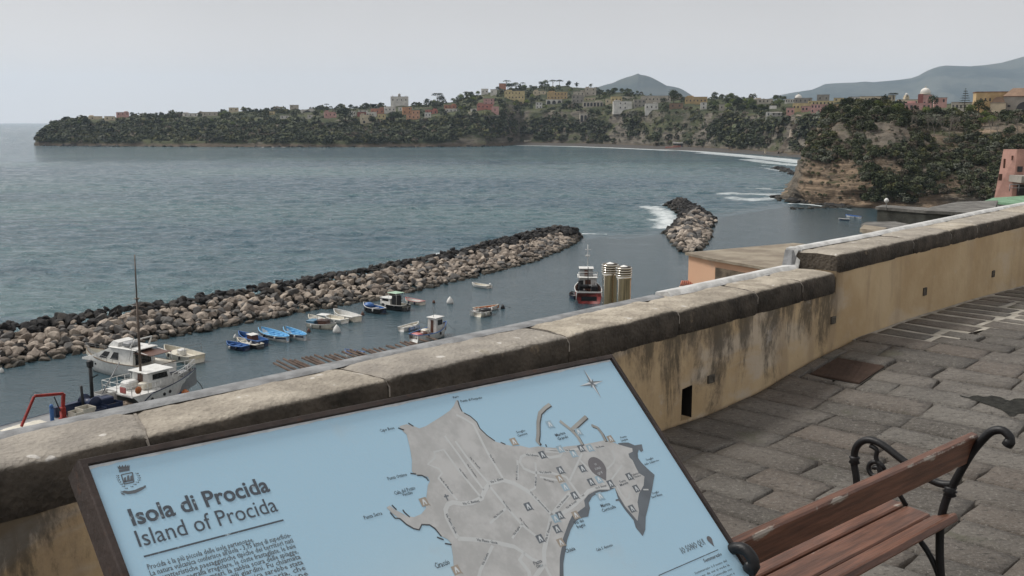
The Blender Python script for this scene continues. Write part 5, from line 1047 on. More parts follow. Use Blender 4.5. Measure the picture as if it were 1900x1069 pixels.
boat('rowing_boat', 'small white rowing boat left of the blue and white fishing boat', 'rowing boat', (777, 606), (744, 615), 1.5, .62, (bwhite, bwhite, bcream), 'small boats moored in the harbour', thw=4)
t, st, L_ = boat('motor_boat', 'white boat with a dark grey cover, middle of the right hand three', 'motor boat', (912, 581), (886, 588), 1.9, .75, (bcream, bwhite, bwhite), 'small boats moored in the harbour', thw=1)
mb = MB(); mb.lathe([(.95, 0), (.85, .2), (.4, .32), (.02, .36)], (L_ * .05, 0, .72), 10); mb.build('boat_cover', bblack, t)
boat('rowing_boat', 'little white boat left of the grey covered boat', 'rowing boat', (872, 586), (893, 584), 1.4, .6, (bwhite, bwhite, bwhite), 'small boats moored in the harbour', thw=2)
boat('rowing_boat', 'white boat with orange stern behind the grey covered boat', 'rowing boat', (926, 573), (880, 578), 1.5, .6, (bwhite, bcream, borange), 'small boats moored in the harbour', thw=3)
boat('rowing_boat', 'distant white rowing boat with blue rail off the near cliff, the right one of two', 'rowing boat', (1569, 402), (1596, 405), 1.7, .6, (bwhite, bblue, bblue), 'rowing boats anchored off the cliff')
boat('rowing_boat', 'distant low white rowing boat off the near cliff, the left one of two', 'rowing boat', (1556, 408), (1576, 409), 1.5, .45, (bnavy, bwhite, bwhite), 'rowing boats anchored off the cliff')
t, st, L_ = boat('motor_boat', 'cream open motor boat behind the large motor yacht, next to the tall mast', 'motor boat', (306, 658), (366, 674), 2.7, 1.05, (bcream, bcream, bcream), thw=0, floor=.45, stern_w=.85)
mb = MB(); mb.box((-.3, 0, .85), (.9, .8, .8), bev=.1); mb.build('console', bwhite, t); rail(t, [(-L_ * .4, 1.1, 1.1), (-L_ * .4, -1.1, 1.1)], 1.0, bgrey, .03); mb = MB(); mb.box((.9, 0, .62), (2.2, 1.6, .3), bev=.08); mb.build('cushion', bcream, t)
t, st, L_ = boat('rowing_boat', 'blue and white boat partly hidden under the wooden beams', 'rowing boat', (640, 660), (672, 664), 1.8, .7, (bwhite, bblue, bwhite), 'small boats moored in the harbour', thw=2)
# fishing boat with cabin
t, st, L_ = boat('fishing_boat', 'blue and white wooden fishing boat with a small white wheelhouse', 'fishing boat', (828, 618), (767, 636), 2.8, 1.15, (bwhite, bblue, bbrown), thw=0, floor=.5, stern_w=.55, sheer=.45)
cabin(t, (L_ * .17, 0, .6), (1.7, 1.5, 2.0), bwhite, bwhite); mb = MB(); mb.tube([(L_ * .1, 0, 2.6), (L_ * .1, 0, 4.0)], .03, 6); mb.build('mast', bgrey, t)
mb = MB(); mb.box((-L_ * .12, .2, .95), (.9, .9, .7), bev=.12); mb.build('winch', bcream, t); mb = MB(); mb.box((-L_ * .36, .2, .8), (1.1, 1.4, .5), bev=.15); mb.build('fishing_net', bpink, t); mb = MB(); mb.box((-L_ * .25, -.3, .9), (.8, .9, .7), bev=.2); mb.build('gear', bbrown, t)
rail(t, [(-L_ * .1, 1.25, 1.15), (-L_ * .3, 1.2, 1.15), (-L_ * .46, .9, 1.2)], .45, bblue, .04, 'bulwark_rail')
# red trawler seen from its stern
a = atz(1095, 563, 0); t = thing('trawler', 'red hulled fishing trawler with white wheelhouse seen stern on', 'fishing boat', (a.x, a.y + 5.4, 0), math.radians(88)); st = hullgeo(11, 4.3, 1.7, .35, .95); hull(st, bred, t, 1.0, bwhite, bbrown, 11)
cabin(t, (1.2, 0, 1.0), (3.6, 3.0, 2.3), bwhite, bwhite); cabin(t, (1.6, .2, 3.3), (2.2, 2.2, 1.3), bgrey, bwhite)
for sg in (-1, 1): mb = MB(); mb.tube([(-5.4, sg * 2.05, .2), (-5.55, sg * 1.9, 2.0)], .06, 6); mb.build('stern_post', bwhite, t)
mb = MB(); mb.box((-5.52, 0, .75), (.05, 2.4, .7)); mb.build('stern_ramp', bblack, t); mb = MB(); mb.box((-5.53, 0, 1.72), (.06, 3.9, .12)); mb.build('stern_band', bwhite, t)
mb = MB(); mb.lathe([(.5, -1.2), (.7, -1.15), (.35, -1.05), (.35, 1.05), (.7, 1.15), (.5, 1.2)], (0, 0, 0), 12, Matrix.Translation((-2.6, .2, 2.2)) @ Matrix.Rotation(math.pi / 2, 4, 'X')); mb.build('net_drum', bblack, t)
mb = MB(); mb.box((-3.4, -.9, 1.8), (1.1, 1.0, 1.4), bev=.1); mb.box((-2.2, 1.2, 2.2), (.8, .8, 2.0), bev=.1); mb.box((-3.8, .9, 1.45), (1.0, 1.4, .6), bev=.15); mb.build('deck_gear', bblack, t)
mb = MB(); mb.tube([(-3.2, .1, 1.2), (-3.2, .1, 5.4)], .06, 6); mb.tube([(-3.2, .1, 5.2), (-2.4, .1, 5.2)], .04, 5); mb.build('mast', bblack, t); mb = MB(); mb.tube([(1.4, 0, 5.0), (1.4, 0, 8.4)], .05, 6); mb.box((1.4, 0, 6.6), (.4, .7, .2)); mb.box((1.4, 0, 7.6), (.2, .9, .06)); mb.build('mast', bwhite, t)
rail(t, [(-1, 1.5, 3.35), (-1, -1.5, 3.35)], .9, bwhite, .05); mb = MB(); mb.box((-3.9, .6, 1.2), (.9, 1.8, .5), bev=.2); mb.build('fishing_net', borange, t)
boat('dinghy', 'small dark dinghy tied to the left side of the red trawler', 'dinghy', (1060, 548), (1072, 556), 1.8, .6, (bnavy, bblack, bgrey), thw=2, L=3.6)

# motor yacht
A = atz(162, 679, 0); B = atz(305, 703, 0); d = A - B; L = d.length; mid = (A + B) / 2
t = thing('motor_yacht', 'large white motor yacht with flybridge moored behind the fishing vessel', 'yacht', (mid.x, mid.y, 0), math.atan2(d.y, d.x)); t.scale = (1, 1, .95); st = hullgeo(L, 4.2, 1.65, .28, .88, 1.1, nx=26)
hull(st, bwhite, t, 1.5, simple('teak_rail', (.16, .11, .07), .6), bcream, L)
def slabx(pts, hw, nm, m, par, taper=.9):      # side outline (x, z) given a half-width, tapering upwards
    z0 = min(p[1] for p in pts); z1 = max(p[1] for p in pts); mb = MB(); n_ = len(pts); f = lambda z: hw * (1 - (1 - taper) * (z - z0) / (z1 - z0 + 1e-6))
    vs = [(x, f(z), z) for x, z in pts] + [(x, -f(z), z) for x, z in pts]; mb.add(vs, [tuple(range(n_)), tuple(range(2 * n_ - 1, n_ - 1, -1))] + [(i, n_ + i, n_ + (i + 1) % n_, (i + 1) % n_) for i in range(n_)]); return mb.build(nm, m, par)
sup = slabx([(-3.2, 1.4), (-3.2, 3.3), (.4, 3.3), (3.6, 1.95), (5.0, 1.6), (5.0, 1.4)], 1.62, 'deckhouse', bwhite, t, .84)
mb = MB(); mb.box((-1.6, 0, 3.36), (4.4, 3.15, .12), bev=.05); mb.build('flybridge_deck', bwhite, t)
for sg in (-1, 1):
    for pts in ([(2.2, 1.95), (1.0, 1.95), (.45, 2.75), (1.3, 2.75)], [(.4, 1.95), (-.9, 1.95), (-.9, 2.8), (-.15, 2.8)]):
        mb = MB(); g = lambda z: 1.62 * (1 - .16 * (z - 1.4) / 1.9) + .025; mb.add([(x, sg * g(z), z) for x, z in pts], [(0, 1, 2, 3)]); mb.build('window', bglass, sup)
mb = MB(); mb.add([(3.55, -1.2, 2.03), (3.55, 1.2, 2.03), (.62, 1.15, 3.26), (.62, -1.15, 3.26)], [(0, 1, 2, 3)]); mb.build('windscreen', bglass, sup)
mb = MB(); mb.add([(-3.22, -1.2, 1.5), (-3.22, 1.2, 1.5), (-3.22, 1.15, 3.15), (-3.22, -1.15, 3.15)], [(0, 3, 2, 1)]); mb.build('cabin_door', bglass, sup)
slabx([(-.6, 3.42), (-.6, 3.9), (.3, 4.05), (.9, 3.42)], 1.25, 'flybridge_cowl', bwhite, t, .85); mb = MB(); mb.box((-1.7, .3, 3.75), (1.2, 1.6, .5), bev=.1); mb.build('flybridge_seat', bgrey, t)
mb = MB(); mb.tube([(-2.6, 1.35, 3.4), (-3.3, 1.2, 4.5), (-3.3, -1.2, 4.5), (-2.6, -1.35, 3.4)], .09, 8); mb.build('radar_arch', bwhite, t)
mb = MB(); mb.box((-4.7, 0, 3.0), (2.8, 3.0, .05)); mb.build('sun_awning', bbrown, t)
for sg in (-1, 1): mb = MB(); mb.tube([(-3.3, sg * 1.35, 3.3), (-6.0, sg * 1.35, 2.9), (-6.1, sg * 1.4, 1.6)], .05, 6); mb.build('awning_frame', bwhite, t)
mb = MB(); mb.box((-L / 2 - .4, 0, .35), (.9, 3.4, .1)); mb.build('swim_platform', bcream, t)
for sg in (-1, 1):
    for x in (2.6, 3.6): mb = MB(); mb.lathe([(.13, 0), (.13, .03)], (0, 0, 0), 10, Matrix.Translation((x, sg * (1.78 if x < 3 else 1.5), 1.12)) @ Matrix.Rotation(math.pi / 2, 4, 'X')); mb.build('porthole', bglass, t)
    pts = [(x, sg * max(.05, w - .1), z) for x, w, z, q in st if x > -1.5][::2]; rail(t, pts, .55, bgrey, .018, 'railing')
mb = MB(); mb.box((-3.8, 2.16, .95), (.95, .06, .5)); mb.build('hull_vent', bgrey, t)

# work boat: white forward superstructure, long working deck, red crane, tall mast
A = atz(366, 730, 0); B = atz(-14, 835, 0); d = A - B; L = d.length; mid = (A + B) / 2
t = thing('fishing_vessel', 'long white and blue fishing vessel with forward wheelhouse and low working deck', 'fishing boat', (mid.x, mid.y, 0), math.atan2(d.y, d.x)); print('vessel', L)
st = []
for i in range(31):
    q = i / 30; x = -L / 2 + L * q; w = 2.6 * (.9 + .1 * min(1, q / .3)) * (1 - max(0, (q - .62) / .38) ** 2.2); z = 1.15 + (0 if q < .60 else min(1, (q - .60) / .06) * .95) + max(0, q - .66) * 1.9; st.append((x, max(w, .03), z, q))
hull(st, bwhite, t, 1.05, bnavy, bgrey, L)
X = lambda q: -L / 2 + L * q
mb = MB(); vs = []
for sg in (-1, 1):
    vs = [(X(.63), sg * 2.56, .1), (X(.70), sg * 2.47, .15), (X(.80), sg * 2.05, .45), (X(.88), sg * 1.50, .95), (X(.86), sg * 1.66, 1.25), (X(.78), sg * 2.22, .95), (X(.70), sg * 2.55, .75), (X(.63), sg * 2.60, .62)]; mb.add(vs, [tuple(range(8)) if sg < 0 else tuple(range(7, -1, -1))])
mb.build('blue_flash', bblue, t)
for q in (.665, .735, .77):
    for sg in (-1, 1): i = min(range(31), key=lambda j: abs(st[j][3] - q)); mb = MB(); mb.lathe([(.16, -.02), (.16, .03)], (0, 0, 0), 12, Matrix.Translation((X(q), sg * (st[i][1] * .975 + .01), 1.50 + (q - .66) * 1.9)) @ Matrix.Rotation(math.pi / 2, 4, 'X')); mb.build('porthole', bblack, t)
mb = MB(); mb.box((X(.65), 0, 2.12), (L * .17, 4.9, .12)); mb.build('upper_deck', bwhite, t)
for sg in (-1, 1): mb = MB(); mb.add([(X(.615), sg * 2.5, 1.1), (X(.57), sg * 2.5, 2.1), (X(.66), sg * 2.5, 2.1), (X(.66), sg * 2.5, 1.1)], [(0, 1, 2, 3)]); mb.build('side_wing', bwhite, t)
wh = cabin(t, (X(.755), 0, 2.2), (2.9, 2.7, 1.55), bwhite, bwhite); 
mb = MB(); mb.box((X(.655), .6, 2.55), (1.4, 1.2, .85), bev=.15); mb.build('funnel', bwhite, t); mb = MB(); mb.box((X(.685), -.9, 2.5), (1.0, 1.0, .7), bev=.1); mb.build('locker', bcream, t)
rail(t, [(X(.57), 2.3, 2.2), (X(.57), 0, 2.2), (X(.57), -2.3, 2.2)], .95, bwhite, .035)
for sg in (-1, 1): rail(t, [(X(.57), sg * 2.3, 2.2), (X(.61), sg * 2.35, 2.2), (X(.65), sg * 2.4, 2.2), (X(.69), sg * 2.4, 2.2), (X(.72), sg * 2.35, 2.2)], .95, bwhite, .035)
pts = [(X(q), 2.6 * (1 - max(0, (q - .62) / .38) ** 2.2) - .15, 1.15 + .95 + (q - .66) * 1.9) for q in (.80, .84, .88, .92, .955, .98)]; rail(t, pts + [(X(.995), 0, 2.75)] + [(x, -y, z) for x, y, z in pts[::-1]], .95, bwhite, .035)
mb = MB(); mb.lathe([(.30, -.1), (.38, 0), (.30, .1)], (0, 0, 0), 14, Matrix.Translation((X(.60), -2.42, 2.7)) @ Matrix.Rotation(math.pi / 2, 4, 'X')); mb.build('lifebuoy', borange, t); mb = MB(); mb.box((X(.562), -1.2, 2.7), (.12, .9, .6), bev=.05); mb.build('life_raft_box', bpink, t)
mb = MB(); mb.lathe([(.12, -.42), (.36, -.2), (.42, 0), (.36, .2), (.12, .42)], (X(.86), -2.0, 1.0), 12); mb.build('fender', borange, t)
mb = MB(); mb.box((X(.93), 0, 2.5), (1.1, .8, .6), bev=.15); mb.lathe([(.3, 0), (.3, .7)], (X(.955), 0, 2.5), 8); mb.build('anchor_winch', bgrey, t)
mb = MB(); z0 = 2.1; mb.tube([(X(.695), 0, z0), (X(.698), 0, 7.0), (X(.700), 0, 11.0)], [.13, .12, .10], 8); mb.tube([(X(.700), 0, 11.0), (X(.703), 0, 15.3)], [.075, .05], 8); mb.tube([(X(.70), -1.5, 10.3), (X(.70), 1.5, 10.3)], .035, 5); mb.lathe([(.28, 0), (.28, .08)], (X(.700), 0, 11.0), 8); mb.tube([(X(.695), 0, 9), (X(.64), 0, 5)], .02, 4); mb.build('mast', simple('mast_wood', (.12, .09, .07), .6), t)
mb = MB(); mb.tube([(X(.985), 0, 1.8), (X(1.03), .3, .8), (X(1.07), .6, -.4)], .04, 6); mb.build('anchor_chain', rope, t)
mb = MB(); mb.box((X(.02) - .3, 0, .85), (.06, 4.2, .8)); mb.build('stern_panel', bwhite, t); mb = MB(); mb.box((X(.035), -2.5, .75), (.5, .08, 1.1)); mb.build('rudder_fender', bnavy, t)
# working deck
cr = thing('deck_crane', 'folded red hydraulic crane on the deck of the fishing vessel', 'crane', t.matrix_basis @ Vector((X(.30), -.3, 1.06)), t.rotation_euler[2])
cr.scale = (.8, .8, .82); crm = simple('crane_red', (.28, .022, .015), .45, var=.3, dirt=(.12, .03, .02)); 
mb = MB(); mb.lathe([(.5, 0), (.5, .25), (.32, .35), (.28, 1.2)], (0, 0, 0), 12); mb.box((0, 0, .9), (.5, .6, 1.2), bev=.05); mb.build('base', crm, cr)
def beam(p0, p1, w_, h_, nm, m, par): p0, p1 = Vector(p0), Vector(p1); mb = MB(); q = (p1 - p0).to_track_quat('Z', 'Y').to_matrix().to_4x4(); mb.box((0, 0, (p1 - p0).length / 2), (w_, h_, (p1 - p0).length), Matrix.Translation(p0) @ q, bev=.05); return mb.build(nm, m, par)
beam((0, 0, 1.0), (.25, 0, 3.0), .34, .38, 'boom', crm, cr); beam((.25, 0, 3.0), (-3.2, 0, 3.5), .32, .30, 'boom', crm, cr); beam((-3.25, 0, 3.45), (-5.0, 0, .5), .30, .26, 'boom', crm, cr)
mb = MB(); mb.tube([(-.3, 0, 1.1), (-.9, 0, 2.9)], .07, 6); mb.build('hydraulic_ram', bblack, cr); mb = MB(); mb.tube([(-3.4, .1, 2.9), (-4.4, .1, 1.2)], .06, 6); mb.build('hydraulic_ram', bblack, cr)
mb = MB(); mb.tube([(-2.3, 0, 3.6), (-3.2, 0, 3.95), (-3.8, 0, 3.3)], .03, 5); mb.build('hose', bblack, cr)
dk = lambda q, y, z=1.07: t.matrix_basis @ Vector((X(q), y, z))
wn = thing('deck_winch', 'dark steel winch gantry with a stubby black mast on the vessel deck', 'winch', dk(.455, .2), t.rotation_euler[2])
mb = MB(); mb.tube([(0, 0, 0), (0, 0, 4.6)], .17, 8); mb.box((0, 0, 4.5), (.5, .5, .7), bev=.08); mb.tube([(0, 0, 3.1), (.3, -.7, 3.5)], .06, 5); mb.build('mast', bblack, wn); mb = MB(); mb.tube([(-.9, .1, 0), (-1.0, .1, 2.6)], .13, 8); mb.build('exhaust_stack', bblack, wn)
mb = MB(); mb.lathe([(.7, -.9), (.75, -.85), (.4, -.8), (.4, .8), (.75, .85), (.7, .9)], (0, 0, 0), 12, Matrix.Translation((-.3, 0, .8)) @ Matrix.Rotation(math.pi / 2, 4, 'X')); mb.box((.9, -.3, .6), (1.4, 1.6, 1.2), bev=.1); mb.box((-1.9, .9, .5), (3.0, .5, .9)); mb.build('winch_drum', bnavy, wn); mb = MB(); mb.tube([(.6, 0, .8), (3.4, .4, 3.9)], .06, 6); mb.build('derrick', bgrey, wn)
def crate(q, y, d, m, lb, nm='fish_crate', z=1.07, group=None, rz=0.):
    c = thing(nm, lb, 'crate', dk(q, y, z), t.rotation_euler[2] + rz, group); x_, y_, z_ = d; mb = MB(); th_ = .05
    mb.box((0, 0, .03), (x_, y_, .06)); 
    for sx in (-1, 1): mb.box((sx * (x_ / 2 - th_ / 2), 0, z_ / 2 + .03), (th_, y_, z_ - .06))
    for sy in (-1, 1): mb.box((0, sy * (y_ / 2 - th_ / 2), z_ / 2 + .03), (x_ - 2 * th_, th_, z_ - .06))
    mb.build('bin', m, c); mb = MB(); mb.box((0, 0, z_ * .62), (x_ - .12, y_ - .12, .1), bev=.04); mb.build('contents', rope, c)
crate(.375, -1.3, (1.3, 1.3, 1.0), bcream, 'beige fish bin beside the red crane'); crate(.335, -1.25, (1.0, 1.2, .8), bcream, 'beige fish bin right at the foot of the red crane'); crate(.425, -1.7, (1.1, .9, .7), bnavy, 'navy crate between the beige bins and the winch'); crate(.50, -1.3, (1.6, 1.2, .8), bnavy, 'long navy crate aft of the winch'); crate(.535, .9, (1.7, 1.5, 1.3), bwhite, 'tall white bin under the wheelhouse overhang')
for q, y, d_, m_, lb in ((.16, .2, (3.9, 2.6, .28), bcream, 'pale folded net spread over the vessel stern'), (.20, -1.6, (2.9, .9, .22), simple('net_olive', (.16, .16, .09), .9), 'olive fishing net heap along the stern rail'), (.56, -1.4, (1.8, 1.3, .5), simple('net_mixed', (.28, .22, .17), .9, var=.6, scale=3), 'brown and white rope heap in front of the wheelhouse')):
    x_, y_, z_ = d_; nx, ny = 26, 16; uu, vv = np.meshgrid(np.linspace(-1, 1, nx), np.linspace(-1, 1, ny)); zz = z_ * (1 - np.maximum(abs(uu), abs(vv)) ** 4) * (1 + .5 * fbm(np.stack([uu * 4, vv * 3, uu * 0 + q * 9], -1), 4)); o = npmesh('fishing_net', np.stack([uu * x_ / 2, vv * y_ / 2, zz], -1).reshape(-1, 3), grid_faces(ny, nx), m_, True); o.location = dk(q, y, 1.06); o.rotation_euler[2] = t.rotation_euler[2]; tag(o, lb, 'fishing net')
mb = MB(); mb.box((0, 0, .8), (.34, .3, 1.5), bev=.1); mb.lathe([(.16, 1.5), (.2, 1.65), (.12, 1.85)], (0, 0, 0), 8); o = mb.build('gas_bottle', bblue, None, dk(.24, -.7)); tag(o, 'upright blue canister standing left of the crane base', 'canister')
# buoys and mooring lines
for x, y, m_, r_, lb in ((625, 617, bwhite, .55, 'white conical mooring buoy beside the boat with the red cabin'), (835, 563, bwhite, .55, 'white mooring buoy alone right of the small red boat'), (673, 585, bbrown, .28, 'small dark red buoy left of the dark hulled boat'), (573, 616, bbrown, .28, 'small red buoy right of the sky blue boats'), (805, 562, bbrown, .25, 'tiny brown buoy left of the white mooring buoy'), (933, 573, bblack, .35, 'small black and orange buoy at the right end of the group of three boats'), (3, 691, bwhite, .28, 'tiny white float near the breakwater at the left edge'), (437, 628, bwhite, .3, 'tiny white float left of the navy boat')):
    mb = MB(); mb.lathe([(r_ * .3, -.3), (r_ * .9, 0), (r_, r_ * .5), (r_ * .7, r_ * 1.2), (r_ * .25, r_ * 1.8), (.02, r_ * 2)], (0, 0, 0), 12); o = mb.build('buoy', m_, None, atz(x, y, 0)); tag(o, lb, 'buoy')

# ------------------------------------------------------------------ placing things on the terrain
_pxA = pxof(TA['G']); _pxC = pxof(TC['G'])
def ground(x, y, which='A'):
    T, (PX, PY) = (TA, _pxA) if which == 'A' else (TC, _pxC); j = int(np.argmin(np.abs(T['xx'] - x))); n_ = T['n'] + (0 if which == 'A' else 3)
    i = 6 + int(np.argmin(np.abs(PY[6:n_, j] - y))); return Vector(T['G'][i, j])
HM = {k: simple('render_' + k, v, .9, var=.18, scale=.25, dirt=tuple(x * .72 for x in v), spec=.1) for k, v in HC.items()}
winm = simple('dark_opening', (.035, .035, .04), .4); roofm = simple('flat_roof', (.24, .21, .18), .9, var=.3, scale=.3); tilem = simple('clay_roof', (.20, .105, .07), .9, var=.4, scale=.6)
DONE = {}
for (x0, y0, x1, y1, c, nc, nr, wh, lb) in H_:
    g_ = ground((x0 + x1) / 2, y1, wh); Y_ = g_.y; a = atr(x0, y1, Y_); b = atr(x1, y1, Y_); tp = atr((x0 + x1) / 2, y0, Y_); w_ = (b - a).length; h_ = tp.z - a.z; dp_ = max(5, min(11, w_ * .7)); mid = (a + b) / 2
    wall_like = nc == 0 and nr == 0
    yaw = -math.atan2(mid.x, mid.y) + random.uniform(-.10, .10)
    bld = thing('garden_wall' if wall_like else 'house', lb, 'wall' if wall_like else 'house', (mid.x, mid.y, a.z), yaw); DONE[lb] = (bld, w_, h_, dp_)
    if wall_like: dp_ = 1.5
    if 'modern' in lb: h_ *= .62; 
    mb = MB(); mb.box((0, dp_ / 2, h_ / 2 - 2.5), (w_, dp_, h_ + 5)); 
    if w_ > 14 and not wall_like and random.random() < .7: mb.box((random.choice((-1, 1)) * w_ * .28, dp_ * .6, h_ + .7), (w_ * .3, dp_ * .5, 1.6))
    mb.build('wall', HM[c], bld)
    if not wall_like: mb = MB(); mb.box((0, dp_ / 2, h_ + .08), (w_ + .5, dp_ + .5, .3)); mb.build('roof', roofm if random.random() < .7 else HM[c], bld)
    if nc:
        ww = min(1.3, w_ / nc * .42); hh = min(1.9, h_ / nr * .5)
        for r_ in range(nr):
            for k in range(nc):
                if random.random() < .08: continue
                mb = MB(); mb.box((-w_ / 2 + w_ * (k + .5) / nc, -.02, h_ * (r_ + .52) / nr), (ww * random.uniform(.8, 1.15), .10, hh)); mb.build('window', winm, bld)
    elif nr and not wall_like:                              # arches
        for k in range(nr):
            cx = -w_ / 2 + w_ * (k + .5) / nr; rr = w_ / nr * .33; top_ = h_ * .82; pts = [(cx - rr, .3), (cx + rr, .3)] + [(cx + rr * math.cos(t_), top_ - rr + rr * math.sin(t_)) for t_ in np.linspace(0, math.pi, 9)]
            mb = MB(); mb.add([(px_, -.06, pz_) for px_, pz_ in pts], [tuple(range(len(pts)))]); mb.build('arch', winm, bld)
def dome(par, x, y, z, r, m, lantern=True, nm='dome'):
    mb = MB(); mb.lathe([(r * 1.02, 0), (r, .15 * r)] + [(r * math.cos(a), .15 * r + r * .95 * math.sin(a)) for a in np.linspace(.1, 1.5, 9)], (x, y, z), 20); o = mb.build(nm, m, par)
    if lantern: mb = MB(); mb.lathe([(r * .14, 0), (r * .14, r * .3), (r * .18, r * .32), (.02, r * .5), (.02, r * .75)], (x, y, z + r * 1.06), 10); mb.build('lantern', m, o)
b, w_, h_, d_ = DONE['large white mansion with a little belfry on the skyline']; mb = MB(); mb.box((0, 2, h_ + 1.0), (w_ * .16, 2, 2.2)); o = mb.build('belfry', HM['white'], b); dome(b, 0, 2, h_ + 2.1, w_ * .08, HM['grey'])
for sx in (-.38, .38): mb = MB(); mb.box((w_ * sx, 2, h_ + .8), (.9, .9, 1.8)); mb.build('chimney', HM['white'], b)
b, w_, h_, d_ = DONE['long brown grey block carrying a white dome']; dome(b, -w_ * .28, 4, h_, w_ * .20, HM['white'])
b, w_, h_, d_ = DONE['pink church body with red brown corner under the big dome']; r_ = w_ * .37; mb = MB(); mb.lathe([(r_ * 1.05, 0), (r_ * 1.05, 1.2)], (0, d_ / 2, h_ + .2), 20); mb.build('drum', HM['pale'], b); dome(b, 0, d_ / 2, h_ + 1.3, r_, HM['white']); mb = MB(); mb.box((-w_ * .30, -.1, h_ * .55), (w_ * .36, .4, h_ * 1.05)); mb.build('corner_tower', HM['maroon'], b)
b, w_, h_, d_ = DONE['modern white house standing out on the cliff']; mb = MB(); mb.box((-w_ * .08, 3, h_ + 1.4), (w_ * .42, 4, 2.8)); mb.build('upper_storey', HM['white'], b); mb = MB(); mb.box((w_ * .25, -1.4, h_ * .5), (w_ * .8, 3, .35)); mb.build('terrace', HM['white'], b)
b, w_, h_, d_ = DONE['cream house with a dark arched door low on the slope']; mb = MB(); pts = [(-1.2, 0), (1.2, 0)] + [(1.2 * math.cos(t_), 2.2 + 1.2 * math.sin(t_)) for t_ in np.linspace(0, math.pi, 8)]; mb.add([(p_ - w_ * .15, -.09, q_) for p_, q_ in pts], [tuple(range(len(pts)))]); mb.build('arched_door', winm, b)
# bell tower
g_ = ground(1681, 192); a = atr(1681, 192, g_.y); sc_ = g_.y / F
bt = thing('bell_tower', 'slim pale yellow bell tower with a white cap in the hilltop town', 'bell tower', a, .1); mb = MB(); mb.box((0, 0, 1.2 * sc_ * 5 - 3), (8 * sc_, 8 * sc_, 12 * sc_ + 6)); mb.build('shaft', HM['cream'], bt); mb = MB(); mb.box((0, 0, 13.5 * sc_ - .6), (6 * sc_, 6 * sc_, 5 * sc_)); o = mb.build('belfry', HM['cream'], bt); mb = MB(); mb.box((0, -3.05 * sc_, 13 * sc_), (1.8 * sc_, .1, 3 * sc_)); mb.build('arch', winm, o); dome(bt, 0, 0, 15.5 * sc_, 2.7 * sc_, HM['white'], False, 'cap')
# monastery-like blocks on the near headland, right edge
def block(name, lb, cat, x0, y0, x1, y1, Y_, m, dp_, rm=roofm, yaw=0., extra=4):
    a = atr(x0, y1, Y_); b = atr(x1, y1, Y_); tp = atr((x0 + x1) / 2, y0, Y_); w_ = (b - a).length; h_ = tp.z - a.z; mid = (a + b) / 2; o = thing(name, lb, cat, (mid.x, mid.y, a.z), -math.atan2(mid.x, mid.y) + yaw)
    mb = MB(); mb.box((0, dp_ / 2, h_ / 2 - extra / 2), (w_, dp_, h_ + extra)); mb.build('wall', m, o); mb = MB(); mb.box((0, dp_ / 2, h_ + .1), (w_ + .6, dp_ + .6, .3)); mb.build('roof', rm, o); return o, w_, h_
Yc = ground(1850, 203, 'C').y + 4
o, w_, h_ = block('monastery', 'large ochre monastery block with brown tiled flat roof above the near cliff', 'building', 1812, 171, 1872, 206, Yc + 8, HM['ochre'], 12, tilem, .12)
for k in range(3): mb = MB(); mb.box((-w_ * .36 + k * w_ * .13, -.05, h_ * .6), (.6, .1, 1.3)); mb.build('window', winm, o)
o, w_, h_ = block('vaulted_hall', 'pale plastered hall with a brown barrel vaulted roof before the ochre monastery', 'building', 1838, 191, 1864, 206, Yc + 2, HM['cream'], 5, roofm, 0)
mb = MB(); n_ = 12; vs = []
for yy_ in (-.1, 5.1):
    for t_ in np.linspace(0, math.pi, n_): vs.append((math.cos(t_) * w_ * .42, yy_, h_ + math.sin(t_) * w_ * .42))
mb.add(vs, [(i, i + 1, n_ + i + 1, n_ + i) for i in range(n_ - 1)] + [tuple(range(n_))[::-1], tuple(range(n_, 2 * n_))]); mb.build('vault', HM['brown'], o)
o, w_, h_ = block('chapel', 'grey plastered church front with a hipped brown roof at the right edge', 'church', 1864, 179, 1925, 206, Yc, HM['grey'], 9, tilem, 0)
mb = MB(); w2 = w_ / 2; mb.add([(-w2 - .4, -.4, h_ + .2), (w2 + .4, -.4, h_ + .2), (w2 + .4, 9.4, h_ + .2), (-w2 - .4, 9.4, h_ + .2), (-w2 * .55, 3, h_ + 3.6), (w2 * .8, 3, h_ + 3.6), (w2 * .8, 6, h_ + 3.6), (-w2 * .55, 6, h_ + 3.6)], [(0, 1, 5, 4), (1, 2, 6, 5), (2, 3, 7, 6), (3, 0, 4, 7), (4, 5, 6, 7)]); mb.build('hipped_roof', HM['brown'], o)
mb = MB(); pts = [(-3.6, 0), (3.6, 0)] + [(3.6 * math.cos(t_), 1.0 + 3.0 * math.sin(t_)) for t_ in np.linspace(0, math.pi, 12)]; mb.add([(p_ + w_ * .12, -.06, q_) for p_, q_ in pts], [tuple(range(len(pts)))]); mb.build('arch', winm, o); mb = MB(); mb.box((-w_ * .34, -.04, h_ * .35), (1.1, .1, .9)); mb.build('window', winm, o)
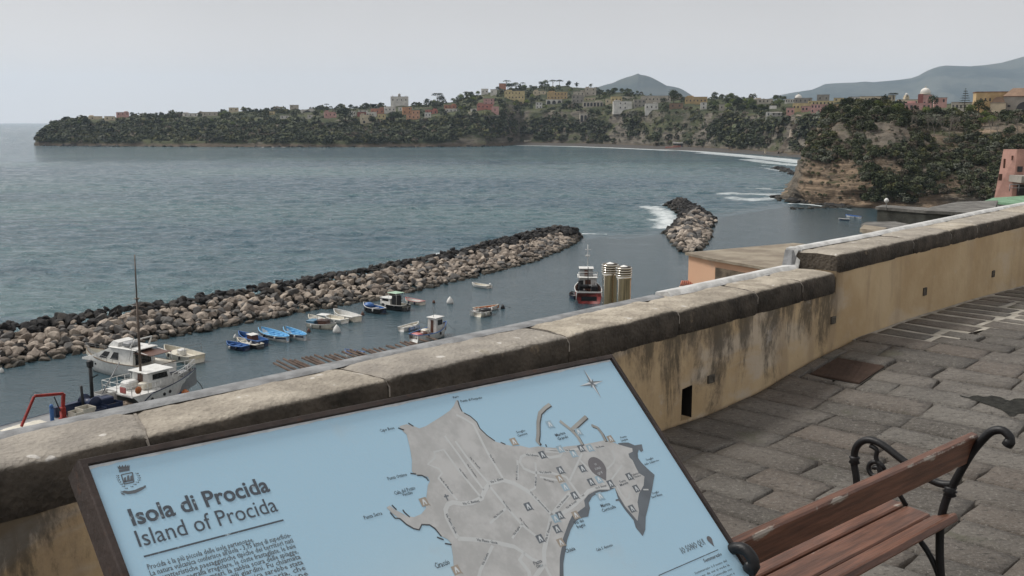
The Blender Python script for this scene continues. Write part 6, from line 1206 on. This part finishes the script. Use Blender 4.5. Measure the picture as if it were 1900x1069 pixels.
# beach bar and beach steps
g_ = atz(1263, 277.5, 0); Yb = g_.y + 7; a = atr(1249, 275, Yb); b = atr(1279, 275, Yb); w_ = (b - a).length; bb = thing('beach_bar', 'red and blue beach bar with a long white roof below the bay cliff', 'beach bar', ((a.x + b.x) / 2, Yb, a.z), -math.atan2(a.x, a.y))
mb = MB(); mb.box((-w_ * .25, 3, 1.0), (w_ * .5, 6, 3.0)); mb.build('red_wall', HM['redd'], bb); mb = MB(); mb.box((w_ * .25, 3.1, 1.0), (w_ * .5, 6, 3.0)); mb.build('blue_wall', simple('dusty_blue', (.17, .20, .32), .9), bb); mb = MB(); mb.box((0, 3, 3.9), (w_, 5.6, 1.6)); mb.build('upper_floor', winm, bb); mb = MB(); mb.box((0, 3, 5.4), (w_ + 1, 7, 1.3)); mb.build('roof', HM['white'], bb); mb = MB(); mb.box((-w_ * .74, 2, .5), (w_ * .48, 3, 1.6)); mb.build('red_fence', HM['redd'], bb)
stm = simple('pale_steps', (.30, .25, .20), .95, var=.35, scale=.4)
G_ = TA['G']; pts = [(1482, 216), (1479, 230), (1473, 242), (1470, 256), (1462, 266), (1455, 278), (1453, 288)]; P3 = [ground(x, y) + Vector((0, -2.0, .8)) for x, y in pts]
mb = MB(); vs = []
for i, q in enumerate(P3):
    wd_ = [2.2, 2.6, 3.0, 2.6, 3.4, 3.4, 4.0][i]; vs += [q + Vector((-wd_, 0, 0)), q + Vector((wd_, 0, 0)), q + Vector((-wd_, 3, -3)), q + Vector((wd_, 3, -3))]
mb.add(vs, [f for i in range(len(P3) - 1) for f in ((4 * i, 4 * i + 4, 4 * i + 5, 4 * i + 1), (4 * i, 4 * i + 2, 4 * i + 6, 4 * i + 4), (4 * i + 1, 4 * i + 5, 4 * i + 7, 4 * i + 3))]); o = mb.build('cliff_stairs', stm, None); tag(o, 'pale zigzag stairs running down the cliff to the beach', 'stairs')
for x, y in ((1413, 281), (1420, 283)): mb = MB(); q = atz(x, y, 2) ; mb.box((0, 0, 1.0), (1.2, 1, 3.4)); mb.box((0, 0, 2.9), (2.6, 1.4, .4)); o = mb.build('beach_cabin', HM['cream'], None, q); tag(o, 'tiny cream beach cabin under the cliff, %s of the two' % ('left' if x < 1415 else 'right'), 'cabin')

# ------------------------------------------------------------------ trees
def crownmesh(name, parts, m, tint, K=260, size=.12):
    V = []; Tt = []
    for (c, s_, k) in parts:
        q = leafcloud(int(K * k), size, fill=.3) * np.array(s_) + np.array(c); V.append(q.reshape(-1, 3)); tt = np.array(tint) * (1 + .5 * (RNG.random((len(q), 1)) - .5)) * (1 + .25 * RNG.normal()); Tt.append(np.repeat(tt, 4, 0))
    V = np.concatenate(V); o = npmesh(name, V, np.arange(len(V)).reshape(-1, 4), m, False, {'tint': np.clip(np.concatenate(Tt), .004, 1)}); me = o.data; bpy.data.objects.remove(o); return me
def trunkmesh(pts, r, br=()):
    mb = MB(); mb.tube(pts, r, 6)
    for p_, r_ in br: mb.tube(p_, r_, 5)
    o = mb.build('trunk', bark); me = o.data; bpy.data.objects.remove(o); return me
bark = simple('bark', (.085, .07, .055), .95, var=.4)
n = N('tree_leaves'); c = n.attr('tint', 'Color'); treem = n.fin(n.mix(n.rand(), c, n.mix(1.0, c, (1.7, 1.55, 1.2), 'MULTIPLY')), .75, spec=.15)
DK, MD, LT = (.020, .030, .015), (.045, .062, .024), (.085, .115, .035)
KT = {}
for kk, tint in (('dark', DK), ('mid', MD), ('light', LT)):
    for v in range(3):
        ps = [((random.uniform(-.22, .22), random.uniform(-.22, .22), .62 + random.uniform(-.12, .12)), (random.uniform(.22, .34), random.uniform(.22, .34), random.uniform(.2, .3)), .35) for _ in range(5)] + [((0, 0, .58), (.32, .32, .34), .7)]
        KT[kk + str(v)] = (crownmesh('crown', ps, treem, tint), trunkmesh([(0, 0, -.1), (0.01, 0, .3), (0, .02, .6)], [.035, .028, .012], [([(0, 0, .3), (.14, .03, .55)], [.016, .008]), ([(0, 0, .33), (-.13, -.05, .55)], [.016, .008])]))
KT['pine'] = (crownmesh('crown', [((0, 0, .80), (.48, .48, .13), 1.1), ((.18, .1, .87), (.25, .25, .09), .4), ((-.16, -.1, .88), (.25, .25, .09), .4)], treem, DK, size=.13), trunkmesh([(0, 0, -.1), (.02, 0, .4), (.0, 0, .78)], [.035, .028, .02], [([(.0, 0, .45), (.2, .05, .76)], [.018, .01]), ([(.0, 0, .5), (-.2, -.05, .76)], [.018, .01])]))
KT['cypress'] = (crownmesh('crown', [((0, 0, .5), (.12, .12, .5), .8)], treem, DK, size=.16), trunkmesh([(0, 0, -.1), (0, 0, .6)], [.03, .01]))
def palmcrown():
    V = []; 
    for k in range(26):
        an = k * 2.4; el_ = random.uniform(-.4, .9); d = np.array([math.cos(an), math.sin(an), 0]); L = .38
        for j in range(4):
            t0, t1 = j / 4, (j + 1) / 4; f = lambda t: np.array([0, 0, .82]) + d * L * t * math.cos(el_ * .6) + np.array([0, 0, L * (math.sin(el_) * t - .9 * t * t * .8)]); s_ = np.array([-d[1], d[0], 0]) * .05 * (1 - j / 5); V += [f(t0) - s_, f(t1) - s_ * .8, f(t1) + s_ * .8, f(t0) + s_]
    V = np.array(V); o = npmesh('crown', V, np.arange(len(V)).reshape(-1, 4), treem, False, {'tint': np.tile(np.array(DK) * 1.2, (len(V), 1))}); me = o.data; bpy.data.objects.remove(o); return me
KT['palm'] = (palmcrown(), trunkmesh([(0, 0, -.1), (.01, 0, .82)], [.03, .025]))
def araucaria():
    ps = []; 
    for k in range(8): z = .18 + k * .10; r_ = .30 * (1 - k / 9.5); ps += [((math.cos(a) * r_ * .6, math.sin(a) * r_ * .6, z), (r_ * .5, r_ * .22 + .02, .022), .13) for a in np.linspace(0, 5.6, 6) + k]
    ps.append(((0, 0, .97), (.03, .03, .04), .1)); return crownmesh('crown', ps, treem, DK, size=.28)
KT['araucaria'] = (araucaria(), trunkmesh([(0, 0, -.05), (0, 0, .96)], [.02, .006]))
def bare():
    mb = MB(); rr = random.Random(3 + len(KT))
    def go(p, d, L, r_, dep):
        q = p + d * L; mid_ = (p + q) / 2 + Vector((rr.uniform(-.02, .02), rr.uniform(-.02, .02), 0)); mb.tube([p, mid_, q], [r_, r_ * .85, r_ * .65], 4, caps=False)
        if dep == 0: return
        for _ in range(3 if dep > 2 else 2): dd = (d + Vector((rr.uniform(-.6, .6), rr.uniform(-.6, .6), rr.uniform(.0, .4)))).normalized(); go(q, dd, L * rr.uniform(.6, .85), r_ * .6, dep - 1)
    go(Vector((0, 0, -.08)), Vector((0, 0, 1)), .28, .016, 5); o = mb.build('trunk', barkg); me = o.data; bpy.data.objects.remove(o); return me
barkg = simple('pale_bark', (.17, .15, .125), .95)
KT['bare0'] = (None, bare()); KT['bare1'] = (None, bare()); KT['bare2'] = (None, bare())
def tree(kind, P, h, lb, group=None, wide=1.):
    t = thing('tree', lb, 'tree', P, random.uniform(0, 6.28), group); c, tk = KT[kind]
    for nm, me in (('crown', c), ('trunk', tk)):
        if me: o = link(nm, me, None, t); o.scale = (h * wide, h * wide, h)
    return t
def treepx(kind, x, ytop, ybase, lb, wide=1., wh='A', group=None, dY=0):
    g_ = ground(x, ybase, wh); Y_ = g_.y + dY; a = atr(x, ybase, Y_); b = atr(x, ytop, Y_); h = b.z - a.z; return tree(kind, a - Vector((0, 0, .03 * h)), h * 1.0, lb, group, wide)
treepx('pine', 866, 169, 181, 'small umbrella pine standing alone on the skyline slope', 1.2); treepx('pine', 812, 171, 193, 'large round topped pine on the skyline right of the white mansion', 1.1); treepx('dark0', 820, 176, 195, 'dark tree leaning against the large round topped pine', 1.0)
treepx('pine', 940, 148, 160, 'umbrella pine over the red brown hilltop house', 1.3); treepx('pine', 1026, 147, 162, 'left of two umbrella pines on the hilltop', 1.0); treepx('pine', 1038, 147, 162, 'right of two umbrella pines on the hilltop', 1.0); treepx('palm', 1096, 153, 168, 'palm tree on the skyline beside the tall pale grey house', .9)
treepx('dark1', 732, 205, 226, 'wide dark domed tree in the middle of the shore village', 1.9); treepx('dark2', 690, 214, 231, 'dark round tree right of the cream arched house', 1.1); treepx('dark0', 641, 199, 228, 'big dark tree between the pink house and the crimson building', 1.5); treepx('pine', 1657, 171, 187, 'umbrella pine beside the narrow beige house', 1.3)
treepx('dark1', 1729, 174, 204, 'tall dark bushy tree in front of the domed church', .8, dY=-40); treepx('araucaria', 1789, 163, 206, 'tall tiered araucaria on the town skyline', 1.1, dY=-60); treepx('dark2', 1815, 184, 214, 'broad dark tree left of the monastery', 1.2, 'C'); treepx('dark0', 1642, 174, 205, 'tall narrow dark tree left of the umbrella pine', .7, 'C'); treepx('dark1', 1250, 164, 192, 'tall dark green tree behind the long pale building', .9); treepx('dark2', 1388, 186, 200, 'dark domed tree left of the modern white house', 1.6); treepx('dark0', 1368, 182, 204, 'dark wide crown above the bay cliff', 1.2); treepx('mid1', 1320, 186, 200, 'dense dark pine clump right of the narrow white tower house', 1.3); treepx('dark1', 1232, 180, 196, 'dark tree beside the long pale building', 1.1)
rt = np.random.default_rng(21)
def grove(M, x0, x1, y0f, y1f, hs, kinds, lb, group, wh='A', wide=(.9, 1.4), chk=True):
    k = 0; tries = 0
    while k < M and tries < 20000:
        tries += 1; x = rt.uniform(x0, x1); y = rt.uniform(y0f(x), y1f(x))
        if chk and hidden(x, y): continue
        P = ground(x, y, wh); kd = kinds[rt.integers(len(kinds))]
        px_, py_ = pxof(np.array(P)); h = rt.uniform(*hs)
        if chk and np.any((HR[:, 0] < px_) & (px_ < HR[:, 2]) & (py_ > HR[:, 3] - 8) & (py_ - h * F / P.y < HR[:, 3] - 8) & (py_ < HR[:, 3] + 10)): continue
        tree(kd, P, h, lb, group, rt.uniform(*wide)); k += 1
sky_x = [s_[0] for s_ in A_]; sky_y = [s_[2][4][1] for s_ in A_]; sl_ = lambda x: float(np.interp(x, sky_x, sky_y)); cl_ = lambda x: float(np.interp(x, sky_x, [s_[2][2][1] for s_ in A_]))
grove(46, 110, 600, lambda x: sl_(x) - 1, lambda x: sl_(x) + 5, (4, 7.5), ['dark0', 'dark1', 'dark2', 'mid0', 'mid1', 'cypress'], 'small skyline tree on the left part of the far headland', 'skyline trees of the far headland')
grove(50, 600, 1120, lambda x: sl_(x) - 1, lambda x: sl_(x) + 6, (5, 10), ['dark0', 'dark1', 'dark2', 'mid0', 'mid2', 'light1', 'cypress', 'pine'], 'tree on the wooded hilltop above the bay', 'trees on the hilltop above the bay')
grove(30, 1120, 1560, lambda x: sl_(x) - 1, lambda x: sl_(x) + 5, (5, 9), ['dark0', 'dark1', 'mid0', 'mid2'], 'tree on the low ridge behind the bay houses', 'trees on the ridge behind the bay houses')
grove(52, 600, 1460, lambda x: sl_(x) + 8, lambda x: cl_(x) - 3, (4.5, 8.5), ['dark0', 'dark1', 'mid0', 'mid1', 'light0', 'light2'], 'garden tree between the houses above the bay', 'garden trees between the houses')
grove(30, 130, 620, lambda x: sl_(x) + 6, lambda x: cl_(x) + 8, (5, 9), ['dark0', 'dark2', 'mid0', 'mid1', 'light0'], 'tree on the green slope of the far headland', 'trees on the headland slope')
grove(26, 1530, 1680, lambda x: 198, lambda x: 226, (3.2, 6.0), ['dark0', 'dark1', 'dark2', 'dark0', 'mid1'], 'dark evergreen tree along the top left edge of the near cliff', 'dark evergreens on the near cliff top', 'C', (.8, 1.3), False)
grove(22, 1660, 1900, lambda x: 214, lambda x: 236, (2.4, 4.6), ['dark1', 'mid1', 'mid2', 'light0', 'light1'], 'leafy tree along the top right edge of the near cliff', 'leafy trees on the near cliff top', 'C', (.8, 1.3), False)
for x, yb, yt in ((1722, 246, 204), (1733, 250, 202), (1748, 248, 207), (1762, 250, 203), (1770, 246, 208), (1700, 238, 207), (1838, 246, 211), (1850, 250, 209), (1888, 250, 209), (1872, 246, 211), (1690, 236, 207), (1780, 240, 209)):
    treepx('bare' + str(int(x) % 3), x, yt, yb, 'bare pale trunked tree among the shrubs on the near cliff top', 1.0, 'C', 'bare trees on the near cliff top', -3)

# ------------------------------------------------------------------ things just beyond the parapet
n = N('polished_steel'); p = n.pos((1, 1, .05)); steel = n.fin(n.mix(n.noise(p, 3, 3), (.50, .47, .41), (.70, .67, .60)), n.ramp(n.noise(p, 5, 3), .3, .7, .10, .22), 1.0)
def flue(x0, x1, yt, Y_, lb):
    c_ = atr((x0 + x1) / 2, yt, Y_); r_ = (x1 - x0) / 2 * Y_ / F; t = thing('chimney_flue', lb, 'chimney flue', (c_.x, c_.y, c_.z - 5.62), 0, 'twin steel flues behind the wall'); del t['group']
    mb = MB(); mb.lathe([(r_ * .86, 0), (r_ * .86, 5.36), (r_ * .93, 5.40), (r_ * .93, 5.45)], (0, 0, 0), 28); mb.build('pipe', steel, t)
    for k in range(4): mb = MB(); z_ = 5.44 + k * .042; mb.lathe([(r_ * .93, z_), (r_ * 1.0, z_ + .006), (r_ * 1.0, z_ + .024), (r_ * .93, z_ + .03)], (0, 0, 0), 28); mb.build('collar_ring', steel, t)
    mb = MB(); mb.lathe([(r_ * .84, 5.4), (r_ * .84, 5.61)], (0, 0, 0), 20); mb.build('inner_sleeve', simple('sleeve', (.10, .09, .075), .5, .6), t)
    mb = MB(); mb.lathe([(r_ * .62, 5.59), (r_ * .60, 5.60), (.01, 5.635)], (0, 0, 0), 24, None, False); mb.build('cone_cap', simple('cap_white', (.75, .75, .73), .5, var=.05), t)
flue(1115.5, 1149, 488, 18.0, 'left and taller of the two polished steel flues'); flue(1142, 1173.5, 493.5, 17.6, 'right and shorter of the two polished steel flues')
# pergola of round poles
pw = simple('weathered_pole', (.085, .060, .048), .9, var=.4, scale=5, bump=.01); pg = thing('pergola', 'open pergola of dark weathered round poles below the wall, above the water', 'pergola', atz(640, 670, CZ - 8.2)); pgi = Vector(pg.location)
tops = [(508, 674), (514, 669.5), (526, 666), (538, 668), (547, 668), (560.5, 664), (567, 662), (576, 661.6), (584, 658.6), (603, 660), (612, 658.6), (621, 657), (635, 652.5), (644, 651), (650, 649), (662, 651.5), (673, 647), (685, 649), (694, 647), (703.6, 645.8), (717, 641.8), (723, 642.3), (734, 640), (743, 634.8), (751, 634), (761, 634.5), (778, 629.6), (790.6, 624.4)]
for i, (x, y) in enumerate(tops):
    a = atz(x, y, CZ - 7 + random.uniform(-.04, .04)); b = a - WN * 3.6 + WD * random.uniform(-.25, .25) + Vector((0, 0, random.uniform(-.1, .1) - .34)); mb = MB(); mb.tube([a - pgi, (a + b) / 2 - pgi + Vector((0, 0, random.uniform(-.03, .03))), b - pgi], [.034, .040, .042], 8); mb.build('pole', pw, pg)
a0 = atz(532, 681, CZ - 7.15); a1 = atz(800, 630, CZ - 7.15)
for off in (.9, 3.2): mb = MB(); mb.tube([a0 - WN * off - WD * .3 - pgi, a1 - WN * off + WD * .6 - pgi], [.09, .09], 8); mb.build('girder', pw, pg)
for k in range(5):
    for off in (.9, 3.2): q = a0.lerp(a1, k / 4) - WN * off; gz = slope_z(q.dot(WN)); mb = MB(); mb.tube([Vector((q.x, q.y, gz - .3)) - pgi, q - pgi], .08, 8); mb.build('post', pw, pg)
# peach building with flat earthen roof
n = N('peach_plaster'); p = n.pos(); peach = n.fin(n.mix(n.ramp(n.noise(p, 1.2, 5), .5, .72, 0, .7), n.mix(n.noise(p, .8, 4), (.48, .29, .19), (.56, .36, .24)), (.30, .27, .23)), .95)
n = N('earthen_roof'); p = n.pos(); earth = n.fin(n.mix(n.ramp(n.noise(p, 1.6, 6), .35, .65), (.17, .14, .105), (.27, .235, .18)), .95); n.bump(n.noise(p, 9, 4), .03)
Zr = CZ - 3.2; c0 = atz(1278, 471, Zr); c1 = atz(1326, 481.5, Zr); c2 = atz(1430, 499.5, Zr); c3 = atz(1471, 453.5, Zr); c4 = atz(1560, 462, Zr); c2b = c1 + (c2 - c1) * 1.6
pb_ = thing('flat_roofed_house', 'peach plastered house with flat earthen roof just behind the wall', 'house', c1 - Vector((0, 0, 9))); pi_ = Vector(pb_.location)
foot = [c0, c1, c2b, c4, c3]; mb = MB(); vs = [q - pi_ - Vector((0, 0, .05)) for q in foot] + [q - pi_ - Vector((0, 0, 12)) for q in foot]; k_ = 5
mb.add(vs, [(i, k_ + i, k_ + (i + 1) % k_, (i + 1) % k_) for i in range(k_)]); mb.build('wall', peach, pb_)
cen = sum(foot, Vector()) / 5; o8 = [q + (q - cen).normalized() * .09 for q in foot]; mb = MB(); mb.add([q - pi_ + Vector((0, 0, .03)) for q in o8] + [q - pi_ - Vector((0, 0, .03)) for q in o8], [(0, 1, 2, 3, 4)] + [(i, k_ + i, k_ + (i + 1) % k_, (i + 1) % k_) for i in range(k_)] + [(9, 8, 7, 6, 5)]); mb.build('roof', earth, pb_)
dr_ = (c2b - c1).normalized(); nn_ = Vector((dr_.y, -dr_.x, 0)); mb = MB(); vs = [c1 + nn_ * .06 + dr_ * .1, c2b + nn_ * .06, c2b + nn_ * .06 - Vector((0, 0, .5)), c1 + nn_ * .06 + dr_ * .1 - Vector((0, 0, .55))]; mb.add([q - pi_ - Vector((0, 0, .17)) for q in vs], [(0, 1, 2, 3)]); mb.build('stone_course', simple('rubble', (.16, .13, .095), .95, var=.5, scale=3.5, bump=.05), pb_)
rl = Vector(atr(1262, 529, 24)); 
at_ = thing('tiled_canopy', 'little red tiled canopy edge left of the peach house', 'canopy', rl - Vector((0, 0, 1))); mb = MB()
for k in range(6): mb.tube([(k * .05 + .02, 0, 1.0 - k * .004), (k * .05 + .10, .3, 1.05)], .024, 6)
mb.build('roof_tiles', simple('clay_tile', (.33, .12, .08), .9, var=.3, scale=9), at_); mb = MB(); mb.box((.2, .3, .4), (.3, .3, 1.0)); mb.build('wall', peach, at_)
# dark mossy stores and rock to the right, green roof and pink house
mossy = simple('mossy_wall', (.045, .046, .040), .95, var=.45, scale=.8, bump=.03, dirt=(.075, .075, .065)); mroof = simple('mossy_roof', (.13, .125, .115), .95, var=.4, scale=1.2, dirt=(.07, .07, .06))
def prismpx(name, lb, cat, pts, Z, drop, wm, rm_):
    P = [atz(x, y, Z) for x, y in pts]; o = thing(name, lb, cat, P[0] - Vector((0, 0, drop))); i_ = Vector(o.location); k_ = len(P); mb = MB(); mb.add([q - i_ for q in P] + [q - i_ - Vector((0, 0, drop)) for q in P], [(i, k_ + i, k_ + (i + 1) % k_, (i + 1) % k_) for i in range(k_)]); mb.build('wall', wm, o)
    cen = sum(P, Vector()) / k_; P2 = [q + (q - cen).normalized() * .15 for q in P]; mb = MB(); mb.add([q - i_ + Vector((0, 0, .2)) for q in P2] + [q - i_ + Vector((0, 0, .004)) for q in P2], [tuple(range(k_)), tuple(range(2 * k_ - 1, k_ - 1, -1))] + [(i, k_ + i, k_ + (i + 1) % k_, (i + 1) % k_) for i in range(k_)]); mb.build('roof', rm_, o); return o
prismpx('store_building', 'dark mossy flat roofed store at the foot of the near cliff', 'building', [(1628, 389), (1716, 396), (1722, 391), (1640, 385.5)], 21.8, 11, mossy, mroof)
prismpx('store_building', 'dark mossy store stepping up to the green roof', 'building', [(1716, 396), (1840, 402), (1850, 377), (1775, 380), (1728, 390)], 21.9, 11, mossy, mroof)
prismpx('store_building', 'lower dark shed below the mossy stores', 'building', [(1603, 423), (1640, 430), (1700, 427), (1660, 418), (1612, 419)], 22.4, 9, mossy, mroof)
prismpx('stone_block', 'pale rough stone block half hidden behind the wall', 'stone block', [(1600, 431), (1630, 437), (1640, 430), (1604, 424.5)], 22.5, 5, simple('pale_rubble', (.27, .23, .175), .95, var=.4, scale=2, bump=.04), earth)
prismpx('green_roofed_shed', 'shed with a flat green roof before the pink house', 'shed', [(1827, 377), (1915, 384), (1915, 366), (1845, 371)], 20.5, 6, simple('shed_wall', (.30, .30, .28), .9), simple('green_roof', (.15, .27, .17), .8, var=.25, scale=1.5))
Yp = 105.; pk = thing('pink_house', 'tall pink house with a sloping buttress at the right edge', 'house', atr(1850, 372, Yp)); i_ = Vector(pk.location); Q = lambda x, y, d=0.: atr(x, y, Yp + d) - i_
hpk = simple('pink_plaster', (.50, .29, .24), .92, var=.18, scale=.7, dirt=(.40, .25, .20)); mb = MB()
vs = [Q(1844, 372), Q(1876, 372, -1), Q(1888, 277, -1), Q(1862, 277), Q(1845, 380, 7), Q(1862, 278, 7), Q(1960, 276, 7), Q(1960, 380, 7), Q(1960, 372, -1), Q(1960, 277, -1)]
mb.add(vs, [(0, 1, 2, 3), (0, 3, 5, 4), (3, 2, 9, 6, 5), (1, 8, 9, 2), (8, 7, 6, 9)]); mb.build('wall', hpk, pk)
for (x0, y0, x1, y1) in ((1862, 295, 1865, 312), (1877, 289, 1880.5, 297), (1853, 323, 1859, 335)): mb = MB(); mb.box((Q(x0, y0, -.75) + Q(x1, y1, -.75)) / 2, (abs(x1 - x0) * Yp / F, .12, abs(y1 - y0) * Yp / F)); mb.build('window', bbrown, pk)
mb = MB(); mb.box((Q(1888, 309, -1.1) + Q(1897, 319, -1.1)) / 2, (9 * Yp / F, .1, 10 * Yp / F)); mb.build('window', winm, pk)
mb = MB(); mb.box(Q(1905, 332, -2.2), (42 * Yp / F, 2.6, 12 * Yp / F)); mb.build('balcony', HM['grey'], pk); mb = MB(); mb.box(Q(1905, 353, -1.15), (34 * Yp / F, .25, 20 * Yp / F)); mb.build('garage_opening', winm, pk); rail(pk, [tuple(Q(1873, 355, -3)), tuple(Q(1890, 355, -3)), tuple(Q(1915, 355, -3))], .7, bgrey, .04)
o = thing('street_lamp', 'small white globe lamp above the mossy store', 'street lamp', atz(1644, 388, 21.9)); mb = MB(); mb.tube([(0, 0, 0), (0, 0, .45)], .03, 6); mb.build('post', bgrey, o); mb = MB(); mb.lathe([(.05, .42), (.16, .52), (.18, .62), (.1, .74), (.02, .78)], (0, 0, 0), 10); mb.build('globe', bwhite, o)
# ------------------------------------------------------------------ haze
hm = bpy.data.materials.new('haze_air'); hm.use_nodes = True; ht = hm.node_tree; ht.nodes.clear()
pv = ht.nodes.new('ShaderNodeVolumePrincipled'); pv.inputs['Color'].default_value = (.70, .83, .99, 1); pv.inputs['Density'].default_value = 4.6e-5; pv.inputs['Anisotropy'].default_value = 0.2
ou = ht.nodes.new('ShaderNodeOutputMaterial'); ht.links.new(pv.outputs[0], ou.inputs['Volume'])
mb = MB(); mb.box((0, 9000, 498), (42000, 26000, 1006)); hz = mb.build('haze', hm); tag(hz, kind='stuff')
